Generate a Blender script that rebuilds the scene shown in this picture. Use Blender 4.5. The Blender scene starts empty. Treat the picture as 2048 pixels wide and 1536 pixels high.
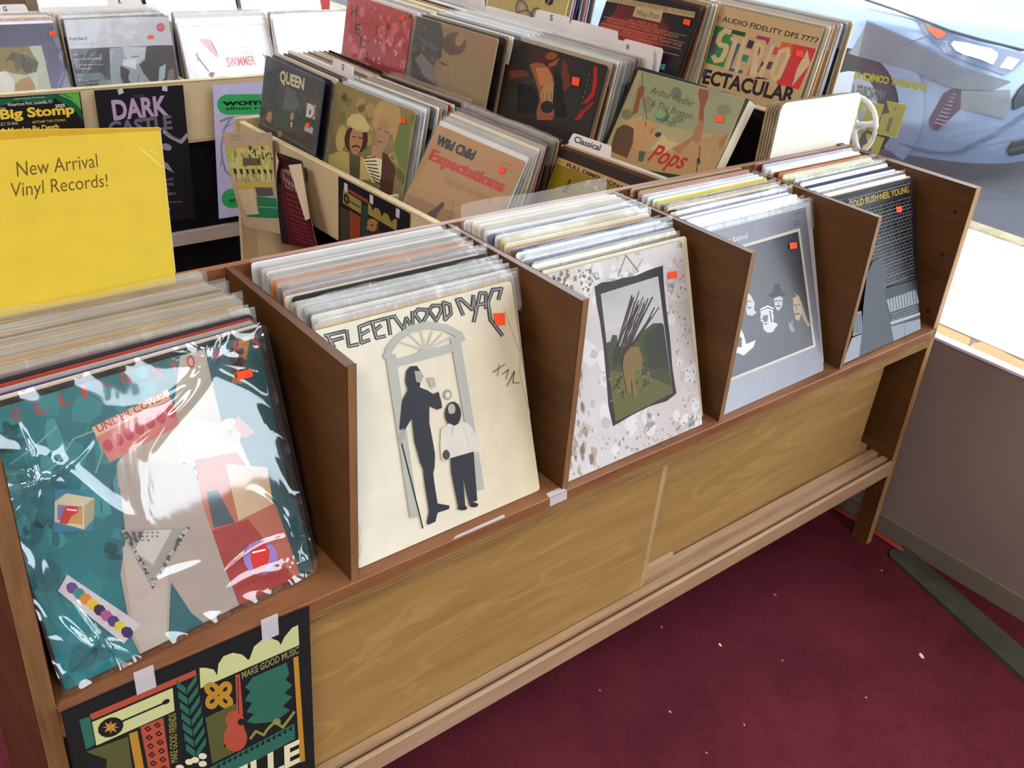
import bpy, bmesh, math, random
from mathutils import Vector, Matrix
from mathutils.geometry import tessellate_polygon
C = bpy.context.scene.collection
scn = bpy.context.scene
R = math.radians
# ------------------------------------------------------------------ camera
cam_d = bpy.data.cameras.new('camera'); cam = bpy.data.objects.new('camera', cam_d); C.objects.link(cam)
yaw, pitch, roll = R(-42.0974), R(-29.7186), R(5.7514)
fw = Vector((-math.sin(yaw)*math.cos(pitch), math.cos(yaw)*math.cos(pitch), math.sin(pitch)))
r0 = Vector((math.cos(yaw), math.sin(yaw), 0)); u0 = r0.cross(fw)
rt = math.cos(roll)*r0 + math.sin(roll)*u0; upv = -math.sin(roll)*r0 + math.cos(roll)*u0
cam.matrix_world = Matrix(((rt.x, upv.x, -fw.x, -.1262), (rt.y, upv.y, -fw.y, -.8065), (rt.z, upv.z, -fw.z, 1.4168), (0, 0, 0, 1)))
cam_d.sensor_width = 36; cam_d.lens = 33.478; cam_d.clip_start = .02
scn.camera = cam
# ------------------------------------------------------------------ light and exposure
vs = scn.view_settings
vs.view_transform = 'Standard'; vs.look = 'None'; vs.gamma = 1; vs.use_curve_mapping = False; vs.exposure = 0.6
w = bpy.data.worlds.new('world'); scn.world = w; w.use_nodes = True
bg = w.node_tree.nodes['Background']; bg.inputs[0].default_value = (.80, .90, 1, 1); bg.inputs[1].default_value = 3.9
sun_d = bpy.data.lights.new('sun', 'SUN'); sun_d.energy = 1.2; sun_d.angle = R(3); sun_d.color = (1, .96, .9)
sun = bpy.data.objects.new('sun', sun_d); C.objects.link(sun)
sun.rotation_euler = Vector((-.12, -.30, -1)).to_track_quat('-Z', 'Y').to_euler()
def area(name, loc, rot, sx, sy, power, col=(1, 1, 1), portal=False):
    d = bpy.data.lights.new(name, 'AREA'); d.shape = 'RECTANGLE'; d.size = sx; d.size_y = sy; d.energy = power; d.color = col
    if portal: d.cycles.is_portal = True
    o = bpy.data.objects.new(name, d); C.objects.link(o); o.location = loc; o.rotation_euler = rot
    return o
area('window_portal', (1.99, .80, 1.61), (0, R(90), 0), 2.18, 5.4, 1, portal=True)
area('window_portal', (1.99, -3.42, 1.72), (0, R(90), 0), 1.95, 1.7, 1, portal=True)
for i, (x, y) in enumerate([(-1.2, -4.6), (-1.2, -1.7), (-1.0, 1.2), (.5, -3.1)]):
    area('ceiling_fill_light', (x, y, 2.70), (0, 0, 0), .55, 1.15, 24, (1, .985, .95))  # unseen fill lamps, added to brighten the interior
# ------------------------------------------------------------------ helpers
def lin(h):
    if not isinstance(h, str): return h
    o = []
    for i in (0, 2, 4):
        v = int(h[i:i+2], 16)/255
        o.append(v/12.92 if v <= .04045 else ((v+.055)/1.055)**2.4)
    return o
MATS = {}
def mat(name, col, rough=.6, spec=.4, col2=None, scale=8, detail=4, bump=0, bscale=60, stretch=None, metallic=0, emit=0):
    if name in MATS: return MATS[name]
    m = bpy.data.materials.new(name); m.use_nodes = True; nt = m.node_tree; N = nt.nodes; L = nt.links
    b = N['Principled BSDF']; b.inputs['Roughness'].default_value = rough; b.inputs['Specular IOR Level'].default_value = spec
    b.inputs['Metallic'].default_value = metallic
    c = lin(col); b.inputs['Base Color'].default_value = (*c, 1)
    tc = N.new('ShaderNodeTexCoord'); mp = N.new('ShaderNodeMapping'); L.new(tc.outputs['Object'], mp.inputs[0])
    if stretch: mp.inputs['Scale'].default_value = stretch
    if col2:
        n = N.new('ShaderNodeTexNoise'); n.inputs['Scale'].default_value = scale; n.inputs['Detail'].default_value = detail; L.new(mp.outputs[0], n.inputs[0])
        r = N.new('ShaderNodeValToRGB'); r.color_ramp.elements[0].position = .35; r.color_ramp.elements[1].position = .68
        r.color_ramp.elements[0].color = (*c, 1); r.color_ramp.elements[1].color = (*lin(col2), 1)
        L.new(n.outputs[0], r.inputs[0]); L.new(r.outputs[0], b.inputs['Base Color'])
    if bump:
        n2 = N.new('ShaderNodeTexNoise'); n2.inputs['Scale'].default_value = bscale; n2.inputs['Detail'].default_value = 3; L.new(mp.outputs[0], n2.inputs[0])
        bp = N.new('ShaderNodeBump'); bp.inputs['Strength'].default_value = bump; bp.inputs['Distance'].default_value = .002
        L.new(n2.outputs[0], bp.inputs['Height']); L.new(bp.outputs[0], b.inputs['Normal'])
    if emit:
        b.inputs['Emission Color'].default_value = (*c, 1); b.inputs['Emission Strength'].default_value = emit
    MATS[name] = m; return m
def wood(name, c1, c2, c3, axis='x', scale=1.0, rough=.42, figure=0.0):
    if name in MATS: return MATS[name]
    m = bpy.data.materials.new(name); m.use_nodes = True; nt = m.node_tree; N = nt.nodes; L = nt.links
    b = N['Principled BSDF']; b.inputs['Roughness'].default_value = rough; b.inputs['Specular IOR Level'].default_value = .35
    tc = N.new('ShaderNodeTexCoord'); mp = N.new('ShaderNodeMapping'); L.new(tc.outputs['Object'], mp.inputs[0])
    k = {'x': (1.5, 18, 18), 'y': (18, 1.5, 18), 'z': (18, 18, 1.5)}[axis]
    mp.inputs['Scale'].default_value = [v*scale for v in k]
    n = N.new('ShaderNodeTexNoise'); n.inputs['Scale'].default_value = 4; n.inputs['Detail'].default_value = 8; n.inputs['Roughness'].default_value = .65
    L.new(mp.outputs[0], n.inputs[0])
    r = N.new('ShaderNodeValToRGB'); e = r.color_ramp.elements; e[0].position = .3; e[0].color = (*lin(c1), 1); e[1].position = .72; e[1].color = (*lin(c2), 1)
    L.new(n.outputs[0], r.inputs[0])
    mp2 = N.new('ShaderNodeMapping'); L.new(tc.outputs['Object'], mp2.inputs[0]); mp2.inputs['Scale'].default_value = {'x': (1.2, 5, 5), 'y': (5, 1.2, 5), 'z': (5, 5, 1.2)}[axis]
    n2 = N.new('ShaderNodeTexNoise'); n2.inputs['Scale'].default_value = 1.6; n2.inputs['Detail'].default_value = 3; n2.inputs['Distortion'].default_value = 1.2
    L.new(mp2.outputs[0], n2.inputs[0])
    mx = N.new('ShaderNodeMix'); mx.data_type = 'RGBA'; mx.blend_type = 'MIX'
    if figure:
        wv = N.new('ShaderNodeMath'); wv.operation = 'MULTIPLY'; wv.inputs[1].default_value = 26; L.new(n2.outputs[0], wv.inputs[0])
        sn = N.new('ShaderNodeMath'); sn.operation = 'SINE'; L.new(wv.outputs[0], sn.inputs[0])
        rp = N.new('ShaderNodeValToRGB'); rp.color_ramp.elements[0].position = .86; rp.color_ramp.elements[1].position = 1.0
        rp.color_ramp.elements[1].color = (figure, figure, figure, 1); L.new(sn.outputs[0], rp.inputs[0]); L.new(rp.outputs[0], mx.inputs[0])
    else:
        mr = N.new('ShaderNodeMapRange'); mr.inputs[1].default_value = .4; mr.inputs[2].default_value = .75; mr.inputs[4].default_value = .7
        L.new(n2.outputs[0], mr.inputs[0]); L.new(mr.outputs[0], mx.inputs[0])
    L.new(r.outputs[0], mx.inputs[6]); mx.inputs[7].default_value = (*lin(c3), 1)
    L.new(mx.outputs[2], b.inputs['Base Color'])
    bp = N.new('ShaderNodeBump'); bp.inputs['Strength'].default_value = .12; bp.inputs['Distance'].default_value = .001
    L.new(n.outputs[0], bp.inputs['Height']); L.new(bp.outputs[0], b.inputs['Normal'])
    MATS[name] = m; return m
def film(name, ior=1.45, rough=.08, haze=.06, hazecol=(.9, .95, 1), bump=.3, bscale=14, gain=1.0):
    """clear plastic: transparent, with fresnel gloss and a little milky scatter"""
    if name in MATS: return MATS[name]
    m = bpy.data.materials.new(name); m.use_nodes = True; nt = m.node_tree; N = nt.nodes; L = nt.links
    N.remove(N['Principled BSDF']); out = N['Material Output']
    t = N.new('ShaderNodeBsdfTransparent'); g = N.new('ShaderNodeBsdfGlossy'); g.inputs['Roughness'].default_value = rough
    d = N.new('ShaderNodeBsdfDiffuse'); d.inputs[0].default_value = (*hazecol, 1)
    fr = N.new('ShaderNodeFresnel'); fr.inputs[0].default_value = ior
    ge = N.new('ShaderNodeNewGeometry'); mi = N.new('ShaderNodeMapRange'); mi.inputs[3].default_value = ior; mi.inputs[4].default_value = 1/ior
    L.new(ge.outputs['Backfacing'], mi.inputs[0]); L.new(mi.outputs[0], fr.inputs[0])      # thin sheet: the same gloss from both faces
    tc = N.new('ShaderNodeTexCoord')
    n = N.new('ShaderNodeTexNoise'); n.inputs['Scale'].default_value = bscale; n.inputs['Detail'].default_value = 3; n.inputs['Distortion'].default_value = .8
    mpp = N.new('ShaderNodeMapping'); mpp.inputs['Scale'].default_value = (1, 1, .55); L.new(tc.outputs['Object'], mpp.inputs[0]); L.new(mpp.outputs[0], n.inputs[0])
    bp = N.new('ShaderNodeBump'); bp.inputs['Strength'].default_value = bump; bp.inputs['Distance'].default_value = .01
    L.new(n.outputs[0], bp.inputs['Height']); L.new(bp.outputs[0], g.inputs['Normal']); L.new(bp.outputs[0], fr.inputs['Normal'])
    m1 = N.new('ShaderNodeMixShader'); m1.inputs[0].default_value = haze; L.new(t.outputs[0], m1.inputs[1]); L.new(d.outputs[0], m1.inputs[2])
    gm = N.new('ShaderNodeMath'); gm.operation = 'MULTIPLY'; gm.inputs[1].default_value = gain; gm.use_clamp = True; L.new(fr.outputs[0], gm.inputs[0])
    m2 = N.new('ShaderNodeMixShader'); L.new(gm.outputs[0], m2.inputs[0]); L.new(m1.outputs[0], m2.inputs[1]); L.new(g.outputs[0], m2.inputs[2])
    L.new(m2.outputs[0], out.inputs[0])
    MATS[name] = m; return m
def print_mat(name, rough=.45, spec=.35):
    if name in MATS: return MATS[name]
    m = bpy.data.materials.new(name); m.use_nodes = True; N = m.node_tree.nodes; L = m.node_tree.links
    b = N['Principled BSDF']; b.inputs['Roughness'].default_value = rough; b.inputs['Specular IOR Level'].default_value = spec
    a = N.new('ShaderNodeAttribute'); a.attribute_name = 'Col'
    # slight ink mottling
    tc = N.new('ShaderNodeTexCoord'); n = N.new('ShaderNodeTexNoise'); n.inputs['Scale'].default_value = 30; n.inputs['Detail'].default_value = 5; L.new(tc.outputs['Object'], n.inputs[0])
    mr = N.new('ShaderNodeMapRange'); mr.inputs[3].default_value = .88; mr.inputs[4].default_value = 1.1; L.new(n.outputs[0], mr.inputs[0])
    vm = N.new('ShaderNodeVectorMath'); vm.operation = 'SCALE'; L.new(a.outputs['Color'], vm.inputs[0]); L.new(mr.outputs[0], vm.inputs[3])
    L.new(vm.outputs[0], b.inputs['Base Color'])
    MATS[name] = m; return m
def link(o, parent=None):
    C.objects.link(o)
    if parent is not None: o.parent = parent
    return o
def obj(name, me, m=None, parent=None):
    o = bpy.data.objects.new(name, me)
    if m is not None and not me.materials: me.materials.append(m)
    return link(o, parent)
def tag(o, label, cat, group=None, kind=None):
    o['label'] = label; o['category'] = cat
    if group: o['group'] = group
    if kind: o['kind'] = kind
    return o
def empty(name, loc=(0, 0, 0), rz=0, label=None, cat=None, group=None):
    o = bpy.data.objects.new(name, None); o.location = loc; o.rotation_euler = (0, 0, rz); link(o); o.empty_display_size = .05
    if label: tag(o, label, cat, group)
    return o
class MB:
    """collects shapes into one mesh"""
    def __init__(s): s.v = []; s.f = []
    def add(s, vs, fs):
        k = len(s.v); s.v += [tuple(v) for v in vs]; s.f += [tuple(i+k for i in f) for f in fs]; return s
    def box(s, a, b, rz=0, piv=(0, 0, 0)):
        vs = [(x, y, z) for x in (a[0], b[0]) for y in (a[1], b[1]) for z in (a[2], b[2])]
        if rz:
            c, n = math.cos(rz), math.sin(rz); vs = [(piv[0]+(x-piv[0])*c-(y-piv[1])*n, piv[1]+(x-piv[0])*n+(y-piv[1])*c, z) for x, y, z in vs]
        return s.add(vs, [(0, 1, 3, 2), (4, 6, 7, 5), (0, 4, 5, 1), (2, 3, 7, 6), (0, 2, 6, 4), (1, 5, 7, 3)])
    def prism(s, prof, a, b, axis='x'):
        """extrude a closed 2-D profile; axis x: profile is (y,z); y: (x,z); z: (x,y)"""
        def P(p, t): return (t, p[0], p[1]) if axis == 'x' else (p[0], t, p[1]) if axis == 'y' else (p[0], p[1], t)
        n = len(prof); vs = [P(p, a) for p in prof]+[P(p, b) for p in prof]
        fs = [(i, (i+1) % n, n+(i+1) % n, n+i) for i in range(n)]
        tri = tessellate_polygon([[Vector((p[0], p[1], 0)) for p in prof]])
        fs += [tuple(t) for t in tri]+[tuple(n+i for i in reversed(t)) for t in tri]
        return s.add(vs, fs)
    def tube(s, pts, r, n=8, closed=False):
        pts = [Vector(p) for p in pts]; k = len(s.v); m = len(pts); rr = r if isinstance(r, (list, tuple)) else [r]*m
        for i, p in enumerate(pts):
            d = (pts[(i+1) % m]-pts[i-1]) if closed else (pts[min(i+1, m-1)]-pts[max(i-1, 0)])
            d.normalize(); a = d.cross(Vector((0, 0, 1)))
            if a.length < .1: a = d.cross(Vector((1, 0, 0)))
            a.normalize(); b = d.cross(a)
            for j in range(n):
                t = 2*math.pi*j/n; s.v.append(tuple(p+a*math.cos(t)*rr[i]+b*math.sin(t)*rr[i]))
        for i in range(m if closed else m-1):
            for j in range(n):
                s.f.append((k+i*n+j, k+i*n+(j+1) % n, k+((i+1) % m)*n+(j+1) % n, k+((i+1) % m)*n+j))
        if not closed: s.f.append(tuple(k+j for j in reversed(range(n)))); s.f.append(tuple(k+(m-1)*n+j for j in range(n)))
        return s
    def grid(s, fn, nu, nv):
        k = len(s.v)
        for j in range(nv+1):
            for i in range(nu+1): s.v.append(tuple(fn(i/nu, j/nv)))
        for j in range(nv):
            for i in range(nu): a = k+j*(nu+1)+i; s.f.append((a, a+1, a+nu+2, a+nu+1))
        return s
    def mesh(s, name, bevel=0, smooth=False):
        me = bpy.data.meshes.new(name); me.from_pydata(s.v, [], s.f)
        bm = bmesh.new(); bm.from_mesh(me)
        if bevel: bmesh.ops.bevel(bm, geom=[e for e in bm.edges if e.calc_face_angle(0) > .5], offset=bevel, segments=1, affect='EDGES')
        bmesh.ops.recalc_face_normals(bm, faces=bm.faces); bm.to_mesh(me); bm.free()
        if smooth:
            for p in me.polygons: p.use_smooth = True
        return me
    def build(s, name, m, parent=None, bevel=0, smooth=False):
        return obj(name, s.mesh(name, bevel, smooth), m, parent)
def struct(o, kind='structure'): o['kind'] = kind; return o
# ------------------------------------------------------------------ flat print (lettering and pictures) as thin coloured mesh
TXT = {}
def text_tris(s, bold):
    key = (s, bold)
    if key not in TXT:
        cu = bpy.data.curves.new('t', 'FONT'); cu.body = s; cu.size = 1; cu.resolution_u = 3; cu.fill_mode = 'FRONT'
        if bold: cu.offset = .018*bold
        o = bpy.data.objects.new('t', cu); C.objects.link(o)
        bpy.context.view_layer.update()
        me = bpy.data.meshes.new_from_object(o.evaluated_get(bpy.context.evaluated_depsgraph_get()))
        vs = [(v.co.x, v.co.y) for v in me.vertices]; fs = [tuple(p.vertices) for p in me.polygons]
        C.objects.unlink(o); bpy.data.objects.remove(o); bpy.data.curves.remove(cu); bpy.data.meshes.remove(me)
        if vs:
            x0 = min(v[0] for v in vs); x1 = max(v[0] for v in vs); vs = [((x-x0)/(x1-x0+1e-9), y/.70) for x, y in vs]
        TXT[key] = (vs, fs)
    return TXT[key]
def art_mesh(name, prims, place, step=1.2e-5, gain=1.0, lift=2.5e-4, curved=False):
    """prims in unit-square coordinates; place(u, v, lift) -> 3-D point"""
    V = []; F = []; COL = []
    k = 0
    def addp(pts, cols, tris=None):
        b = len(V); h = lift+k*step
        for p in pts: V.append((p[0], p[1], h) if curved else place(p[0], p[1], h))
        if tris is None:
            tris = [(0, 1, 2)] if len(pts) == 3 else tessellate_polygon([[Vector((p[0], p[1], 0)) for p in pts]])
        for t in tris:
            F.append(tuple(b+i for i in t))
            for i in t: COL.append(cols[i] if isinstance(cols, list) else cols)
    def lc(h): return tuple(v*gain for v in lin(h))
    for p in prims:
        k += 1
        if p[0] == 'p': addp([(p[i]/1000, p[i+1]/1000) for i in range(2, len(p), 2)], lc(p[1]))
        elif p[0] == 'g': addp([(p[i]/1000, p[i+1]/1000) for i in range(2, len(p), 2)], [lc(c) for c in p[1]], [(0, 1, 2), (0, 2, 3)])
        elif p[0] == 't':
            vs, fs = text_tris(p[2], p[4]); a = p[3]
            pts = [(a[0]+x*(a[2]-a[0])+y*(a[4]-a[0]), a[1]+x*(a[3]-a[1])+y*(a[5]-a[1])) for x, y in vs]
            keep = [f for f in fs if all(-.001 < pts[i][0] < 1.001 and -.001 < pts[i][1] < 1.001 for i in f)]
            addp(pts, lc(p[1]), keep)
        elif p[0] == 's':
            rg = random.Random(p[8]); _, c, n, u_0, v_0, u_1, v_1, sz, sd = p[:9]; asp = p[9] if len(p) > 9 else 1
            for _i in range(n):
                cx, cy = rg.uniform(u_0, u_1), rg.uniform(v_0, v_1); s_ = sz*rg.uniform(.4, 1.3)
                q = [(min(.998, max(.002, cx+math.cos(t)*s_*rg.uniform(.5, 1.1))), min(.998, max(.002, cy+asp*math.sin(t)*s_*rg.uniform(.5, 1.1)))) for t in [i*math.pi/3.5 for i in range(7)]]
                addp(q, lc(c), [(0, i, i+1) for i in range(1, 6)])
    me = bpy.data.meshes.new(name); me.from_pydata([tuple(v) for v in V], [], F)
    at = me.color_attributes.new('Col', 'FLOAT_COLOR', 'CORNER')
    flat = []
    for c in COL: flat += [c[0], c[1], c[2], 1]
    at.data.foreach_set('color', flat)
    if curved:
        bm = bmesh.new(); bm.from_mesh(me)
        for _ in range(5):
            es = [e for e in bm.edges if e.calc_length() > .09]
            if not es: break
            bmesh.ops.subdivide_edges(bm, edges=es, cuts=1); bmesh.ops.triangulate(bm, faces=bm.faces)
        for v in bm.verts: v.co = place(v.co.x, v.co.y, v.co.z)
        bm.to_mesh(me); bm.free()
    return me
# ------------------------------------------------------------------ print data: per sheet its corner points (top left, top right, bottom right, bottom left) and its shapes
ART = {}
ART['stones'] = ([[.0045,.1133,.8817],[.3154,.14,.8817],[.3246,.0337,.5885],[.0137,.0069,.5885]], [
('g',['1f7f86','0f5a60','0d5560','188a94'],3,997,997,997,997,3,3,3),('s','2b8a90',26,0,.3,.55,1,.06,1,1),('s','17707a',26,0,0,.5,.9,.07,2,1),('s','3f9aa0',16,0,.1,.45,.9,.035,3,2),('p','7fb0a6',49,812,134,843,133,848,47,818),('p','7fb0a6',132,842,218,886,216,891,130,847),('p','7fb0a6',67,724,184,764,182,769,65,730),('p','7fb0a6',183,763,259,830,256,834,179,768),('p','7fb0a6',255,828,334,833,334,838,255,834),
('p','7fb0a6',295,690,337,753,332,757,291,694),('p','7fb0a6',337,752,331,820,325,820,331,752),('p','2a2130',998,987,998,315,975,325),('p','c3b8a4',429,745,599,790,682,998,778,998,775,818,772,616,846,422,524,532,351,616,367,697),('p','e3d9c2',597,705,672,765,749,719,824,625,860,417,638,504,586,616),('s','5d6f72',14,.55,.42,.8,.62,.02,5,1),('t','c23a35','O',[.0916,.9476,.1203,.9464,.0934,.9876],1),('t','c23a35','L',[.1683,.9455,.2007,.9441,.1701,.9861],1),
('t','c23a35','L',[.2465,.9497,.2799,.9482,.2483,.9909],1),('t','c23a35','I',[.3219,.9556,.339,.9549,.3236,.9974],1),('t','c23a35','N',[.3913,.9643,.4178,.9633,.393,1.0067],1),('t','c23a35','G',[.4559,.9598,.4891,.9585,.4576,1.0027],1),('t','c23a35','S',[.5724,.943,.6008,.9418,.5742,.9869],1),('t','c23a35','T',[.6388,.9389,.6647,.9378,.6407,.9834],1),('t','c23a35','O',[.7001,.9464,.7299,.9453,.7019,.9914],1),
('t','c23a35','N',[.8057,.9483,.8402,.947,.8075,.9941],1),('t','c23a35','E',[.8898,.9474,.9217,.9462,.8915,.994],1),('t','c23a35','S',[.9654,.9463,.9945,.9452,.9671,.9935],1),('p','d9857a',322,848,608,897,617,757,346,711),('p','e8c3a6',322,848,608,897,605,859,329,812),('p','c9465a',374,771,371,756,361,748,349,751,341,763,340,778,347,790,358,793,369,786),('p','c9465a',413,778,410,763,400,755,389,757,380,769,379,785,386,797,397,801,408,793),
('p','c9465a',453,785,450,770,440,762,428,764,420,776,419,792,425,805,437,808,448,800),('p','c9465a',494,792,491,777,481,769,469,771,460,783,459,799,465,812,477,815,488,807),('p','c9465a',535,800,532,784,522,776,509,778,501,791,499,807,506,819,518,822,529,815),('p','c9465a',577,807,574,792,564,783,551,786,542,798,541,814,548,827,560,830,571,822),('p','c9465a',619,814,616,799,606,790,593,793,584,805,582,822,589,834,602,838,613,830),
('t','c23a35','UNDER COVER',[.3384,.8241,.5973,.868,.3338,.851],1),('p','b5823c',920,998,967,998,888,830,849,845),('s','3a2c1c',10,.86,.86,.93,.97,.02,6,1),('p','e5dcc0',843,653,832,633,815,619,794,616,774,623,758,640,750,661,751,685,761,705,778,718,799,721,819,715,835,699,844,677),('p','a8a48e',753,683,840,653,840,655,754,685),('p','a8a48e',764,703,827,633,829,634,766,705),('p','a8a48e',784,715,807,622,809,623,786,715),
('p','a8a48e',807,714,784,625,786,624,809,713),('p','a8a48e',827,701,764,639,766,637,829,699),('p','a8a48e',839,680,753,661,754,658,840,677),('p','c9826a',839,723,892,632,846,624,818,682),('p','b9aca2',368,699,331,439,277,315,254,76,265,2,373,2,438,209,478,63,513,2,663,2,648,142,632,356,628,603),('p','c9bdb2',308,404,354,421,454,310,365,2,277,2,264,86),('p','2d7077',380,2,430,181,481,46,503,2),('p','c8755c',638,614,802,585,908,313,939,2,675,2,644,160,624,444),
('p','b03a34',634,331,782,316,912,2,667,2,643,185),('p','46606a',649,480,693,471,727,323,643,339),('p','e0c6a4',748,558,908,483,896,334,743,325),('p','2f86a6',153,687,266,643,234,502,109,549),('p','ded3b2',142,647,184,661,267,610,245,541,206,518,124,581),('p','b7ab8c',227,598,267,610,245,541,206,518),('p','8a7fb0',148,634,221,597,204,537,134,584),('p','d9a25a',170,600,220,594,202,539,148,567),('p','cf3530',173,620,206,603,204,583,180,579,158,557,137,572,153,597),
('p','ffffff',170,605,200,589,202,593,172,609),('p','a9a69c',319,468,556,380,369,212),('p','5a5a5c',329,453,343,413,352,416,339,456),('p','5a5a5c',352,445,355,402,365,401,362,445),('p','5a5a5c',375,437,367,390,378,386,386,434),('p','5a5a5c',399,428,381,378,390,372,409,423),('p','5a5a5c',422,419,394,365,403,358,432,412),('p','5a5a5c',446,409,408,352,416,344,455,401),('p','d2cfc6',399,432,491,396,393,299,342,375),
('p','cfccc2',549,371,544,371,540,377,541,382,547,382,551,376),('p','55555a',362,294,358,292,353,296,352,301,356,303,361,300),('p','55555a',502,339,497,337,492,341,491,347,496,348,501,344),('p','cfccc2',370,286,365,285,360,289,359,294,364,296,369,292),('p','55555a',455,290,449,291,446,297,447,302,452,301,456,295),('p','55555a',377,218,373,215,367,218,366,223,370,226,375,223),('p','cfccc2',390,231,385,229,380,234,380,239,384,241,389,236),
('p','55555a',342,375,339,380,340,386,345,388,348,383,347,377),('p','55555a',511,338,506,340,503,347,506,351,511,349,514,343),('p','cfccc2',359,328,355,332,355,338,359,341,363,337,363,330),('p','55555a',483,315,479,319,479,326,484,328,488,324,488,318),('p','55555a',371,214,367,218,366,224,370,228,374,224,375,218),('p','cfccc2',402,246,397,245,392,249,392,255,397,256,402,251),('p','55555a',372,275,368,273,363,278,362,283,367,284,372,280),
('p','55555a',440,274,436,272,430,275,429,280,433,283,439,280),('p','cfccc2',347,375,342,375,339,381,340,386,345,385,348,380),('p','55555a',430,278,427,283,428,289,433,291,436,286,435,280),('p','55555a',377,238,373,242,373,249,376,252,381,248,381,241),('p','cfccc2',494,323,489,325,487,332,490,336,495,334,497,327),('p','55555a',362,330,357,328,352,331,351,337,355,339,360,335),('p','55555a',502,342,497,344,495,351,498,355,503,353,505,346),
('p','cfccc2',361,289,356,289,352,295,354,300,358,300,362,294),('p','55555a',389,238,386,243,387,249,392,251,395,246,394,240),('p','55555a',339,405,335,408,335,415,339,418,343,414,343,408),('p','cfccc2',465,306,460,308,458,315,460,319,465,317,468,311),('p','55555a',329,427,326,432,328,438,332,439,335,435,334,429),('p','55555a',529,354,524,354,520,359,520,364,526,365,530,359),('p','cfccc2',368,292,363,294,360,300,362,305,367,303,370,297),
('p','55555a',459,300,454,300,450,305,450,310,455,311,460,306),('p','55555a',350,365,345,367,344,374,347,378,351,375,353,369),('p','cfccc2',546,368,542,367,536,370,535,376,540,378,545,374),('p','55555a',363,288,359,293,361,299,365,300,368,296,367,289),('p','55555a',413,252,409,255,408,262,412,265,417,261,417,255),('p','cfccc2',378,226,374,223,368,226,367,232,371,234,377,232),('p','55555a',485,315,480,314,474,318,474,323,479,325,484,321),
('p','55555a',327,444,324,447,324,454,328,456,332,452,332,446),('p','cfccc2',533,365,528,364,523,368,523,374,528,375,533,370),('p','55555a',348,404,343,403,339,408,339,414,344,414,348,409),('p','55555a',510,343,506,346,504,352,508,356,513,353,514,346),('p','cfccc2',361,333,356,334,352,339,354,344,359,344,362,338),('p','55555a',454,295,449,296,446,302,448,307,453,306,456,300),('p','55555a',367,290,362,288,357,292,356,297,361,299,366,295),
('p','cfccc2',514,352,509,355,509,362,512,365,517,362,518,355),('p','55555a',375,239,371,242,368,248,371,252,376,250,378,244),('p','55555a',511,349,506,347,501,350,500,356,504,358,510,354),('p','cfccc2',349,355,344,355,340,360,341,365,346,365,350,360),('p','55555a',490,324,485,327,484,334,488,337,493,334,494,327),('p','55555a',352,326,348,330,347,336,351,339,355,336,356,329),('p','cfccc2',424,269,419,267,414,270,412,275,416,278,422,275),
('p','55555a',366,315,361,314,356,319,357,325,361,325,366,320),('p','55555a',504,342,499,342,495,347,496,353,501,352,505,347),('p','cfccc2',355,359,351,360,347,365,348,370,353,370,357,364),('p','55555a',515,341,510,341,505,347,506,352,511,352,516,347),('p','55555a',360,290,356,294,356,300,359,303,364,300,364,293),('p','cfccc2',535,361,530,363,528,370,531,374,536,372,538,365),('p','55555a',350,341,347,346,348,352,353,354,356,349,355,343),
('p','55555a',503,331,499,328,493,331,491,337,496,340,502,337),('p','cfccc2',353,341,348,342,345,348,346,353,351,351,354,345),('p','55555a',553,372,548,373,544,378,545,384,550,383,554,378),('p','55555a',361,276,357,280,358,286,363,288,366,284,365,278),('p','cfccc2',444,282,440,286,440,293,443,296,448,292,448,285),('p','55555a',342,396,338,399,338,406,343,408,346,404,346,398),('p','55555a',456,290,452,288,446,292,445,297,450,300,455,296),
('p','cfccc2',356,319,351,319,348,325,349,330,354,330,357,324),('p','55555a',448,294,443,297,442,303,445,307,450,304,451,298),('p','55555a',361,335,356,334,352,340,353,345,358,345,362,340),('p','cfccc2',475,314,470,315,468,322,470,326,475,324,478,318),('p','55555a',339,400,335,403,335,410,339,412,343,409,343,402),('p','55555a',501,338,497,336,491,339,490,344,494,347,500,344),('p','cfccc2',378,238,373,238,369,243,369,248,374,248,379,243),
('p','77746e',367,438,364,436,360,438,359,442,362,444,366,442),('p','77746e',381,432,378,430,374,432,373,436,376,438,379,436),('p','77746e',391,428,388,426,385,427,384,431,386,433,390,432),('p','77746e',408,421,405,419,401,420,400,424,403,426,406,424),('p','77746e',425,413,422,411,418,413,417,417,420,419,423,417),('p','77746e',443,405,441,403,437,405,436,409,438,411,442,409),('p','77746e',358,427,355,425,351,427,350,431,353,433,357,431),
('p','77746e',372,421,370,419,366,421,365,424,367,426,371,425),('p','77746e',389,414,386,412,383,413,382,417,384,419,388,417),('p','77746e',403,408,400,406,396,407,395,411,398,413,402,412),('p','77746e',420,400,418,398,414,400,413,404,415,406,419,404),('p','77746e',437,393,434,391,430,393,429,396,432,399,436,397),('p','77746e',356,413,353,411,350,413,349,416,351,419,355,417),('p','77746e',369,407,367,405,363,407,362,411,364,413,368,411),
('p','77746e',384,401,381,399,377,401,376,404,379,407,383,405),('p','77746e',404,392,401,390,397,392,396,396,399,398,403,396),('p','9a7fc0',862,116,847,89,821,75,790,74,759,89,734,115,722,147,722,179,736,205,761,220,792,221,823,207,848,182,862,149),('p','d2382e',762,204,820,203,834,155,813,107,780,80,752,102,750,160),('p','ffffff',763,179,818,168,818,174,763,186),('p','d7d2d8',113,391,295,109,221,69,69,351),
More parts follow.
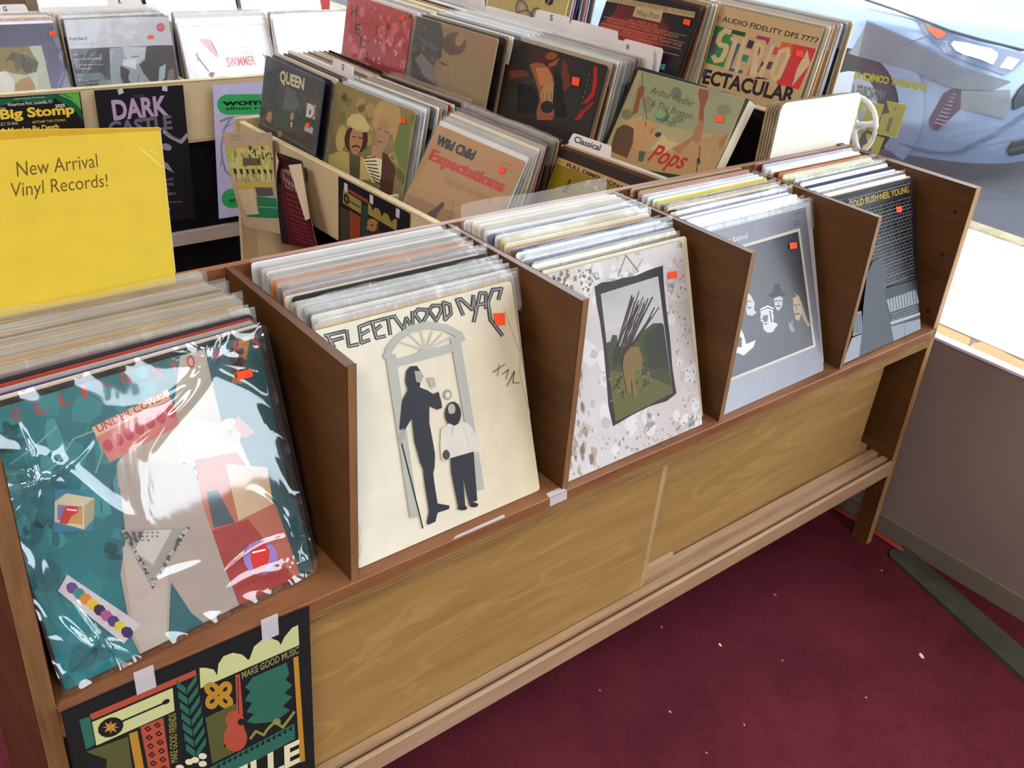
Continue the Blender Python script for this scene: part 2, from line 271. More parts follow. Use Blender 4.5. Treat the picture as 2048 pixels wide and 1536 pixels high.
('p','6a3f8c',127,320,113,318,100,329,96,346,102,360,116,362,129,351,133,334),('p','3f8f8a',143,291,129,289,116,300,111,318,118,332,131,334,144,323,149,305),('p','d98a2b',158,262,144,260,131,272,127,289,133,303,147,305,160,294,165,276),('p','e6c634',174,233,160,231,147,243,142,260,149,274,163,276,176,265,181,247),('p','2a2050',190,203,176,201,163,213,158,231,164,245,178,247,192,235,197,217),('p','b25a94',207,173,192,172,179,183,174,202,180,216,195,217,208,206,213,187),
('p','4f3a86',223,143,209,141,195,153,190,172,197,186,211,187,225,175,230,157),('p','e0d23a',240,112,225,111,211,123,206,141,213,156,227,157,241,145,246,126),('p','3a2a66',256,81,242,80,228,92,223,111,229,125,244,126,258,114,263,95),
])
ART['fleet'] = ([[.3732,.1145,.8794],[.6872,.1176,.8794],[.6882,.0098,.5845],[.3742,.0068,.5845]], [  # warmer right edge: paper ageing and shade drawn into the gradient
('g',['e6e3d2','e0d6bc','dccfae','e9e6d8'],3,997,997,997,997,3,3,3),('p','3b3f46',47,966,145,963,144,979,46,981),('p','3b3f46',62,939,131,940,129,956,61,955),('p','3b3f46',52,972,74,916,90,920,68,977),('p','3b3f46',139,976,136,906,153,904,157,974),('p','3b3f46',141,901,191,898,190,914,140,917),('p','3b3f46',197,979,193,906,210,904,215,977),('p','3b3f46',199,900,247,904,244,920,196,916),('p','3b3f46',203,965,266,972,263,988,199,981),
('p','3b3f46',208,932,253,944,247,959,202,947),('p','3b3f46',257,983,265,907,283,907,275,983),('p','3b3f46',270,903,319,902,318,918,269,919),('p','3b3f46',263,971,319,971,317,987,261,987),('p','3b3f46',272,933,312,950,303,965,263,948),('p','3b3f46',303,972,385,970,384,986,302,988),('p','3b3f46',332,984,331,909,350,907,351,983),('p','3b3f46',364,977,400,910,417,916,380,983),('p','3b3f46',414,909,438,960,421,967,396,917),
('p','3b3f46',417,961,446,904,463,910,435,967),('p','3b3f46',461,905,472,980,453,983,442,909),('p','3b3f46',473,959,502,977,490,991,461,973),('p','3b3f46',485,975,534,962,539,978,490,991),('p','3b3f46',521,975,525,948,544,948,541,975),('p','3b3f46',530,961,488,922,503,910,545,949),('p','3b3f46',510,918,477,976,460,969,493,912),('p','3b3f46',546,958,576,977,564,991,533,972),('p','3b3f46',560,975,606,965,609,981,563,991),
('p','3b3f46',592,978,597,949,617,949,612,978),('p','3b3f46',601,962,561,918,577,907,617,951),('p','3b3f46',583,915,550,974,532,968,565,909),('p','3b3f46',611,989,607,907,627,904,631,986),('p','3b3f46',619,900,662,923,650,938,607,915),('p','3b3f46',662,923,662,971,642,973,642,925),('p','3b3f46',661,973,621,993,612,978,652,958),('p','3b3f46',681,985,704,906,724,908,701,987),('p','3b3f46',687,971,720,970,719,987,686,988),
('p','3b3f46',703,977,759,914,776,923,719,987),('p','3b3f46',773,915,793,980,772,986,753,921),('p','3b3f46',771,985,768,912,789,910,792,982),('p','3b3f46',772,861,831,982,812,990,752,870),('p','3b3f46',813,975,855,967,858,983,816,992),('p','3b3f46',841,982,828,910,849,906,862,978),('p','3b3f46',794,928,848,922,848,939,795,945),('p','3b3f46',946,985,885,993,884,975,945,967),('p','3b3f46',883,992,842,935,861,925,902,982),
('p','3b3f46',844,939,843,853,865,851,865,937),('p','3b3f46',842,857,899,767,918,773,861,864),('p','3b3f46',933,989,903,938,923,929,953,980),('p','c9c8bd',50,971,141,969,141,973,50,976),('p','c9c8bd',65,945,127,946,127,950,64,950),('p','c9c8bd',59,971,78,920,83,921,64,973),('p','c9c8bd',145,973,142,908,147,907,150,972),('p','c9c8bd',144,906,187,904,187,909,143,911),('p','c9c8bd',203,975,199,908,204,907,208,975),
('p','c9c8bd',201,906,243,910,242,915,200,911),('p','c9c8bd',205,971,262,977,261,982,204,976),('p','c9c8bd',209,938,248,948,246,953,207,943),('p','c9c8bd',264,980,271,910,277,910,269,980),('p','c9c8bd',273,909,315,908,315,913,272,914),('p','c9c8bd',265,976,315,976,315,981,265,981),('p','c9c8bd',272,939,307,954,304,959,269,944),('p','c9c8bd',306,978,381,976,381,981,306,983),('p','c9c8bd',339,981,338,911,343,910,344,980),
('p','c9c8bd',371,976,405,914,410,916,376,978),('p','c9c8bd',409,914,431,960,426,962,403,917),('p','c9c8bd',425,960,450,909,456,911,430,962),('p','c9c8bd',455,909,465,978,459,979,449,910),('p','c9c8bd',471,966,495,981,491,985,468,970),('p','c9c8bd',490,980,532,968,534,973,491,985),('p','c9c8bd',529,972,531,951,537,951,534,972),('p','c9c8bd',533,955,496,920,500,916,537,951),('p','c9c8bd',502,919,472,971,467,969,497,917),
('p','c9c8bd',544,964,569,981,565,985,540,968),('p','c9c8bd',564,980,604,971,605,976,565,985),('p','c9c8bd',600,975,603,952,609,952,606,975),('p','c9c8bd',604,956,569,917,574,913,609,953),('p','c9c8bd',575,915,545,969,540,967,570,914),('p','c9c8bd',618,985,614,909,620,908,624,984),('p','c9c8bd',618,907,655,927,651,931,614,912),('p','c9c8bd',655,927,655,969,649,969,649,927),('p','c9c8bd',655,969,621,986,618,982,652,965),
('p','c9c8bd',688,982,710,909,716,910,695,983),('p','c9c8bd',690,977,716,976,716,981,690,982),('p','c9c8bd',711,978,763,920,768,923,716,981),('p','c9c8bd',767,920,785,980,779,981,761,922),('p','c9c8bd',778,981,776,914,782,914,785,980),('p','c9c8bd',766,867,823,983,817,985,760,869),('p','c9c8bd',818,980,852,973,853,978,819,985),('p','c9c8bd',848,978,836,912,842,910,854,977),('p','c9c8bd',798,933,844,928,844,934,798,939),
('p','c9c8bd',942,979,888,986,888,981,942,974),('p','c9c8bd',888,986,851,934,857,931,893,983),('p','c9c8bd',851,935,851,856,857,855,858,934),('p','c9c8bd',850,857,903,772,909,774,856,859),('p','c9c8bd',938,983,912,937,918,935,945,980),('p','3b3f46',51,973,140,970,140,972,51,974),('p','3b3f46',66,947,126,947,126,949,65,948),('p','3b3f46',61,971,80,921,81,921,62,971),('p','3b3f46',147,972,144,908,146,908,148,972),
('p','3b3f46',144,908,186,906,186,907,144,909),('p','3b3f46',205,974,201,909,202,908,206,974),('p','3b3f46',201,908,241,911,241,913,201,909),('p','3b3f46',205,973,261,979,260,980,205,974),('p','3b3f46',209,940,247,950,246,951,208,941),('p','3b3f46',266,979,273,911,275,911,267,979),('p','3b3f46',273,911,314,910,314,911,273,912),('p','3b3f46',266,978,314,978,314,979,266,979),('p','3b3f46',272,941,305,956,304,957,271,943),
('p','3b3f46',307,979,380,977,380,979,307,981),('p','3b3f46',341,980,340,912,341,911,342,980),('p','3b3f46',373,976,406,916,408,916,374,976),('p','3b3f46',407,916,429,960,427,961,406,917),('p','3b3f46',427,960,452,910,453,911,429,961),('p','3b3f46',453,910,463,978,461,978,451,911),('p','3b3f46',471,968,493,982,492,983,470,969),('p','3b3f46',492,981,532,970,532,972,492,983),('p','3b3f46',531,971,533,952,535,952,532,971),
('p','3b3f46',534,953,498,919,499,918,535,952),('p','3b3f46',500,919,471,969,470,969,498,919),('p','3b3f46',543,966,567,981,566,983,542,968),('p','3b3f46',566,981,603,973,603,975,566,983),('p','3b3f46',602,974,605,953,607,953,604,974),('p','3b3f46',606,954,571,916,572,915,607,953),('p','3b3f46',573,916,544,968,542,967,571,915),('p','3b3f46',620,984,617,910,618,909,622,984),('p','3b3f46',618,909,653,928,652,929,617,910),
('p','3b3f46',653,928,653,968,651,968,651,928),('p','3b3f46',653,968,621,984,620,983,652,967),('p','3b3f46',691,982,712,911,714,911,693,982),('p','3b3f46',691,979,715,978,715,979,691,980),('p','3b3f46',713,978,764,922,765,922,715,979),('p','3b3f46',765,922,782,979,780,980,763,922),('p','3b3f46',780,980,778,915,780,915,782,979),('p','3b3f46',764,869,821,983,819,983,763,869),('p','3b3f46',819,982,851,975,851,977,819,983),
('p','3b3f46',850,977,838,912,840,912,852,976),('p','3b3f46',799,935,843,930,843,932,799,937),('p','3b3f46',941,977,889,984,889,983,941,976),('p','3b3f46',889,984,853,933,855,933,891,983),('p','3b3f46',854,934,853,856,855,856,855,934),('p','3b3f46',853,857,905,774,907,774,855,857),('p','3b3f46',940,981,914,937,916,937,942,980),('p','b4b6ae',316,811,342,855,312,871,286,827),('p','b4b6ae',328,840,389,881,367,905,306,865),
('p','b4b6ae',371,872,459,900,444,928,357,900),('p','b4b6ae',436,897,540,892,538,923,434,927),('p','b4b6ae',516,897,616,859,627,887,527,925),('p','b4b6ae',594,870,673,812,696,834,617,893),('p','b4b6ae',656,834,668,796,704,801,692,839),('p','b4b6ae',299,836,347,827,322,116,280,124),('p','b4b6ae',626,829,677,821,682,116,639,122),('p','b4b6ae',313,807,644,802,642,769,315,774),('p','c4c5bc',500,807,381,873,377,868,497,801),
('p','c4c5bc',501,805,432,890,426,887,495,802),('p','c4c5bc',501,803,490,890,483,890,493,803),('p','c4c5bc',499,801,546,875,539,879,492,805),('p','c4c5bc',497,801,595,854,590,860,493,807),('p','c4c5bc',496,801,635,829,632,835,494,808),('p','b4b6ae',556,800,550,795,534,791,510,789,484,790,460,793,444,797,437,802,443,807,458,811,482,813,508,812,532,810,549,805),('p','30323a',383,745,405,760,438,753,451,727,455,696,441,677,434,661,469,638,495,614,523,617,529,570,527,543,503,542,466,569,452,500,455,360,442,302,429,275,427,228,426,138,484,108,480,93,418,98,400,63,361,62,357,75,377,119,379,245,383,314,375,340,364,439,371,543,324,501,301,515,336,625,374,665,370,704),
('p','a9a79f',422,735,451,727,462,702,441,677,422,689),('p','b5b3aa',475,691,513,684,514,643,491,641),('p','a9a79f',288,489,323,516,324,478,297,449),('p','22242a',298,453,329,57,336,56,305,452),('p','9d9d95',588,586,584,577,577,571,568,569,559,572,551,578,547,588,547,598,551,607,558,613,567,615,576,612,584,605,588,596),('p','d8d3bf',579,586,577,581,573,577,567,576,562,578,558,582,555,587,555,593,557,598,561,602,567,603,572,602,577,598,579,592),
('p','2b2a2c',620,489,611,467,596,452,577,447,559,453,544,468,536,490,536,514,545,535,560,550,578,556,597,551,612,535,620,514),('p','b0aca2',594,519,590,509,583,502,575,500,566,502,559,509,556,519,556,530,559,539,566,546,575,548,583,546,590,539,594,529),('p','2b2a2c',590,482,587,476,580,472,572,471,563,474,556,479,552,486,552,494,555,500,561,504,569,505,578,503,585,497,589,490),('p','d8d5c8',505,454,548,467,577,447,620,456,657,427,693,336,681,296,657,295,640,333,654,298,528,313,504,305,483,320,486,381),
('p','9c998e',567,451,550,416,554,414,570,450),('p','b5b2a6',618,427,634,333,637,333,621,427),('p','4a4743',528,329,525,320,518,314,509,312,501,315,494,321,490,331,490,341,494,350,501,356,509,358,518,355,524,348,528,339),('p','2f323b',528,314,654,304,633,79,587,79,576,209,565,75,527,85,521,244),('p','26272c',573,64,570,60,562,59,552,61,541,65,531,70,525,77,523,82,527,86,534,87,545,85,556,81,565,76,572,70),
('p','26272c',635,57,631,53,624,51,614,53,604,56,595,62,589,68,587,74,591,77,598,79,608,78,618,74,627,68,633,62),('p','4a463c',821,621,898,641,897,644,819,624),('p','4a463c',846,599,865,651,862,652,842,600),('p','4a463c',872,599,913,613,911,616,870,602),('p','4a463c',910,616,887,573,890,571,914,614),('p','4a463c',889,539,946,597,943,600,886,541),('p','4a463c',942,599,922,547,926,545,946,598),('p','4a463c',923,545,964,536,965,539,924,548),
('p','d8cba6',35,192,40,158,44,158,38,192),('p','d8cba6',41,161,24,127,27,125,44,158),('p','d8cba6',24,128,26,80,30,79,28,128),('p','d8cba6',26,83,9,49,13,47,30,80),('p','cbb88f',934,885,970,750,973,750,937,886),('p','cbb88f',970,751,995,664,998,664,998,665,972,752),('p','cbb88f',998,665,995,666,971,590,974,589,998,665),('p','cbb88f',971,591,996,378,998,378,998,389,974,591),
])
ART['zep'] = ([[.7327,.1178,.8762],[1.0467,.118,.8762],[1.0468,.0017,.5845],[.7328,.0015,.5845]], [
('g',['c9c2bd','cfcaca','c4bab8','cfcdd0'],3,997,997,997,997,3,3,3),('s','d6d4d4',60,0,0,1,1,.06,15,1),('s','bdb2aa',70,0,0,1,1,.03,18,1),('s','8c7765',60,0,.82,.34,.99,.014,11,1),('s','b09f90',70,0,0,.22,.8,.014,12,2.5),('s','9c8a7c',50,0,0,.14,.7,.008,19,2),('s','a89a92',80,.25,0,1,.17,.01,13,1),('s','9b8b80',70,.86,.05,.99,.9,.008,14,1),('s','6d6053',30,.02,.85,.3,.97,.007,16,1),('p','7a6a58',518,900,589,991,583,994,512,903),
('p','7a6a58',581,996,657,898,665,900,588,998),('p','8a7a68',645,910,703,953,699,956,640,913),('p','2b2826',353,884,403,895,471,887,543,889,638,883,739,894,839,897,831,824,827,700,828,520,820,357,827,221,747,201,619,209,492,200,349,181,338,288,348,417,358,587,358,715,351,801),('p','b9b5b8',387,842,795,850,800,231,372,199),('g',['aaa6a6','b7b3b6','c2bfbd','c4c1bd'],387,842,795,850,793,654,383,658),('p','3f4220',378,600,407,601,430,630,458,620,454,564,578,543,637,600,717,622,773,612,792,600,800,231,372,199),
('p','5d5a2c',370,463,507,419,645,357,798,270,800,231,372,199),('p','2e3420',631,566,773,612,792,600,795,363,652,400),('s','6c6a34',50,.36,.3,.66,.42,.012,21,1),('s','35391d',40,.36,.3,.66,.48,.012,22,1),('p','3a332b',416,497,492,605,487,608,411,500),('p','3a332b',490,603,583,709,578,712,485,606),('p','3a332b',475,467,588,598,581,602,468,471),('p','3a332b',586,596,711,727,704,731,579,600),('p','3a332b',430,501,522,598,517,601,425,504),
('p','3a332b',520,596,624,692,619,695,515,600),('p','3a332b',468,469,616,581,610,586,462,473),('p','3a332b',613,579,777,692,771,697,607,584),('p','3a332b',453,476,575,610,570,613,448,479),('p','3a332b',574,609,683,749,677,751,568,612),('p','3a332b',453,478,536,608,528,611,446,481),('p','3a332b',534,605,630,733,622,737,527,609),('p','3a332b',412,479,538,609,533,612,407,482),('p','3a332b',536,607,662,740,657,743,531,610),
('p','3a332b',476,475,599,612,591,616,469,479),('p','3a332b',597,610,708,753,700,756,589,614),('p','3a332b',438,484,541,596,536,599,433,487),('p','3a332b',539,595,657,705,652,708,534,598),('p','3a332b',472,495,559,595,552,599,465,499),('p','3a332b',557,592,640,695,632,699,550,596),('p','3a332b',448,486,551,598,545,601,443,489),('p','3a332b',549,597,634,714,629,717,544,599),('p','3a332b',441,497,536,628,529,632,434,501),
('p','3a332b',535,626,639,757,632,761,527,630),('p','3a332b',465,487,578,607,573,610,460,490),('p','3a332b',577,605,677,731,672,733,572,608),('p','3a332b',415,502,515,642,507,645,408,506),('p','3a332b',513,639,609,781,602,784,506,643),('p','3a332b',435,500,521,623,516,625,429,503),('p','3a332b',519,621,624,741,619,743,514,623),('p','3a332b',472,462,617,578,610,582,466,467),('p','3a332b',615,576,745,698,738,702,608,580),
('p','3a332b',427,475,518,618,512,620,422,477),('p','3a332b',516,616,611,760,606,762,511,618),('p','3a332b',452,472,574,565,568,570,446,477),('p','3a332b',572,563,709,656,702,661,565,568),('p','3a332b',419,497,542,633,537,636,414,500),('p','3a332b',541,631,673,768,668,771,536,634),('p','3a332b',414,505,504,649,497,653,407,508),('p','3a332b',502,647,598,791,590,795,495,650),('p','3a332b',412,478,503,596,498,598,407,480),
('p','3a332b',502,594,605,711,600,714,497,597),('p','3a332b',415,505,501,643,493,647,408,508),('p','3a332b',499,641,598,777,591,781,492,644),('p','3a332b',446,495,540,649,535,652,441,497),('p','3a332b',539,648,648,801,643,803,534,650),('p','3a332b',467,483,602,618,595,622,460,487),('p','3a332b',600,615,739,752,731,757,593,620),('p','3a332b',441,503,531,623,525,626,436,506),('p','3a332b',529,621,629,740,624,743,524,624),
('p','3a332b',470,479,578,564,571,568,464,484),('p','3a332b',575,562,694,646,687,651,568,567),('p','7a6232',487,513,541,543,594,530,612,455,591,407,549,417,535,287,513,284,514,391,491,299,473,313,465,457),
])
ART['band'] = ([[1.0934,.126,.8731],[1.4074,.1312,.8731],[1.4095,.0076,.5845],[1.0955,.0023,.5845]], [
('g',['8d8d96','74747e','85858f','a3a6b2'],3,997,997,997,997,3,3,3),('p','c9c4b4',2,882,916,886,943,162,2,171),('p','4c4b50',2,867,897,869,922,176,2,186),('g',['6a6a70','3c3a3e','454348','5e5e66'],4,869,891,868,916,182,4,184),('t','d4d4d8','s band',[.2506,.9142,.4214,.9106,.2512,.9461],0),('p','c9c9cc',363,616,390,592,414,546,399,508,421,490,379,479,333,496,329,555),('p','8d8c92',333,590,358,594,346,533,326,547),
('p','39373b',351,564,384,561,383,566,350,569),('p','39373b',344,529,380,525,379,531,343,535),('p','cfcfd2',461,485,515,492,560,475,572,437,561,402,602,379,543,346,495,354,463,383,465,424,444,438),('p','6a686e',471,460,522,453,507,415,471,423),('p','2c2b2f',447,442,479,437,479,442,447,446),('p','2c2b2f',474,405,508,403,507,408,473,411),('p','2c2b2f',536,474,541,405,551,403,546,473),('p','ececf0',458,493,530,499,525,508,454,501),
('p','ececf0',518,502,575,473,581,479,525,508),('p','ececf0',453,481,525,485,522,490,450,487),('p','ececf0',517,486,569,461,574,465,521,490),('p','bdbcbf',591,535,645,538,675,517,661,473,626,455,603,463,591,498),('p','2c2b2f',596,514,624,511,624,516,596,520),('p','2c2b2f',634,510,662,500,665,505,636,514),('p','2c2b2f',607,481,644,475,645,483,607,489),('p','6a686e',626,515,624,493,631,492,633,513),('p','26242a',536,561,583,569,615,618,668,616,677,559,717,522,660,534,591,535),
('p','77757b',610,613,669,613,668,616,610,616),('p','77757b',665,616,676,563,680,562,670,615),('p','a08c70',784,527,834,497,860,420,882,348,918,296,885,298,847,356,832,426,824,485),('p','b39c7c',770,497,819,501,849,451,837,387,801,352,773,372,762,432),('p','3a3230',768,452,796,449,795,455,767,457),('p','3a3230',807,448,836,440,838,445,809,453),('p','3a3230',769,398,817,389,818,397,770,406),('p','4a4038',791,451,788,420,796,419,798,449),
('p','8d8c92',698,371,734,348,756,300,717,304,699,332),('p','77757b',734,391,750,349,718,347),('p','dcdce0',256,441,282,394,293,337,380,338,351,304,298,290,259,279,208,308,189,306,219,382),('p','5a585c',233,397,261,381,251,329,215,338),('p','2c2b2f',224,377,260,368,261,372,225,381),('p','5a5a62',868,971,936,973,935,977,867,976),('p','5a5a62',863,926,919,925,918,930,862,931),('p','5a5a62',859,908,915,907,914,912,858,913),
])
ART['gold'] = ([[1.4441,.1228,.8755],[1.758,.1276,.8755],[1.7599,.0096,.5845],[1.4459,.0047,.5845]], [
('p','1f2125',3,3,997,3,997,997,3,997),('p','8d9096',250,330,990,330,990,333,250,333),('p','9fa3a9',200,330,203,330,203,353,200,353),('p','9fa3a9',273,330,276,330,276,353,273,353),('p','9fa3a9',316,330,319,330,319,353,316,353),('p','9fa3a9',352,330,355,330,355,353,352,353),('p','9fa3a9',387,330,390,330,390,353,387,353),('p','9fa3a9',429,330,432,330,432,353,429,353),('p','9fa3a9',467,330,470,330,470,353,467,353),
('p','9fa3a9',502,330,505,330,505,353,502,353),('p','9fa3a9',581,330,583,330,583,353,581,353),('p','9fa3a9',617,330,620,330,620,353,617,353),('p','9fa3a9',654,330,656,330,656,353,654,353),('p','9fa3a9',695,330,698,330,698,353,695,353),('p','9fa3a9',732,330,734,330,734,353,732,353),('p','9fa3a9',769,330,771,330,771,353,769,353),('p','9fa3a9',886,330,889,330,889,353,886,353),('p','9fa3a9',921,330,924,330,924,353,921,353),
('p','9fa3a9',957,330,960,330,960,353,957,353),('p','b9bcc2',250,353,990,353,990,355,250,355),('p','9fa3a9',220,353,222,353,222,375,220,375),('p','9fa3a9',293,353,296,353,296,375,293,375),('p','9fa3a9',331,353,333,353,333,375,331,375),('p','9fa3a9',368,353,371,353,371,375,368,375),('p','9fa3a9',447,353,449,353,449,375,447,375),('p','9fa3a9',486,353,489,353,489,375,486,375),('p','9fa3a9',523,353,526,353,526,375,523,375),
('p','9fa3a9',596,353,599,353,599,375,596,375),('p','9fa3a9',638,353,640,353,640,375,638,375),('p','9fa3a9',716,353,719,353,719,375,716,375),('p','9fa3a9',787,353,790,353,790,375,787,375),('p','9fa3a9',824,353,827,353,827,375,824,375),('p','9fa3a9',866,353,869,353,869,375,866,375),('p','9fa3a9',905,353,907,353,907,375,905,375),('p','9fa3a9',980,353,982,353,982,375,980,375),('p','b9bcc2',250,375,990,375,990,378,250,378),
('p','9fa3a9',200,375,203,375,203,398,200,398),('p','9fa3a9',240,375,243,375,243,398,240,398),('p','9fa3a9',276,375,278,375,278,398,276,398),('p','9fa3a9',314,375,316,375,316,398,314,398),('p','9fa3a9',350,375,352,375,352,398,350,398),('p','9fa3a9',388,375,390,375,390,398,388,398),('p','9fa3a9',425,375,428,375,428,398,425,398),('p','9fa3a9',468,375,471,375,471,398,468,398),('p','9fa3a9',505,375,508,375,508,398,505,398),
('p','9fa3a9',543,375,546,375,546,398,543,398),('p','9fa3a9',617,375,620,375,620,398,617,398),('p','9fa3a9',658,375,661,375,661,398,658,398),('p','9fa3a9',695,375,698,375,698,398,695,398),('p','9fa3a9',734,375,737,375,737,398,734,398),('p','9fa3a9',849,375,852,375,852,398,849,398),('p','9fa3a9',881,375,884,375,884,398,881,398),('p','9fa3a9',920,375,923,375,923,398,920,398),('p','9fa3a9',997,375,998,375,998,398,997,398),
('p','8d9096',250,398,990,398,990,400,250,400),('p','9fa3a9',219,398,222,398,222,420,219,420),('p','9fa3a9',255,398,257,398,257,420,255,420),('p','9fa3a9',296,398,299,398,299,420,296,420),('p','9fa3a9',333,398,336,398,336,420,333,420),('p','9fa3a9',373,398,375,398,375,420,373,420),('p','9fa3a9',411,398,414,398,414,420,411,420),('p','9fa3a9',448,398,451,398,451,420,448,420),('p','9fa3a9',487,398,490,398,490,420,487,420),
('p','9fa3a9',521,398,523,398,523,420,521,420),('p','9fa3a9',561,398,564,398,564,420,561,420),('p','9fa3a9',600,398,603,398,603,420,600,420),('p','9fa3a9',639,398,641,398,641,420,639,420),('p','9fa3a9',672,398,675,398,675,420,672,420),('p','9fa3a9',713,398,716,398,716,420,713,420),('p','9fa3a9',750,398,753,398,753,420,750,420),('p','9fa3a9',905,398,908,398,908,420,905,420),('p','9fa3a9',941,398,944,398,944,420,941,420),
('p','9fa3a9',981,398,984,398,984,420,981,420),('p','b9bcc2',250,420,990,420,990,423,250,423),('p','9fa3a9',199,420,202,420,202,443,199,443),('p','9fa3a9',239,420,242,420,242,443,239,443),('p','9fa3a9',277,420,280,420,280,443,277,443),('p','9fa3a9',314,420,317,420,317,443,314,443),('p','9fa3a9',349,420,352,420,352,443,349,443),('p','9fa3a9',467,420,470,420,470,443,467,443),('p','9fa3a9',506,420,509,420,509,443,506,443),
('p','9fa3a9',543,420,545,420,545,443,543,443),('p','9fa3a9',581,420,584,420,584,443,581,443),('p','9fa3a9',615,420,618,420,618,443,615,443),('p','9fa3a9',657,420,659,420,659,443,657,443),('p','9fa3a9',691,420,694,420,694,443,691,443),('p','9fa3a9',732,420,735,420,735,443,732,443),('p','9fa3a9',767,420,770,420,770,443,767,443),('p','9fa3a9',807,420,810,420,810,443,807,443),('p','9fa3a9',958,420,960,420,960,443,958,443),
('p','9fa3a9',996,420,998,420,998,443,996,443),('p','b9bcc2',250,443,990,443,990,445,250,445),('p','9fa3a9',217,443,220,443,220,465,217,465),('p','9fa3a9',255,443,257,443,257,465,255,465),('p','9fa3a9',332,443,335,443,335,465,332,465),('p','9fa3a9',371,443,374,443,374,465,371,465),('p','9fa3a9',408,443,411,443,411,465,408,465),('p','9fa3a9',445,443,448,443,448,465,445,465),('p','9fa3a9',485,443,488,443,488,465,485,465),
('p','9fa3a9',558,443,561,443,561,465,558,465),('p','9fa3a9',601,443,604,443,604,465,601,465),('p','9fa3a9',676,443,678,443,678,465,676,465),('p','9fa3a9',710,443,713,443,713,465,710,465),('p','9fa3a9',792,443,795,443,795,465,792,465),('p','9fa3a9',906,443,909,443,909,465,906,465),('p','9fa3a9',940,443,943,443,943,465,940,465),('p','9fa3a9',980,443,982,443,982,465,980,465),('p','8d9096',250,465,990,465,990,468,250,468),
('p','9fa3a9',199,465,202,465,202,488,199,488),('p','9fa3a9',237,465,239,465,239,488,237,488),('p','9fa3a9',277,465,279,465,279,488,277,488),('p','9fa3a9',314,465,316,465,316,488,314,488),('p','9fa3a9',351,465,354,465,354,488,351,488),('p','9fa3a9',388,465,391,465,391,488,388,488),('p','9fa3a9',426,465,429,465,429,488,426,488),('p','9fa3a9',467,465,470,465,470,488,467,488),('p','9fa3a9',505,465,508,465,508,488,505,488),
('p','9fa3a9',542,465,544,465,544,488,542,488),('p','9fa3a9',619,465,622,465,622,488,619,488),('p','9fa3a9',656,465,659,465,659,488,656,488),('p','9fa3a9',691,465,694,465,694,488,691,488),('p','9fa3a9',808,465,811,465,811,488,808,488),('p','9fa3a9',847,465,850,465,850,488,847,488),('p','9fa3a9',884,465,887,465,887,488,884,488),('p','9fa3a9',957,465,960,465,960,488,957,488),('p','9fa3a9',996,465,998,465,998,488,996,488),
('p','b9bcc2',250,488,990,488,990,490,250,490),('p','9fa3a9',258,488,261,488,261,510,258,510),('p','9fa3a9',297,488,300,488,300,510,297,510),('p','9fa3a9',331,488,334,488,334,510,331,510),('p','9fa3a9',370,488,373,488,373,510,370,510),('p','9fa3a9',408,488,411,488,411,510,408,510),('p','9fa3a9',445,488,448,488,448,510,445,510),('p','9fa3a9',487,488,490,488,490,510,487,510),('p','9fa3a9',520,488,523,488,523,510,520,510),
('p','9fa3a9',558,488,561,488,561,510,558,510),('p','9fa3a9',601,488,604,488,604,510,601,510),('p','9fa3a9',639,488,642,488,642,510,639,510),('p','9fa3a9',674,488,676,488,676,510,674,510),('p','9fa3a9',713,488,716,488,716,510,713,510),('p','9fa3a9',749,488,752,488,752,510,749,510),('p','9fa3a9',790,488,793,488,793,510,790,510),('p','9fa3a9',828,488,830,488,830,510,828,510),('p','9fa3a9',868,488,870,488,870,510,868,510),
('p','9fa3a9',901,488,904,488,904,510,901,510),('p','9fa3a9',942,488,945,488,945,510,942,510),('p','9fa3a9',977,488,980,488,980,510,977,510),('p','b9bcc2',250,510,990,510,990,513,250,513),('p','9fa3a9',198,510,201,510,201,532,198,532),('p','9fa3a9',239,510,242,510,242,532,239,532),('p','9fa3a9',317,510,319,510,319,532,317,532),('p','9fa3a9',352,510,355,510,355,532,352,532),('p','9fa3a9',392,510,395,510,395,532,392,532),
('p','9fa3a9',428,510,431,510,431,532,428,532),('p','9fa3a9',469,510,472,510,472,532,469,532),('p','9fa3a9',540,510,542,510,542,532,540,532),('p','9fa3a9',582,510,585,510,585,532,582,532),('p','9fa3a9',621,510,624,510,624,532,621,532),('p','9fa3a9',694,510,697,510,697,532,694,532),('p','9fa3a9',735,510,738,510,738,532,735,532),('p','9fa3a9',808,510,811,510,811,532,808,532),('p','9fa3a9',848,510,851,510,851,532,848,532),
('p','9fa3a9',882,510,885,510,885,532,882,532),('p','9fa3a9',919,510,922,510,922,532,919,532),('p','9fa3a9',962,510,964,510,964,532,962,532),('p','8d9096',250,532,990,532,990,535,250,535),('p','9fa3a9',217,532,220,532,220,555,217,555),('p','9fa3a9',257,532,260,532,260,555,257,555),('p','9fa3a9',296,532,299,532,299,555,296,555),('p','9fa3a9',407,532,410,532,410,555,407,555),('p','9fa3a9',450,532,453,532,453,555,450,555),
('p','9fa3a9',484,532,487,532,487,555,484,555),('p','9fa3a9',562,532,565,532,565,555,562,555),('p','9fa3a9',602,532,605,532,605,555,602,555),('p','9fa3a9',636,532,638,532,638,555,636,555),('p','9fa3a9',678,532,680,532,680,555,678,555),('p','9fa3a9',710,532,713,532,713,555,710,555),('p','9fa3a9',748,532,751,532,751,555,748,555),('p','9fa3a9',825,532,828,532,828,555,825,555),('p','9fa3a9',865,532,868,532,868,555,865,555),
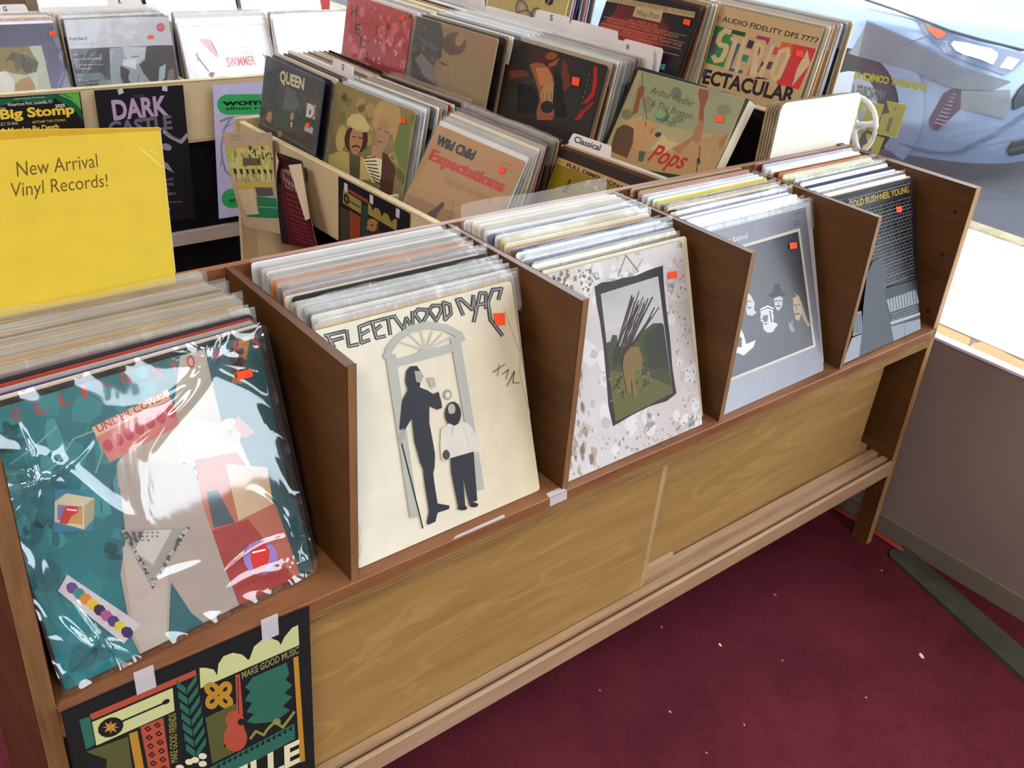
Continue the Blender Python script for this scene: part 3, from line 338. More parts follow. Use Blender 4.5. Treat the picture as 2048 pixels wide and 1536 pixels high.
('p','9fa3a9',902,532,905,532,905,555,902,555),('p','9fa3a9',939,532,942,532,942,555,939,555),('p','9fa3a9',982,532,984,532,984,555,982,555),('p','b9bcc2',250,555,990,555,990,558,250,558),('p','9fa3a9',202,555,205,555,205,577,202,577),('p','9fa3a9',235,555,238,555,238,577,235,577),('p','9fa3a9',274,555,277,555,277,577,274,577),('p','9fa3a9',353,555,356,555,356,577,353,577),('p','9fa3a9',390,555,393,555,393,577,390,577),
('p','9fa3a9',425,555,428,555,428,577,425,577),('p','9fa3a9',501,555,504,555,504,577,501,577),('p','9fa3a9',579,555,582,555,582,577,579,577),('p','9fa3a9',620,555,623,555,623,577,620,577),('p','9fa3a9',731,555,734,555,734,577,731,577),('p','9fa3a9',769,555,772,555,772,577,769,577),('p','9fa3a9',808,555,811,555,811,577,808,577),('p','9fa3a9',886,555,889,555,889,577,886,577),('p','9fa3a9',920,555,923,555,923,577,920,577),
('p','9fa3a9',960,555,963,555,963,577,960,577),('p','b9bcc2',250,578,990,578,990,580,250,580),('p','9fa3a9',222,578,225,578,225,600,222,600),('p','9fa3a9',258,578,261,578,261,600,258,600),('p','9fa3a9',296,578,299,578,299,600,296,600),('p','9fa3a9',330,578,333,578,333,600,330,600),('p','9fa3a9',450,578,453,578,453,600,450,600),('p','9fa3a9',482,578,485,578,485,600,482,600),('p','9fa3a9',520,578,523,578,523,600,520,600),
('p','9fa3a9',561,578,564,578,564,600,561,600),('p','9fa3a9',600,578,602,578,602,600,600,600),('p','9fa3a9',713,578,716,578,716,600,713,600),('p','9fa3a9',749,578,752,578,752,600,749,600),('p','9fa3a9',791,578,794,578,794,600,791,600),('p','9fa3a9',827,578,830,578,830,600,827,600),('p','9fa3a9',865,578,868,578,868,600,865,600),('p','9fa3a9',904,578,907,578,907,600,904,600),('p','9fa3a9',942,578,945,578,945,600,942,600),
('p','9fa3a9',979,578,982,578,982,600,979,600),('p','8d9096',250,600,990,600,990,603,250,603),('p','9fa3a9',198,600,200,600,200,623,198,623),('p','9fa3a9',240,600,242,600,242,623,240,623),('p','9fa3a9',273,600,276,600,276,623,273,623),('p','9fa3a9',315,600,317,600,317,623,315,623),('p','9fa3a9',350,600,353,600,353,623,350,623),('p','9fa3a9',391,600,394,600,394,623,391,623),('p','9fa3a9',431,600,433,600,433,623,431,623),
('p','9fa3a9',463,600,466,600,466,623,463,623),('p','9fa3a9',505,600,508,600,508,623,505,623),('p','9fa3a9',545,600,548,600,548,623,545,623),('p','9fa3a9',582,600,584,600,584,623,582,623),('p','9fa3a9',656,600,659,600,659,623,656,623),('p','9fa3a9',694,600,697,600,697,623,694,623),('p','9fa3a9',731,600,734,600,734,623,731,623),('p','9fa3a9',809,600,812,600,812,623,809,623),('p','9fa3a9',883,600,886,600,886,623,883,623),
('p','9fa3a9',959,600,961,600,961,623,959,623),('p','b9bcc2',250,623,990,623,990,625,250,625),('p','9fa3a9',216,623,219,623,219,645,216,645),('p','9fa3a9',295,623,298,623,298,645,295,645),('p','9fa3a9',373,623,376,623,376,645,373,645),('p','9fa3a9',406,623,409,623,409,645,406,645),('p','9fa3a9',449,623,452,623,452,645,449,645),('p','9fa3a9',485,623,488,623,488,645,485,645),('p','9fa3a9',520,623,523,623,523,645,520,645),
('p','9fa3a9',559,623,562,623,562,645,559,645),('p','9fa3a9',601,623,604,623,604,645,601,645),('p','9fa3a9',674,623,676,623,676,645,674,645),('p','9fa3a9',711,623,714,623,714,645,711,645),('p','9fa3a9',754,623,757,623,757,645,754,645),('p','9fa3a9',789,623,792,623,792,645,789,645),('p','9fa3a9',826,623,829,623,829,645,826,645),('p','9fa3a9',864,623,866,623,866,645,864,645),('p','9fa3a9',904,623,907,623,907,645,904,645),
('p','9fa3a9',944,623,947,623,947,645,944,645),('p','9fa3a9',977,623,980,623,980,645,977,645),('p','b9bcc2',250,645,990,645,990,648,250,648),('p','9fa3a9',200,645,203,645,203,667,200,667),('p','9fa3a9',240,645,243,645,243,667,240,667),('p','9fa3a9',312,645,315,645,315,667,312,667),('p','9fa3a9',354,645,357,645,357,667,354,667),('p','9fa3a9',393,645,395,645,395,667,393,667),('p','9fa3a9',426,645,428,645,428,667,426,667),
('p','9fa3a9',466,645,469,645,469,667,466,667),('p','9fa3a9',502,645,505,645,505,667,502,667),('p','9fa3a9',581,645,584,645,584,667,581,667),('p','9fa3a9',618,645,621,645,621,667,618,667),('p','9fa3a9',653,645,656,645,656,667,653,667),('p','9fa3a9',693,645,695,645,695,667,693,667),('p','9fa3a9',734,645,737,645,737,667,734,667),('p','9fa3a9',768,645,771,645,771,667,768,667),('p','9fa3a9',810,645,813,645,813,667,810,667),
('p','9fa3a9',844,645,847,645,847,667,844,667),('p','9fa3a9',886,645,889,645,889,667,886,667),('p','9fa3a9',923,645,926,645,926,667,923,667),('p','9fa3a9',961,645,963,645,963,667,961,667),('p','9fa3a9',997,645,998,645,998,667,997,667),('p','8d9096',250,667,990,667,990,670,250,670),('p','9fa3a9',220,667,223,667,223,690,220,690),('p','9fa3a9',257,667,260,667,260,690,257,690),('p','9fa3a9',333,667,336,667,336,690,333,690),
('p','9fa3a9',372,667,375,667,375,690,372,690),('p','9fa3a9',448,667,451,667,451,690,448,690),('p','9fa3a9',522,667,524,667,524,690,522,690),('p','9fa3a9',560,667,563,667,563,690,560,690),('p','9fa3a9',597,667,600,667,600,690,597,690),('p','9fa3a9',634,667,637,667,637,690,634,690),('p','9fa3a9',672,667,675,667,675,690,672,690),('p','9fa3a9',715,667,718,667,718,690,715,690),('p','9fa3a9',748,667,751,667,751,690,748,690),
('p','9fa3a9',828,667,831,667,831,690,828,690),('p','9fa3a9',939,667,942,667,942,690,939,690),('p','9fa3a9',977,667,980,667,980,690,977,690),('p','b9bcc2',250,690,990,690,990,693,250,693),('p','9fa3a9',200,690,203,690,203,712,200,712),('p','9fa3a9',237,690,240,690,240,712,237,712),('p','9fa3a9',276,690,279,690,279,712,276,712),('p','9fa3a9',315,690,318,690,318,712,315,712),('p','9fa3a9',349,690,352,690,352,712,349,712),
('p','9fa3a9',392,690,395,690,395,712,392,712),('p','9fa3a9',469,690,471,690,471,712,469,712),('p','9fa3a9',502,690,505,690,505,712,502,712),('p','9fa3a9',542,690,544,690,544,712,542,712),('p','9fa3a9',579,690,582,690,582,712,579,712),('p','9fa3a9',616,690,619,690,619,712,616,712),('p','9fa3a9',657,690,660,690,660,712,657,712),('p','9fa3a9',694,690,697,690,697,712,694,712),('p','9fa3a9',733,690,736,690,736,712,733,712),
('p','9fa3a9',770,690,773,690,773,712,770,712),('p','9fa3a9',811,690,814,690,814,712,811,712),('p','9fa3a9',846,690,849,690,849,712,846,712),('p','9fa3a9',884,690,886,690,886,712,884,712),('p','9fa3a9',922,690,924,690,924,712,922,712),('p','9fa3a9',959,690,962,690,962,712,959,712),('p','b9bcc2',250,713,990,713,990,715,250,715),('p','9fa3a9',221,713,224,713,224,735,221,735),('p','9fa3a9',293,713,296,713,296,735,293,735),
('p','9fa3a9',374,713,377,713,377,735,374,735),('p','9fa3a9',447,713,450,713,450,735,447,735),('p','9fa3a9',483,713,486,713,486,735,483,735),('p','9fa3a9',520,713,523,713,523,735,520,735),('p','9fa3a9',562,713,565,713,565,735,562,735),('p','9fa3a9',640,713,643,713,643,735,640,735),('p','9fa3a9',714,713,717,713,717,735,714,735),('p','9fa3a9',749,713,752,713,752,735,749,735),('p','9fa3a9',789,713,791,713,791,735,789,735),
('p','9fa3a9',824,713,827,713,827,735,824,735),('p','9fa3a9',863,713,866,713,866,735,863,735),('p','9fa3a9',905,713,908,713,908,735,905,735),('p','9fa3a9',939,713,942,713,942,735,939,735),('p','9fa3a9',976,713,979,713,979,735,976,735),('p','8d9096',250,735,990,735,990,738,250,738),('p','9fa3a9',200,735,203,735,203,757,200,757),('p','9fa3a9',235,735,238,735,238,757,235,757),('p','9fa3a9',274,735,277,735,277,757,274,757),
('p','9fa3a9',316,735,318,735,318,757,316,757),('p','9fa3a9',351,735,354,735,354,757,351,757),('p','9fa3a9',391,735,394,735,394,757,391,757),('p','9fa3a9',431,735,433,735,433,757,431,757),('p','9fa3a9',501,735,504,735,504,757,501,757),('p','9fa3a9',540,735,543,735,543,757,540,757),('p','9fa3a9',579,735,582,735,582,757,579,757),('p','9fa3a9',619,735,622,735,622,757,619,757),('p','9fa3a9',656,735,659,735,659,757,656,757),
('p','9fa3a9',731,735,734,735,734,757,731,757),('p','9fa3a9',810,735,813,735,813,757,810,757),('p','9fa3a9',845,735,848,735,848,757,845,757),('p','9fa3a9',883,735,886,735,886,757,883,757),('p','9fa3a9',925,735,927,735,927,757,925,757),('p','9fa3a9',960,735,963,735,963,757,960,757),('p','b9bcc2',250,758,990,758,990,760,250,760),('p','9fa3a9',217,758,220,758,220,780,217,780),('p','9fa3a9',294,758,297,758,297,780,294,780),
('p','9fa3a9',331,758,333,758,333,780,331,780),('p','9fa3a9',410,758,413,758,413,780,410,780),('p','9fa3a9',488,758,490,758,490,780,488,780),('p','9fa3a9',521,758,524,758,524,780,521,780),('p','9fa3a9',602,758,605,758,605,780,602,780),('p','9fa3a9',639,758,641,758,641,780,639,780),('p','9fa3a9',676,758,679,758,679,780,676,780),('p','9fa3a9',716,758,719,758,719,780,716,780),('p','9fa3a9',749,758,751,758,751,780,749,780),
('p','9fa3a9',791,758,794,758,794,780,791,780),('p','9fa3a9',829,758,832,758,832,780,829,780),('p','9fa3a9',863,758,866,758,866,780,863,780),('p','9fa3a9',938,758,941,758,941,780,938,780),('p','9fa3a9',980,758,983,758,983,780,980,780),('p','b9bcc2',250,780,990,780,990,783,250,783),('p','9fa3a9',198,780,201,780,201,802,198,802),('p','9fa3a9',238,780,241,780,241,802,238,802),('p','9fa3a9',278,780,281,780,281,802,278,802),
('p','9fa3a9',315,780,318,780,318,802,315,802),('p','9fa3a9',354,780,357,780,357,802,354,802),('p','9fa3a9',392,780,395,780,395,802,392,802),('p','9fa3a9',428,780,431,780,431,802,428,802),('p','9fa3a9',467,780,470,780,470,802,467,802),('p','9fa3a9',505,780,508,780,508,802,505,802),('p','9fa3a9',542,780,545,780,545,802,542,802),('p','9fa3a9',581,780,584,780,584,802,581,802),('p','9fa3a9',619,780,622,780,622,802,619,802),
('p','9fa3a9',653,780,656,780,656,802,653,802),('p','9fa3a9',697,780,700,780,700,802,697,802),('p','9fa3a9',733,780,736,780,736,802,733,802),('p','9fa3a9',771,780,773,780,773,802,771,802),('p','9fa3a9',809,780,811,780,811,802,809,802),('p','9fa3a9',847,780,850,780,850,802,847,802),('p','9fa3a9',885,780,888,780,888,802,885,802),('p','9fa3a9',919,780,922,780,922,802,919,802),('p','9fa3a9',960,780,963,780,963,802,960,802),
('p','9fa3a9',995,780,998,780,998,802,995,802),('p','8d9096',250,802,990,802,990,805,250,805),('p','9fa3a9',219,802,222,802,222,825,219,825),('p','9fa3a9',254,802,257,802,257,825,254,825),('p','9fa3a9',292,802,295,802,295,825,292,825),('p','9fa3a9',335,802,338,802,338,825,335,825),('p','9fa3a9',372,802,375,802,375,825,372,825),('p','9fa3a9',444,802,447,802,447,825,444,825),('p','9fa3a9',487,802,490,802,490,825,487,825),
('p','9fa3a9',521,802,524,802,524,825,521,825),('p','9fa3a9',563,802,565,802,565,825,563,825),('p','9fa3a9',600,802,603,802,603,825,600,825),('p','9fa3a9',677,802,680,802,680,825,677,825),('p','9fa3a9',713,802,716,802,716,825,713,825),('p','9fa3a9',748,802,751,802,751,825,748,825),('p','9fa3a9',792,802,794,802,794,825,792,825),('p','9fa3a9',940,802,943,802,943,825,940,825),('p','b9bcc2',250,825,990,825,990,828,250,828),
('p','9fa3a9',200,825,203,825,203,847,200,847),('p','9fa3a9',238,825,241,825,241,847,238,847),('p','9fa3a9',277,825,280,825,280,847,277,847),('p','9fa3a9',392,825,394,825,394,847,392,847),('p','9fa3a9',429,825,431,825,431,847,429,847),('p','9fa3a9',505,825,508,825,508,847,505,847),('p','9fa3a9',542,825,545,825,545,847,542,847),('p','9fa3a9',617,825,620,825,620,847,617,847),('p','9fa3a9',695,825,698,825,698,847,695,847),
('p','9fa3a9',733,825,736,825,736,847,733,847),('p','9fa3a9',770,825,772,825,772,847,770,847),('p','9fa3a9',811,825,813,825,813,847,811,847),('p','9fa3a9',885,825,888,825,888,847,885,847),('p','9fa3a9',922,825,925,825,925,847,922,847),('p','9fa3a9',962,825,964,825,964,847,962,847),('p','9fa3a9',998,825,998,825,998,847,998,847),('p','b9bcc2',250,847,990,847,990,850,250,850),('p','9fa3a9',220,847,223,847,223,870,220,870),
('p','9fa3a9',256,847,259,847,259,870,256,870),('p','9fa3a9',296,847,299,847,299,870,296,870),('p','9fa3a9',334,847,337,847,337,870,334,870),('p','9fa3a9',373,847,376,847,376,870,373,870),('p','9fa3a9',411,847,414,847,414,870,411,870),('p','9fa3a9',446,847,448,847,448,870,446,870),('p','9fa3a9',521,847,524,847,524,870,521,870),('p','9fa3a9',563,847,566,847,566,870,563,870),('p','9fa3a9',599,847,602,847,602,870,599,870),
('p','9fa3a9',635,847,638,847,638,870,635,870),('p','9fa3a9',715,847,718,847,718,870,715,870),('p','9fa3a9',750,847,753,847,753,870,750,870),('p','9fa3a9',902,847,905,847,905,870,902,870),('p','9fa3a9',943,847,946,847,946,870,943,870),('p','8d9096',250,870,990,870,990,873,250,873),('p','9fa3a9',199,870,202,870,202,893,199,893),('p','9fa3a9',277,870,280,870,280,893,277,893),('p','9fa3a9',316,870,319,870,319,893,316,893),
('p','9fa3a9',354,870,357,870,357,893,354,893),('p','9fa3a9',392,870,395,870,395,893,392,893),('p','9fa3a9',469,870,472,870,472,893,469,893),('p','9fa3a9',504,870,507,870,507,893,504,893),('p','9fa3a9',543,870,546,870,546,893,543,893),('p','9fa3a9',583,870,585,870,585,893,583,893),('p','9fa3a9',621,870,624,870,624,893,621,893),('p','9fa3a9',693,870,695,870,695,893,693,893),('p','9fa3a9',732,870,735,870,735,893,732,893),
('p','9fa3a9',769,870,772,870,772,893,769,893),('p','9fa3a9',807,870,809,870,809,893,807,893),('p','9fa3a9',846,870,849,870,849,893,846,893),('p','9fa3a9',922,870,924,870,924,893,922,893),('p','9fa3a9',962,870,964,870,964,893,962,893),('p','9fa3a9',998,870,998,870,998,893,998,893),('p','b9bcc2',250,893,990,893,990,895,250,895),('p','9fa3a9',298,893,301,893,301,915,298,915),('p','9fa3a9',372,893,375,893,375,915,372,915),
('p','9fa3a9',411,893,414,893,414,915,411,915),('p','9fa3a9',449,893,452,893,452,915,449,915),('p','9fa3a9',486,893,489,893,489,915,486,915),('p','9fa3a9',560,893,563,893,563,915,560,915),('p','9fa3a9',602,893,604,893,604,915,602,915),('p','9fa3a9',639,893,642,893,642,915,639,915),('p','9fa3a9',675,893,677,893,677,915,675,915),('p','9fa3a9',713,893,716,893,716,915,713,915),('p','9fa3a9',749,893,752,893,752,915,749,915),
('p','9fa3a9',828,893,831,893,831,915,828,915),('p','9fa3a9',865,893,868,893,868,915,865,915),('p','9fa3a9',902,893,905,893,905,915,902,915),('p','9fa3a9',942,893,944,893,944,915,942,915),('p','9fa3a9',980,893,982,893,982,915,980,915),('p','b9bcc2',250,915,990,915,990,918,250,918),('p','9fa3a9',203,915,205,915,205,938,203,938),('p','9fa3a9',239,915,242,915,242,938,239,938),('p','9fa3a9',276,915,279,915,279,938,276,938),
('p','9fa3a9',316,915,319,915,319,938,316,938),('p','9fa3a9',354,915,357,915,357,938,354,938),('p','9fa3a9',389,915,391,915,391,938,389,938),('p','9fa3a9',428,915,431,915,431,938,428,938),('p','9fa3a9',465,915,467,915,467,938,465,938),('p','9fa3a9',503,915,506,915,506,938,503,938),('p','9fa3a9',580,915,583,915,583,938,580,938),('p','9fa3a9',621,915,624,915,624,938,621,938),('p','9fa3a9',659,915,662,915,662,938,659,938),
('p','9fa3a9',696,915,699,915,699,938,696,938),('p','9fa3a9',735,915,738,915,738,938,735,938),('p','9fa3a9',769,915,772,915,772,938,769,938),('p','9fa3a9',806,915,808,915,808,938,806,938),('p','9fa3a9',849,915,851,915,851,938,849,938),('p','9fa3a9',883,915,886,915,886,938,883,938),('p','9fa3a9',959,915,962,915,962,938,959,938),('p','9fa3a9',995,915,998,915,998,938,995,938),('p','8d9096',250,938,990,938,990,940,250,940),
('p','9fa3a9',219,938,221,938,221,960,219,960),('p','9fa3a9',295,938,298,938,298,960,295,960),('p','9fa3a9',373,938,376,938,376,960,373,960),('p','9fa3a9',410,938,413,938,413,960,410,960),('p','9fa3a9',447,938,450,938,450,960,447,960),('p','9fa3a9',522,938,525,938,525,960,522,960),('p','9fa3a9',559,938,561,938,561,960,559,960),('p','9fa3a9',597,938,600,938,600,960,597,960),('p','9fa3a9',637,938,639,938,639,960,637,960),
('p','9fa3a9',677,938,680,938,680,960,677,960),('p','9fa3a9',715,938,718,938,718,960,715,960),('p','9fa3a9',750,938,753,938,753,960,750,960),('p','9fa3a9',789,938,791,938,791,960,789,960),('p','9fa3a9',824,938,827,938,827,960,824,960),('p','9fa3a9',862,938,865,938,865,960,862,960),('p','9fa3a9',902,938,904,938,904,960,902,960),('p','9fa3a9',942,938,945,938,945,960,942,960),('p','9fa3a9',976,938,979,938,979,960,976,960),
('p','b9bcc2',250,960,990,960,990,963,250,963),('p','9fa3a9',274,960,277,960,277,982,274,982),('p','9fa3a9',312,960,315,960,315,982,312,982),('p','9fa3a9',353,960,356,960,356,982,353,982),('p','9fa3a9',393,960,396,960,396,982,393,982),('p','9fa3a9',468,960,471,960,471,982,468,982),('p','9fa3a9',503,960,506,960,506,982,503,982),('p','9fa3a9',582,960,585,960,585,982,582,982),('p','9fa3a9',616,960,619,960,619,982,616,982),
('p','9fa3a9',692,960,695,960,695,982,692,982),('p','9fa3a9',732,960,735,960,735,982,732,982),('p','9fa3a9',772,960,775,960,775,982,772,982),('p','9fa3a9',806,960,809,960,809,982,806,982),('p','9fa3a9',846,960,848,960,848,982,846,982),('p','9fa3a9',887,960,890,960,890,982,887,982),('p','9fa3a9',924,960,927,960,927,982,924,982),('p','b9bcc2',250,982,990,982,990,985,250,985),('p','9fa3a9',256,998,256,982,259,982,259,998),
('p','9fa3a9',293,998,293,982,295,982,295,998),('p','9fa3a9',332,998,332,982,335,982,335,998),('p','9fa3a9',373,998,373,982,375,982,375,998),('p','9fa3a9',408,998,408,982,410,982,410,998),('p','9fa3a9',447,998,447,982,449,982,449,998),('p','9fa3a9',483,998,483,982,486,982,486,998),('p','9fa3a9',521,998,521,982,523,982,523,998),('p','9fa3a9',600,998,600,982,603,982,603,998),('p','9fa3a9',636,998,636,982,638,982,638,998),
('p','9fa3a9',716,998,716,982,719,982,719,998),('p','9fa3a9',750,998,750,982,752,982,752,998),('p','9fa3a9',830,998,830,982,833,982,833,998),('p','9fa3a9',867,998,867,982,870,982,870,998),('p','9fa3a9',904,998,904,982,907,982,907,998),('p','9fa3a9',944,998,944,982,947,982,947,998),('p','9fa3a9',981,998,981,982,983,982,983,998),('p','1c1d21',148,952,987,969,989,911,210,904),('t','d8b13a','GOLD RUSH·NEIL YOUNG',[.2528,.9339,.9654,.9284,.2532,.9755],1),
('p','22252b',531,365,986,346,993,6,538,7),('p','a9b2bf',597,289,967,280,995,182,623,199),('p','23262c',627,294,635,174,644,172,637,292),('p','23262c',662,293,670,172,679,171,672,291),('p','23262c',698,292,705,171,715,169,707,290),('p','23262c',733,290,741,169,751,167,743,289),('p','23262c',769,289,777,167,787,166,779,288),('p','23262c',805,288,813,166,823,164,815,287),('p','23262c',841,287,849,164,859,163,851,285),
('p','23262c',878,286,886,163,896,161,887,284),('p','23262c',914,284,923,161,933,159,924,283),('p','23262c',951,283,960,159,970,158,961,282),('p','23262c',998,281,988,282,998,158,998,158),('p','8f99a8',642,198,978,184,976,188,640,202),('p','8f99a8',639,179,976,167,974,171,637,184),('p','8f99a8',637,161,974,150,971,154,635,165),('p','8f99a8',634,142,971,133,969,137,632,147),('p','b9c3cf',615,138,997,116,998,113,998,98,621,115),
('p','99a4b0',643,2,610,107,996,72,991,2),('p','6f7b80',773,102,780,2,790,2,783,100),('p','a3aab6',41,2,165,139,283,137,245,2),('p','8a92a0',223,288,295,283,284,142,175,147),('p','2b2d31',225,284,192,163,199,161,232,282),('p','2b2d31',239,281,208,159,215,157,246,279),('p','2b2d31',253,278,223,155,230,153,260,276),('p','2b2d31',267,275,239,151,246,150,274,273),('p','2b2d31',281,272,255,148,262,146,288,270),
('p','3b4450',465,563,558,556,617,503,626,429,585,344,586,239,623,125,645,2,227,2,272,124,316,298,391,496),
])
ART['queen'] = ([[1.0722,1.6266,.8581],[1.0723,1.3146,.8581],[1.0233,1.3146,.55],[1.0232,1.6266,.55]], [
('g',['2d3036','24272d','1c1719','1f1b1e'],3,997,997,997,997,3,3,3),('p','181c24',30,900,105,959,383,975,713,962,910,972,998,677,998,666,812,561,30,495),('p','3c4a56',402,829,568,831,654,723,581,654,387,628),('t','d9cba0','QUEEN',[.2864,.8446,.6955,.8674,.2815,.9326],2),('t','7a241f','GREATEST HITS',[.269,.7838,.7233,.8019,.2676,.8199],0),('p','1d3a2c',267,599,464,632,545,550,360,473,241,502),('p','1c2a36',582,647,787,662,798,558,641,531),
('p','7a5a34',229,521,221,492,203,467,179,450,153,445,130,453,115,472,112,499,120,528,138,553,162,570,188,574,210,566,225,547),('p','b5835e',214,523,208,502,196,483,179,471,161,468,146,474,136,488,133,508,139,529,151,548,168,560,186,563,201,557,211,543),('p','7a5a34',147,513,169,517,170,523,147,519),('p','7a5a34',175,519,197,523,197,529,175,525),('p','783c32',164,487,194,493,193,499,163,492),('p','3a2a20',603,620,598,599,584,580,565,568,544,564,526,570,514,584,511,604,517,625,530,644,549,656,570,660,588,654,600,640),
('p','b98a68',591,622,587,606,578,592,565,583,551,581,538,585,530,596,528,610,532,626,541,640,554,649,568,652,581,647,589,636),('p','3a2a20',539,614,556,617,556,621,539,619),('p','3a2a20',561,619,578,622,578,626,561,623),('p','783c32',552,595,575,600,575,604,552,599),('p','1a1210',436,434,430,415,414,398,393,386,370,381,349,385,335,396,331,413,337,432,353,449,374,461,398,465,418,462,432,450),('p','a87550',423,434,418,420,408,408,393,399,377,396,363,399,353,408,350,420,355,434,366,447,380,455,396,458,410,455,420,447),
('p','1a1210',364,424,382,428,382,431,364,428),('p','1a1210',389,430,408,434,407,437,389,433),('p','783c32',378,408,403,414,402,418,377,412),('p','2a1d16',810,415,803,397,787,380,765,368,741,364,721,368,707,379,704,396,711,414,727,431,750,442,773,447,794,443,807,432),('p','a9825a',797,416,792,402,781,390,765,382,749,379,735,382,726,390,724,402,729,416,740,428,755,437,771,440,786,437,795,428),('p','2a1d16',738,406,756,410,756,413,738,409),
('p','2a1d16',763,412,781,416,781,420,763,415),('p','783c32',751,390,777,397,776,400,751,394),('p','14110f',24,447,132,482,253,453,172,378,14,414),('p','241416',441,464,914,502,990,429,737,381,487,402),('p','d9d3c8',544,565,579,574,575,514),('p','cfc9c0',779,781,913,793,923,683,778,671),('p','7a1f2a',922,741,915,714,896,690,870,673,841,668,814,675,797,693,791,718,799,746,818,770,845,786,874,791,899,784,917,766),
('p','cfc9c0',903,740,896,716,879,694,854,680,828,675,804,681,787,697,782,719,789,744,807,765,831,780,858,784,882,778,897,762),('p','1a1a1c',854,724,852,715,847,707,841,701,833,700,827,703,823,710,821,718,823,728,828,736,835,741,842,743,848,740,853,733),('p','b3aeb0',785,612,918,614,916,564,783,557),
])
ART['duo'] = ([[1.1028,1.3087,.8581],[1.1258,.9976,.8581],[1.0766,.9939,.55],[1.0536,1.3051,.55]], [
('g',['7e7150','9c8a5c','5f6338','6a603c'],3,997,997,997,997,3,3,3),('p','8c7c50',2,958,2,983,281,998,853,998,997,994,985,713,30,600),('s','6f7440',30,.1,.2,1,.95,.05,31,1),('s','5a6638',16,.7,.1,1,.6,.06,32,1),('s','a58e60',16,.15,.6,.9,.95,.06,33,1),('p','6a7a48',786,872,968,904,991,649,917,562,825,670),('p','5f573a',2,895,109,903,110,906,2,899),('p','5f573a',2,872,111,880,112,883,2,875),('p','5f573a',2,849,112,857,113,860,2,852),
('p','5f573a',2,825,114,834,115,838,2,829),('p','5f573a',2,802,115,811,116,814,2,806),('p','5f573a',2,779,117,788,118,791,2,782),('p','5f573a',2,755,119,765,119,768,2,759),('p','5f573a',2,732,120,742,121,745,2,735),('p','5f573a',2,708,122,718,123,722,2,711),('p','5f573a',2,684,124,695,124,699,2,688),('p','5f573a',2,661,125,672,126,675,2,664),('p','5f573a',2,637,127,648,128,652,2,640),('p','5f573a',2,613,128,625,129,628,2,617),
('p','5f573a',2,589,130,601,131,605,2,593),('p','b09a62',224,602,217,556,197,516,169,490,138,484,110,500,91,533,85,578,93,625,113,665,141,689,172,694,199,679,218,646),('p','b09663',849,917,839,856,798,801,735,762,660,747,590,760,538,798,516,854,527,917,570,972,615,998,792,998,827,971),('p','a9836a',752,777,745,716,723,664,691,631,654,624,620,646,597,690,588,750,596,811,619,863,651,895,688,900,720,879,743,835),
('p','b3905c',544,825,594,897,764,918,839,832,813,720,748,849,624,865,572,805),('p','6a4632',585,776,635,777,637,784,588,783),('p','6a4632',681,773,735,776,736,783,683,780),('p','7a4030',607,683,679,688,682,696,609,692),('p','a9836a',564,648,699,650,705,577,563,559),('p','3c1f1a',497,664,487,612,449,563,391,528,324,513,260,523,215,554,195,602,207,655,247,704,306,738,373,751,434,741,479,710),('p','a8795a',434,644,430,593,410,548,378,518,340,510,304,525,277,560,264,609,269,661,290,706,322,734,360,742,395,726,422,692),
('p','c4b27a',207,708,203,749,251,801,337,832,422,816,496,766,489,727,425,704,322,695),('p','a08e58',208,710,321,699,325,705,211,716),('p','a08e58',318,699,436,711,437,717,319,704),('p','3a2018',290,635,343,641,344,649,291,644),('p','3a2018',374,650,427,652,430,661,377,659),('p','3a1a14',312,553,370,581,360,592,302,564),('p','3a1a14',351,577,409,576,416,590,358,591),('p','8a4434',337,540,399,549,400,556,337,547),
('p','a9995c',20,419,188,500,283,504,353,307,39,216),('p','4f4a34',283,504,434,517,464,339,341,303),('p','b8a566',433,524,494,513,595,377,464,339),('p','d8cda8',470,513,552,556,707,571,720,472,716,395,620,367),('p','35262a',479,510,624,561,620,569,475,519),('p','35262a',499,492,640,534,638,543,496,501),('p','35262a',519,475,656,508,655,517,518,484),('p','35262a',539,457,672,481,672,491,539,466),('p','35262a',558,439,688,454,689,464,560,449),
('p','35262a',578,421,703,428,706,438,581,431),('p','35262a',598,404,719,401,724,411,602,414),('p','35262a',617,386,735,375,741,385,624,396),('p','4a3028',694,622,749,623,877,551,883,348,738,305,712,504),
])
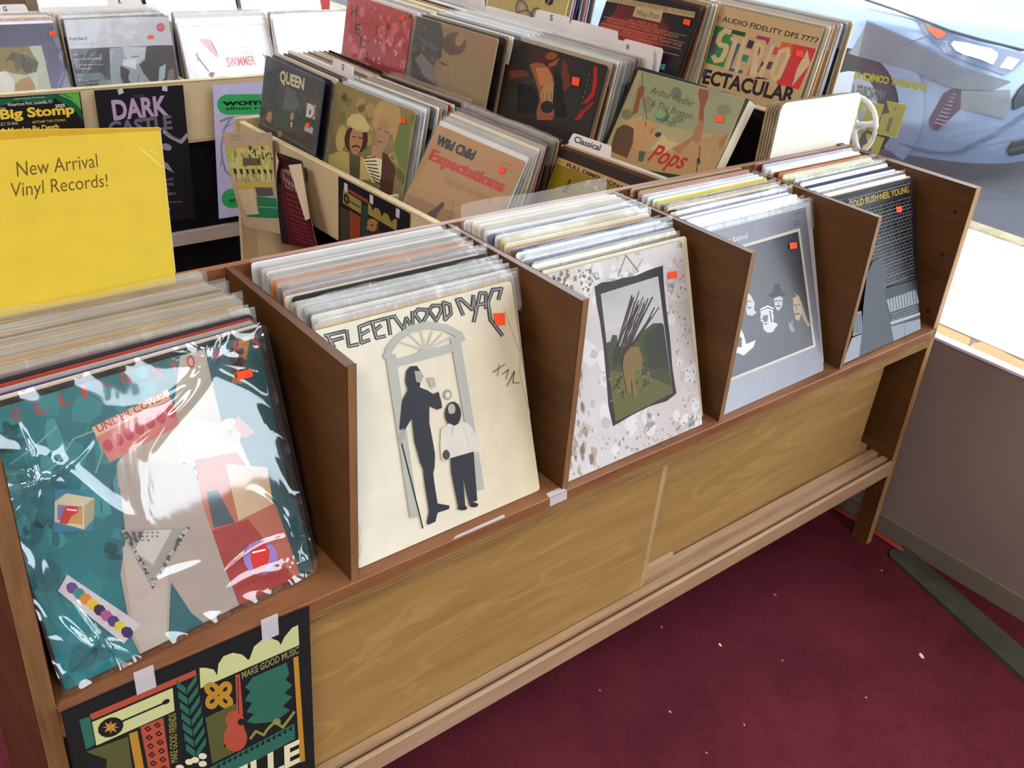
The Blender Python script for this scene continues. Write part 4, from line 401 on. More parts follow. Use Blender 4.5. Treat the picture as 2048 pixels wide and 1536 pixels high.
ART['wild'] = ([[1.182,.9888,.8269],[1.1896,.6769,.8269],[1.0459,.6734,.55],[1.0383,.9853,.55]], [
('g',['b48a5c','b08456','9c7443','a1793f'],3,997,997,997,997,3,3,3),('t','1e1a1e','Wild Child',[.0653,.8636,.5078,.8637,.0653,.9323],2),('t','1e1a1e','Wild Child',[.0742,.8642,.5152,.864,.0742,.9328],2),('t','b8352a','Expectations',[.0644,.7406,.9072,.7479,.0637,.8213],2),('t','b8352a','Expectations',[.0725,.7409,.9141,.7482,.0718,.8215],2),('t','b8352a','Expectations',[.0806,.7412,.9211,.7484,.0799,.8218],2),
('t','6a4a30','YOU AND ME AND ALL OF THE',[.301,.6646,.8663,.6742,.3008,.6754],0),('t','6a4a30','THIRTEEN SONGS / IN EARLY / SPRING / WHILE',[.3251,.6499,.8825,.6634,.3248,.6607],0),('t','6a4a30','WHEN YOU GO / LEAVE A NOTE / AGAIN',[.3491,.6353,.8987,.6526,.3488,.646],0),('t','6a5038','QUALITONE',[.7783,.9294,.9022,.93,.7782,.9408],0),('p','7a5c40',765,906,918,906,918,908,765,908),('p','7a5c40',798,898,921,901,921,903,798,899),
('p','8f6a3e',13,443,584,481,607,190,28,182),('p','7a5636',12,502,315,527,315,529,12,505),('p','7a5636',313,526,642,538,642,540,313,529),('p','7a5636',197,517,192,448,197,448,201,517),('p','6a4628',521,526,531,417,538,418,528,527),('p','3a2422',408,509,433,501,439,477,422,459,412,422,416,358,295,349,314,395,366,453,384,485),
])
ART['fulldim'] = ([[1.2889,.6834,.8459],[1.3139,.3724,.8459],[1.2152,.3645,.55],[1.1902,.6755,.55]], [
('p','2e2321',3,3,997,3,997,997,3,997),('p','b18d55',17,933,882,923,888,602,5,449),('p','7f6a14',22,887,833,880,888,602,5,449),('t','1d1a16','FULL DIMENSIONAL STEREO',[.1111,.8925,.9044,.8744,.1117,.9176],2),('s','9a842c',40,0,.4,.6,.85,.012,41,1),('p','4a3518',167,777,177,825,197,816,188,730,143,708),
])
ART['hell'] = ([[1.3225,1.6238,1.0092],[1.3235,1.3118,1.0092],[1.2817,1.3117,.7],[1.2807,1.6237,.7]], [
('g',['c23a40','b52f38','8e1620','c85a60'],3,997,997,997,997,3,3,3),('s','d8646a',60,0,.1,1,1,.05,51,1),('s','8e2430',50,.3,.2,1,1,.02,52,1),('s','e08a90',30,.3,.2,.95,.8,.03,53,1),('t','3a1016','H',[.0857,.8241,.1761,.8282,.0817,.9119],1),('t','3a1016','E',[.1786,.693,.2682,.6981,.1736,.7811],1),('t','3a1016','L',[.2806,.6004,.3693,.6061,.275,.6885],1),('t','3a1016','L',[.413,.5017,.5003,.508,.4066,.5895],1),
('t','6a1a22','Y',[.4844,.7569,.5581,.7579,.4833,.8304],1),('p','5a1a22',705,848,706,835,702,823,695,816,684,814,674,818,665,827,659,840,658,854,662,865,670,873,680,874,691,870,700,861),('p','a3141c',416,516,760,529,994,541,997,484,798,473,473,488),('p','2a2a2a',998,966,990,962,978,960,966,960,957,964,953,970,954,977,960,983,970,988,982,990,994,989,998,987),
])
ART['tan'] = ([[1.3257,1.3041,1.008],[1.3477,.9929,1.008],[1.2978,.9894,.7],[1.2758,1.3006,.7]], [
('g',['8f6a50','a5805c','8a6a38','5a4838'],3,997,997,997,997,3,3,3),('p','8c7346',339,995,450,998,998,998,998,483,424,500,416,712),('p','9a7048',714,993,874,998,998,998,998,834,801,848),('p','33302f',27,994,265,998,329,998,397,887,407,746,354,723,332,658,407,527,65,514,23,755),('s','55504e',20,.02,.3,.35,.95,.03,61,1),('p','4c4a4c',78,858,182,847,374,793,298,785,143,803),('p','5a3a20',637,941,664,909,666,871,641,834,595,805,536,791,476,793,427,813,399,845,398,885,424,922,472,950,531,964,589,961),
('p','9a7a52',634,919,619,894,598,875,574,866,553,868,538,881,533,902,539,928,554,952,575,971,599,980,620,978,634,965,639,944),('p','4a2e1e',385,897,461,899,580,810,512,782,420,803),('p','4a3328',354,723,494,709,488,696,410,698),('p','6a4a38',403,709,421,681,428,683,410,712),('p','6a4a38',421,685,390,646,397,644,428,683),('p','6f6468',152,731,332,658,396,530,237,564,87,669),
])
ART['dark'] = ([[1.4035,1.0138,1.0043],[1.4235,.7024,1.0043],[1.3548,.698,.7],[1.3348,1.0094,.7]], [
('g',['302c2a','2c2826','302a2c','3a3432'],3,997,997,997,997,3,3,3),('p','4a2a22',30,788,262,796,288,773,49,662),('p','6a3a2c',62,771,225,806,276,782,101,715),('p','8f5238',259,853,359,903,470,869,532,814,589,725,582,655,627,580,629,530,476,493,447,548,453,625,419,692,335,783),('p','a8805a',458,770,551,785,601,716,582,655,478,625,441,680),('p','b5744c',329,845,436,873,509,832,536,781,421,733),('p','4a1e16',522,978,520,958,492,934,446,911,389,893,332,884,288,886,265,898,268,918,297,943,345,966,402,984,458,992,500,990),
('p','8a4a2c',512,975,513,963,503,949,483,937,458,928,431,925,410,928,397,937,396,949,406,963,426,976,452,984,478,987,499,984),('p','8f5238',542,962,529,910,461,873,443,897,497,931),('p','6a3424',570,952,611,949,654,897,714,798,664,742,607,831),('p','6a4026',466,693,479,636,485,637,472,694),('p','6a4026',504,701,518,645,525,646,511,702),('p','6a4026',542,710,558,654,564,655,549,711),('p','6a4026',580,719,597,663,603,664,586,720),
('p','15131a',192,705,343,716,435,650,443,535,253,489),('p','17151c',527,870,614,832,677,706,763,584,652,557,582,655),('p','232026',607,621,608,601,595,582,573,568,544,561,515,563,491,573,478,590,478,610,490,629,513,644,542,650,571,648,594,638),('p','b01f20',881,972,911,973,947,878,954,781,908,720,867,705,923,801,903,895),('p','9c2022',948,735,971,735,915,661,878,592,828,580,872,650),('p','121012',843,953,852,605,861,606,852,953),
('p','a09a90',853,924,854,903,857,903,856,924),('p','a09a90',853,883,854,862,858,863,857,883),('p','a09a90',854,842,855,821,859,821,858,842),('p','a09a90',855,800,856,780,860,780,859,801),('p','a09a90',856,759,857,739,861,739,860,759),('p','a09a90',857,718,858,697,862,697,860,718),('p','a09a90',858,676,859,655,862,655,861,676),('p','a09a90',858,634,860,613,863,613,862,634),
])
ART['pops'] = ([[1.5156,.6992,1.0001],[1.521,.3872,1.0001],[1.3835,.3848,.72],[1.3781,.6968,.72]], [
('p','232c22',3,3,997,3,997,997,3,997),('p','a59870',23,973,971,998,998,702,998,448,51,275),('p','8f9270',58,972,965,985,984,738,731,694,421,663,107,648),('p','6a7460',473,907,479,889,475,871,462,859,442,854,420,857,399,868,384,885,378,904,381,922,395,934,415,939,437,936,458,924),('p','5f7058',460,742,465,722,457,704,438,689,411,682,382,684,357,693,340,710,335,730,344,748,363,763,390,770,419,768,444,758),
('p','77785e',151,667,155,650,150,634,135,621,114,616,90,618,69,627,55,641,50,659,56,675,71,687,92,693,116,691,136,681),('p','6f7c62',591,750,592,738,583,726,565,716,542,710,519,709,500,713,489,722,488,734,498,746,516,756,538,762,561,763,580,758),('p','7c7e64',907,899,910,883,902,867,884,855,859,848,834,849,812,857,798,870,794,887,803,902,821,915,845,921,871,920,893,912),('p','84806a',282,778,292,753,290,731,278,716,257,710,232,716,208,731,189,754,180,778,181,801,194,816,215,821,240,815,264,800),
('p','7f9a6a',424,746,427,732,420,718,406,708,386,702,364,703,345,710,333,722,330,736,336,750,351,760,371,765,393,764,411,757),('p','8c8c70',765,998,776,989,777,972,760,955,731,940,693,930,655,928,625,934,607,947,607,965,624,983,654,998,656,998),('p','a9875a',76,391,199,617,369,455,628,517,779,654,964,772,998,636,998,435,54,269),('p','8a5530',92,848,111,884,147,868,165,824,155,780,187,697,146,659,120,764),
('p','3a2c22',68,962,112,886,117,888,74,963),('p','4a4436',161,817,288,667,293,669,166,819),('p','8a4f34',592,974,675,977,695,923,700,858,744,777,702,772,655,873,600,939),('p','a3704e',702,772,746,778,783,695,792,631,726,633,674,523,600,535,673,611,716,663),('p','b98e62',188,635,278,666,369,662,400,636,417,552,392,475,338,446,248,476,189,558),('p','4a3020',283,651,306,619,313,622,289,653),('p','8a3a2c',371,625,365,586,374,585,379,624),
('p','5f4432',70,539,112,579,202,596,261,514,269,440,274,371,103,377,79,463),('p','b59a66',88,572,188,635,244,573,263,480,221,580,124,589),('p','b59a66',97,603,233,681,247,657,152,604),('p','33382e',460,610,464,603,464,595,458,587,449,580,438,577,427,577,418,581,413,588,414,597,419,605,429,611,440,614,451,614),('p','c2aa7c',470,580,486,612,539,579,637,587,555,495,437,488),('p','4a5a48',346,448,403,457,419,386,378,380),
('t','3f5a3a','Arthur Fiedler',[.2142,.8468,.6116,.842,.2147,.895],0),('t','3f5a3a','& The Boston',[.2662,.7596,.6431,.7601,.2662,.8076],0),('t','3f5a3a','Pops',[.4342,.6767,.5443,.6862,.4304,.7208],0),('t','b3281f','Pops',[.4458,.4077,.7478,.434,.4845,.5327],1),('p','33291f',802,616,842,538,848,540,808,617),('p','33291f',864,526,867,517,868,509,865,503,858,501,851,503,843,509,836,518,832,527,832,535,835,541,841,543,849,540,857,534),
('p','33291f',844,509,878,429,885,431,851,510),('p','a06a48',926,689,971,761,979,665,959,633),
])
ART['mike'] = ([[1.6404,.9366,1.1302],[1.6092,.6262,1.1302],[1.5246,.6347,.83],[1.5558,.9451,.83]], [
('p','17141c',3,3,997,3,997,997,3,997),('p','7a1e1c',131,807,671,821,757,821,757,664,686,603,20,582,16,714),('p','5a1a20',139,879,623,907,757,821,137,796),('p','8f2a24',62,615,123,734,537,744,680,613,353,579),('p','40171c',623,898,747,626,756,628,633,899),('p','40171c',649,898,771,627,780,628,659,899),('p','40171c',675,898,794,627,804,629,684,900),('p','40171c',700,899,818,628,827,629,710,900),('p','40171c',726,899,842,628,851,630,735,900),
('p','40171c',751,899,865,629,874,630,760,900),('p','a08a68',2,923,963,971,969,931,2,882),('t','6a5640','TELEVISION THEME SONGS',[.0468,.8892,.9603,.9464,.0451,.9161],0),('p','a8936c',348,906,649,923,659,841,349,830),('t','4a3c34','Mike Post',[.384,.8412,.6312,.8611,.3806,.8828],0),('p','a08a70',34,767,967,802,967,805,34,771),('p','a08a70',32,717,964,756,963,759,31,721),('p','a08a70',33,671,961,709,960,712,32,675),
('p','a08a70',34,624,961,663,961,667,33,628),('t','b9674a','HILL STREET BLUES',[.3254,.7888,.6409,.804,.3244,.8098],0),('t','b9674a','THE GREATEST AMERICAN HERO, WHITE SHADOW',[.0876,.7366,.893,.7709,.0866,.7592],0),('t','b9674a','MAGNUM P.I., SEVEN QUARTER JUMP, FUNNY FACE',[.0427,.6844,.9474,.7246,.0417,.7072],0),('t','b9674a','THE ROCKFORD FILES',[.2373,.6498,.6557,.6738,.2362,.669],0),('p','5a9090',697,614,762,624,771,579,703,572),
('p','4f8288',688,543,754,551,757,521,693,518),('p','5a9090',810,576,861,582,868,541,820,538),
])
ART['stereo'] = ([[1.6799,.6766,1.1351],[1.6893,.3647,1.1351],[1.6243,.3627,.83],[1.6149,.6746,.83]], [
('g',['a88c68','a58a66','a08560','b59c78'],3,997,997,997,997,3,3,3),('t','2a221c','AUDIO FIDELITY DFS 7777',[.1982,.9,.9983,.9011,.1981,.9329],1),('p','3a302a',100,928,165,931,163,895,100,894),('p','a88c68',107,925,159,927,156,899,106,898),('t','2a221c','AF',[.1194,.8991,.1533,.8994,.1192,.9183],1),('p','2f6a3c',49,865,299,862,340,798,330,603,24,607),('p','b09a74',120,850,143,690,101,606,34,739),('p','4a4454',130,787,208,793,217,676,107,683),
('p','243a24',306,863,428,863,424,834,313,836),('p','3a4a62',361,782,413,784,393,614,500,619,499,597,372,593),('p','2c7064',458,722,512,723,509,678,456,676),('p','33202a',469,823,518,822,514,770,464,770),('p','8a2a4a',525,865,633,866,630,815,601,843,521,841),('p','7a2a44',545,790,572,793,593,769,581,738,553,736),('p','b03a3c',549,687,580,602,544,593),('p','4a1f34',627,711,657,698,630,670,608,637,614,604,641,610,733,608,614,587),
('p','56284a',666,719,717,722,710,671,662,668),('p','a83a3c',673,818,727,821,727,771,670,768),('p','a82c34',730,862,998,867,998,820,976,595,794,593,816,770),('p','b0542c',730,862,818,863,835,807,781,839,726,807),('p','b09a74',939,849,995,769,918,604,911,719),('p','b09a74',306,856,245,863,241,829,302,823),('p','b09a74',241,862,198,813,236,793,279,841),('p','b09a74',201,821,196,757,242,753,247,817),('p','b09a74',197,755,245,727,272,754,224,782),
('p','b09a74',239,729,314,728,313,762,238,763),('p','b09a74',278,752,288,702,332,705,323,755),('p','b09a74',288,724,271,646,316,639,332,716),('p','b09a74',296,670,229,648,248,616,315,639),('p','b09a74',273,641,229,677,196,654,240,618),('p','b09a74',318,788,377,791,373,816,313,813),('p','b09a74',351,810,351,597,384,596,383,809),('p','b09a74',417,823,432,596,466,596,451,823),('p','b09a74',446,729,516,733,513,754,442,751),
('p','b09a74',531,822,561,600,596,601,565,823),('p','b09a74',544,810,598,791,607,810,554,829),('p','b09a74',582,808,589,732,616,732,609,808),('p','b09a74',600,749,554,725,570,707,616,731),('p','b09a74',557,723,602,596,631,601,587,728),('p','b09a74',659,826,637,608,669,605,689,822),('p','b09a74',790,840,726,807,746,784,809,818),('p','b09a74',727,807,715,653,749,650,760,804),('p','b09a74',714,657,753,607,781,620,742,670),
('p','b09a74',766,605,812,631,793,653,746,627),('p','b09a74',812,630,831,796,798,800,779,634),('p','b09a74',832,790,804,836,775,827,803,780),('t','1e1a1c','SPECTACULAR',[.0547,.4604,.9667,.5043,.0502,.5545],2),('t','4a4466','SP',[.0547,.4604,.2128,.4686,.0498,.5545],2),
])
ART['ring'] = ([[1.644,1.3963,1.0968],[1.648,1.0844,1.0968],[1.5912,1.0836,.79],[1.5871,1.3956,.79]], [
('p','b39c63',3,3,997,3,997,997,3,997),('p','2f2724',543,782,557,751,554,721,534,698,501,687,462,691,423,708,394,735,380,767,383,797,403,820,437,830,476,826,514,809),('p','8f8468',532,779,546,751,544,724,527,704,499,695,465,698,431,714,405,738,392,767,394,794,411,814,439,823,473,819,507,803),('p','b39c63',504,772,512,756,512,741,505,730,491,725,473,728,455,737,440,752,432,768,432,783,439,794,454,799,471,796,489,786),
('p','2f2724',762,751,779,717,778,684,759,660,726,649,686,653,646,673,615,703,598,738,599,771,618,795,651,805,692,800,731,781),('p','8f8468',752,748,767,716,767,687,752,665,724,656,689,661,654,679,625,706,610,738,610,768,626,789,654,798,689,793,724,775),('p','b39c63',723,741,733,722,734,706,727,694,713,689,695,693,676,704,660,720,651,738,649,755,656,767,670,771,689,768,708,757),('p','2f2724',921,737,936,704,933,672,912,647,877,636,835,639,795,656,764,684,749,718,753,750,774,775,810,786,851,783,891,765),
('p','8f8468',911,734,925,703,923,675,905,653,875,643,838,646,802,662,774,688,760,719,763,747,781,769,812,779,849,775,884,759),('p','b39c63',880,725,889,708,889,692,881,680,865,675,846,677,827,687,812,702,803,720,803,736,811,748,827,753,846,750,865,740),('p','2f2724',602,744,606,724,591,702,560,683,519,669,476,665,440,670,417,685,414,705,429,727,461,747,502,760,545,764,580,759),('p','8f8468',591,741,594,724,580,705,552,688,516,676,479,672,447,676,428,688,426,705,440,724,468,741,505,753,542,757,573,753),
('p','b39c63',554,731,556,721,550,711,536,702,518,696,499,695,483,698,473,705,470,714,477,725,490,734,509,740,528,741,544,738),('p','2a2426',828,888,828,872,819,858,801,848,779,844,756,847,737,857,727,871,726,887,736,902,754,912,777,916,799,912,818,902),('p','b39c63',786,915,742,812,752,811,795,913),('p','33292b',765,766,885,756,940,685,858,670,821,719),
])
ART['gcov'] = ([[.4064,2.2336,.8424],[.7184,2.2342,.8424],[.7186,2.1253,.55],[.4066,2.1246,.55]], [  # purple right side is glare painted into the gradient
('g',['3c3a44','4a4860','6a6690','3c3a48'],3,997,997,997,997,3,3,3),('p','a9ad98',234,801,840,810,833,411,188,365),('p','7d6c38',426,811,732,808,747,734,784,663,744,583,645,562,538,583,480,613,366,567),('p','4a4532',481,667,576,763,688,737,771,664,731,584,648,576,614,653,542,704),('p','c9c5bb',409,611,495,592,538,515,508,408,351,406),('p','a08050',598,531,675,546,698,476,696,414,523,413,534,488),('p','5a5038',639,672,628,640,612,615,596,601,581,602,572,617,569,643,574,675,585,707,600,732,617,746,631,745,641,730,643,704),
])
ART['keh'] = ([[.7347,2.2,.856],[1.0461,2.2194,.856],[1.0499,2.1587,.55],[.7385,2.1393,.55]], [
('p','34333a',3,3,997,3,997,997,3,997),('p','b9b9be',2,990,2,998,616,998,998,990,998,725,2,751),('t','2a2a2e','kehlani',[.0171,.8229,.1751,.8197,.0177,.8537],1),('t','9a9aa2','big waves',[.0173,.7841,.2315,.7765,.0183,.811],0),('t','c9c9cc','SIDE A',[.019,.6917,.0689,.6912,.0191,.7039],0),('t','c9c9cc','Nights Like This feat. Ty Dolla Sign',[.0181,.654,.2773,.642,.0186,.6662],0),('t','c9c9cc','Honey',[.018,.6367,.0686,.6388,.0175,.649],0),
('t','c9c9cc','Can I',[.0179,.6195,.0615,.622,.0172,.6317],0),('t','c9c9cc','You Only Feat. Always The Present',[.0178,.6022,.2776,.5893,.0184,.6145],0),('t','c9c9cc','Toxic',[.0177,.5849,.0614,.5873,.0171,.5972],0),('t','c9c9cc','You Should Be Here',[.0176,.5676,.1615,.5626,.0181,.5799],0),('p','5a6a72',9,527,242,523,289,462,17,463),('t','c9c9cc','SIDE B',[.0159,.5086,.0625,.5071,.0163,.5196],0),('t','c9c9cc','Open',[.0165,.4772,.06,.4779,.0163,.4882],0),
('t','c9c9cc','Nunya feat. Dom',[.0158,.4605,.1167,.4565,.0163,.4715],0),('t','c9c9cc','Up At Night feat. Justin',[.0152,.4437,.2323,.43,.0159,.4547],0),('t','c9c9cc','Get Away',[.0145,.427,.0796,.4257,.0147,.438],0),('t','c9c9cc','Escape',[.0139,.4102,.079,.4088,.0141,.4212],0),('p','8f9aa0',366,732,503,738,724,725,694,612,623,566,654,484,709,399,675,351,310,382),('p','34333a',439,572,522,523,492,453,522,371,439,378,420,473),
('p','b5bbc0',503,738,724,725,689,627,609,574,522,602,491,675),('p','cfd0d4',481,626,602,618,584,526,463,578),('p','6a6a70',558,641,640,639,642,649,559,651),('p','34333a',595,475,576,380,581,380,600,475),('p','77838a',201,434,238,466,323,445,318,381,200,391),('p','c0485c',948,893,940,875,925,861,905,854,885,855,869,864,859,879,858,897,866,914,881,928,900,935,920,934,937,925,947,911),('t','e8c8cc','TARGET EXCLUSIVE',[.8668,.8929,.9377,.8896,.8671,.9],0),
('p','9a9aa2',880,844,921,842,921,845,880,847),('p','3c3238',766,736,953,728,962,383,699,391),('p','9fb0b8',820,528,891,556,856,424,783,384),('p','7a6a58',910,494,963,509,956,416,867,377),
])
ART['swim'] = ([[1.1025,2.3004,.8198],[1.4145,2.303,.8198],[1.4155,2.1825,.532],[1.1035,2.18,.532]], [
('p','f4f2f4',3,3,997,3,997,997,3,997),('t','9aa0ae',"L. LAW'S MICKEY'S STUDENTS",[.0461,.9436,.9361,.9365,.0506,.9643],0),('p','dfa3b4',194,827,309,822,345,752,356,643,338,634,272,716,224,777),('p','8a6a80',314,802,353,668,364,672,324,806),('p','c79ab0',118,687,129,607,157,614,146,694),('p','9a6a8a',137,634,215,496,230,505,153,643),('p','7a4a6a',206,465,240,498,285,485,246,433),('t','c8565c','SWIMMER',[.438,.5344,.7614,.5396,.4365,.6273],1),
('t','e0b0b4','DOLA',[.6316,.6527,.7598,.6507,.6329,.7365],0),('t','ecc8cc','ION',[.6547,.7712,.7662,.771,.6548,.8303],0),('p','9a8a98',604,444,599,404,527,404),('p','9fb9c9',673,409,721,421,756,398,687,395),('p','7a86a0',857,656,890,623,880,583),
])
ART['sign'] = ([[.099,.292,1.1054],[.2783,.292,1.0906],[.2796,.292,.9079],[.0643,.292,.901]], [
('p','e2c440',3,3,997,3,997,997,3,997),('t','6b5a1e','New Arrival',[.1462,.7519,.5988,.7732,.1423,.834],0),('t','6b5a1e','Vinyl Records!',[.1114,.6426,.6504,.6516,.1101,.7223],0),('p','efd877',856,873,983,740,990,747,863,880),('p','cda72a',52,992,163,998,998,998,998,980,343,963,52,948),('p','efd877',915,858,975,823,978,828,919,863),
])
ART['festival'] = ([[.0007,-.022,.5912],[.2882,-.022,.5883],[.2922,-.022,.1583],[.0047,-.022,.1612]], [
('p','1d2223',3,3,997,3,997,997,3,997),('p','2f6a5a',53,951,89,947,89,845,54,841),('p','b0523c',91,954,496,948,497,927,93,932),('p','c8cf94',93,925,399,920,394,835,92,839),('p','1d2223',199,877,197,862,187,850,169,844,149,845,129,852,114,866,107,881,109,896,120,908,136,914,157,914,176,906,191,893),('p','1d2223',195,879,361,876,360,883,194,886),('p','1d2223',382,882,381,878,378,875,372,873,366,873,359,874,354,877,351,881,352,885,355,888,361,890,368,890,374,889,379,886),
('p','b07a3a',153,879,166,878,183,866,164,870),('p','c9a04a',153,879,164,870,171,853,156,867),('p','b07a3a',153,879,156,867,148,856,146,872),('p','c9a04a',153,879,146,872,128,872,140,881),('p','b07a3a',153,879,140,881,123,893,141,889),('p','c9a04a',153,879,141,889,135,905,150,891),('p','b07a3a',153,879,149,891,157,903,160,887),('p','c9a04a',153,879,160,887,177,886,166,878),('p','c8cf94',512,949,538,939,568,920,579,894,589,933,612,953,652,951,691,929,714,899,722,903,743,939,778,951,820,943,853,919,862,901,879,924,916,947,945,948,946,869,506,874),
('p','585c34',52,834,207,820,199,650,96,701,118,774),('p','b88a30',212,829,244,825,245,627,213,643),('p','b0523c',257,834,347,830,343,577,262,618),('p','1d2223',286,825,298,808,282,803,270,821),('p','b0523c',285,819,290,812,283,810,278,817),('p','1d2223',323,823,336,806,320,801,307,819),('p','b0523c',322,817,328,809,321,807,315,815),('p','1d2223',285,792,298,775,282,770,269,788),('p','b0523c',284,786,290,778,283,776,277,784),
('p','1d2223',323,790,336,772,320,768,307,785),('p','b0523c',322,784,328,776,321,774,315,782),('p','1d2223',285,759,297,741,281,736,269,754),('p','b0523c',284,752,290,744,282,742,277,750),('p','1d2223',323,756,336,738,319,733,307,751),('p','b0523c',322,750,328,742,321,740,315,748),('p','1d2223',285,725,297,706,281,702,269,720),('p','b0523c',284,718,289,710,282,708,277,716),('p','1d2223',323,722,336,704,319,699,307,717),
('p','b0523c',322,715,328,707,320,705,315,713),('p','1d2223',285,690,297,672,281,667,268,686),('p','b0523c',283,684,289,675,282,674,276,682),('p','1d2223',323,687,336,668,319,664,307,683),('p','b0523c',322,681,328,672,320,670,315,679),('p','1d2223',284,655,297,636,280,632,268,651),('p','b0523c',283,649,289,640,282,638,276,647),('p','1d2223',323,652,336,633,319,628,307,647),('p','b0523c',322,645,328,637,320,635,315,643),
('p','2f6a5a',418,941,450,899,447,875,414,916),('p','2f6a5a',498,933,454,898,450,874,494,906),('p','2f6a5a',418,902,451,859,447,835,414,876),('p','2f6a5a',499,893,454,857,451,833,495,866),('p','2f6a5a',418,862,451,818,448,793,415,836),('p','2f6a5a',500,853,455,816,452,792,496,825),('p','2f6a5a',419,821,452,776,448,751,415,795),('p','2f6a5a',501,812,456,775,452,750,497,783),('p','2f6a5a',419,780,453,734,449,709,415,753),
('p','2f6a5a',502,770,456,732,453,707,498,741),('p','2f6a5a',419,738,453,691,450,665,416,711),('p','2f6a5a',503,727,457,689,454,664,499,698),('p','2f6a5a',420,695,454,648,450,621,416,668),('p','2f6a5a',504,684,458,646,454,619,500,654),('t','8f8a4a','MAKE GOOD FRIENDS',[.3772,.6407,.3968,.8268,.3484,.6467],1),('t','8f8f58','MAKE GOOD MUSIC',[.6809,.8405,.9426,.8402,.6809,.8663],1),('p','b88a30',631,758,621,753,608,754,592,761,579,774,570,788,567,802,570,812,580,818,593,817,608,810,621,798,631,783,634,769),
('p','1d2223',608,773,605,774,601,776,597,780,593,786,591,791,591,795,592,798,595,797,600,795,604,791,607,785,610,780,610,776),('p','b88a30',529,786,520,798,517,811,520,824,527,834,539,839,552,838,565,831,573,819,577,805,574,792,566,782,554,777,541,779),('p','1d2223',537,804,536,807,537,811,540,814,545,816,549,816,554,815,557,813,557,809,556,806,553,803,549,801,544,800,540,802),('p','b88a30',523,878,532,883,545,883,560,876,573,864,582,850,585,837,582,826,572,821,559,822,544,829,531,841,523,854,520,868),
('p','1d2223',544,864,548,864,552,862,556,857,559,852,561,847,562,843,560,841,557,841,553,843,549,847,545,853,543,858,543,862),('p','b88a30',623,853,632,841,636,827,633,814,625,804,613,799,600,801,587,808,578,820,575,833,577,846,585,856,597,861,611,860),('p','1d2223',615,835,616,831,615,828,612,825,607,823,603,822,598,824,595,826,594,829,596,833,599,836,603,838,608,838,612,837),('p','585c34',511,758,644,758,648,706,605,669,573,612,638,565,516,565),
('p','b0523c',653,867,672,863,671,703,643,707),('p','b0523c',672,681,669,671,662,663,653,659,641,659,629,663,617,670,606,680,598,692,594,704,593,715,596,725,603,732,612,736,624,736,636,733,648,726,658,716,666,704,671,692),('p','b0523c',680,599,677,585,670,574,660,566,649,562,635,562,622,566,609,575,597,586,587,600,580,615,577,631,577,646,580,659,587,670,596,678,607,682,620,682,633,678,647,670,658,659,668,645,675,630,679,614),
('p','b0523c',604,701,666,677,674,622,591,659),('p','1d2223',674,668,672,663,667,660,661,660,654,663,649,668,645,675,644,682,646,687,651,690,657,690,664,687,670,682,673,675),('p','1d2223',660,854,651,711,654,710,664,853),('p','2f6a5a',724,828,882,825,892,775,873,759,903,723,865,707,900,676,853,656,888,625,812,608,716,643,683,666,719,682,686,704,715,731,682,753,711,780,688,805,705,812),('p','b88a30',914,832,938,830,949,368,923,372),
('p','8f8a4a',696,582,728,604,719,615,687,593),('p','8f8a4a',716,607,755,570,761,578,722,614),('p','8f8a4a',758,569,781,589,772,599,748,580),('p','8f8a4a',776,586,819,604,811,615,768,597),('p','8f8a4a',806,608,845,563,853,568,814,614),('p','8f8a4a',850,561,913,605,903,616,840,572),('p','8f8a4a',839,596,837,591,832,588,824,589,816,592,809,598,805,605,804,612,806,618,811,621,818,620,826,617,833,611,838,604),
('p','2f6a5a',489,554,903,560,904,491,540,478,467,515),('p','1d2223',530,542,549,553,548,531),('p','1d2223',555,542,574,554,573,532),('p','1d2223',581,542,599,554,599,532),('p','1d2223',606,542,625,554,624,532),('p','1d2223',632,543,651,554,650,532),('p','1d2223',657,543,676,555,676,532),('p','1d2223',683,543,703,555,702,533),('p','1d2223',710,543,729,555,729,533),('p','1d2223',736,544,755,556,755,533),
('p','1d2223',762,544,782,556,782,533),('p','1d2223',789,544,809,556,809,533),('p','1d2223',816,544,836,556,836,534),('p','1d2223',843,545,863,557,863,534),('p','1d2223',871,545,890,557,891,534),('t','e3e0bb','VILLE',[.5219,.3969,.9219,.3815,.5257,.4941],2),('p','e3e0bb',440,610,437,606,432,604,425,605,417,609,411,614,407,621,406,627,408,631,414,633,421,632,428,628,435,623,439,616),('p','e3e0bb',464,607,462,602,456,600,449,601,442,605,435,611,431,617,430,623,432,628,438,629,445,628,452,625,459,619,463,613),
('p','e3e0bb',498,607,495,602,490,600,483,601,475,605,468,611,464,617,463,623,465,628,471,630,478,629,486,625,492,619,497,613),('p','e3e0bb',494,576,491,572,486,570,479,571,471,574,464,580,460,587,459,593,461,597,467,599,474,598,482,595,488,589,493,582),('p','e3e0bb',398,606,396,602,390,600,383,601,376,605,370,610,366,617,365,623,367,627,372,629,379,628,387,624,393,619,397,612),
])
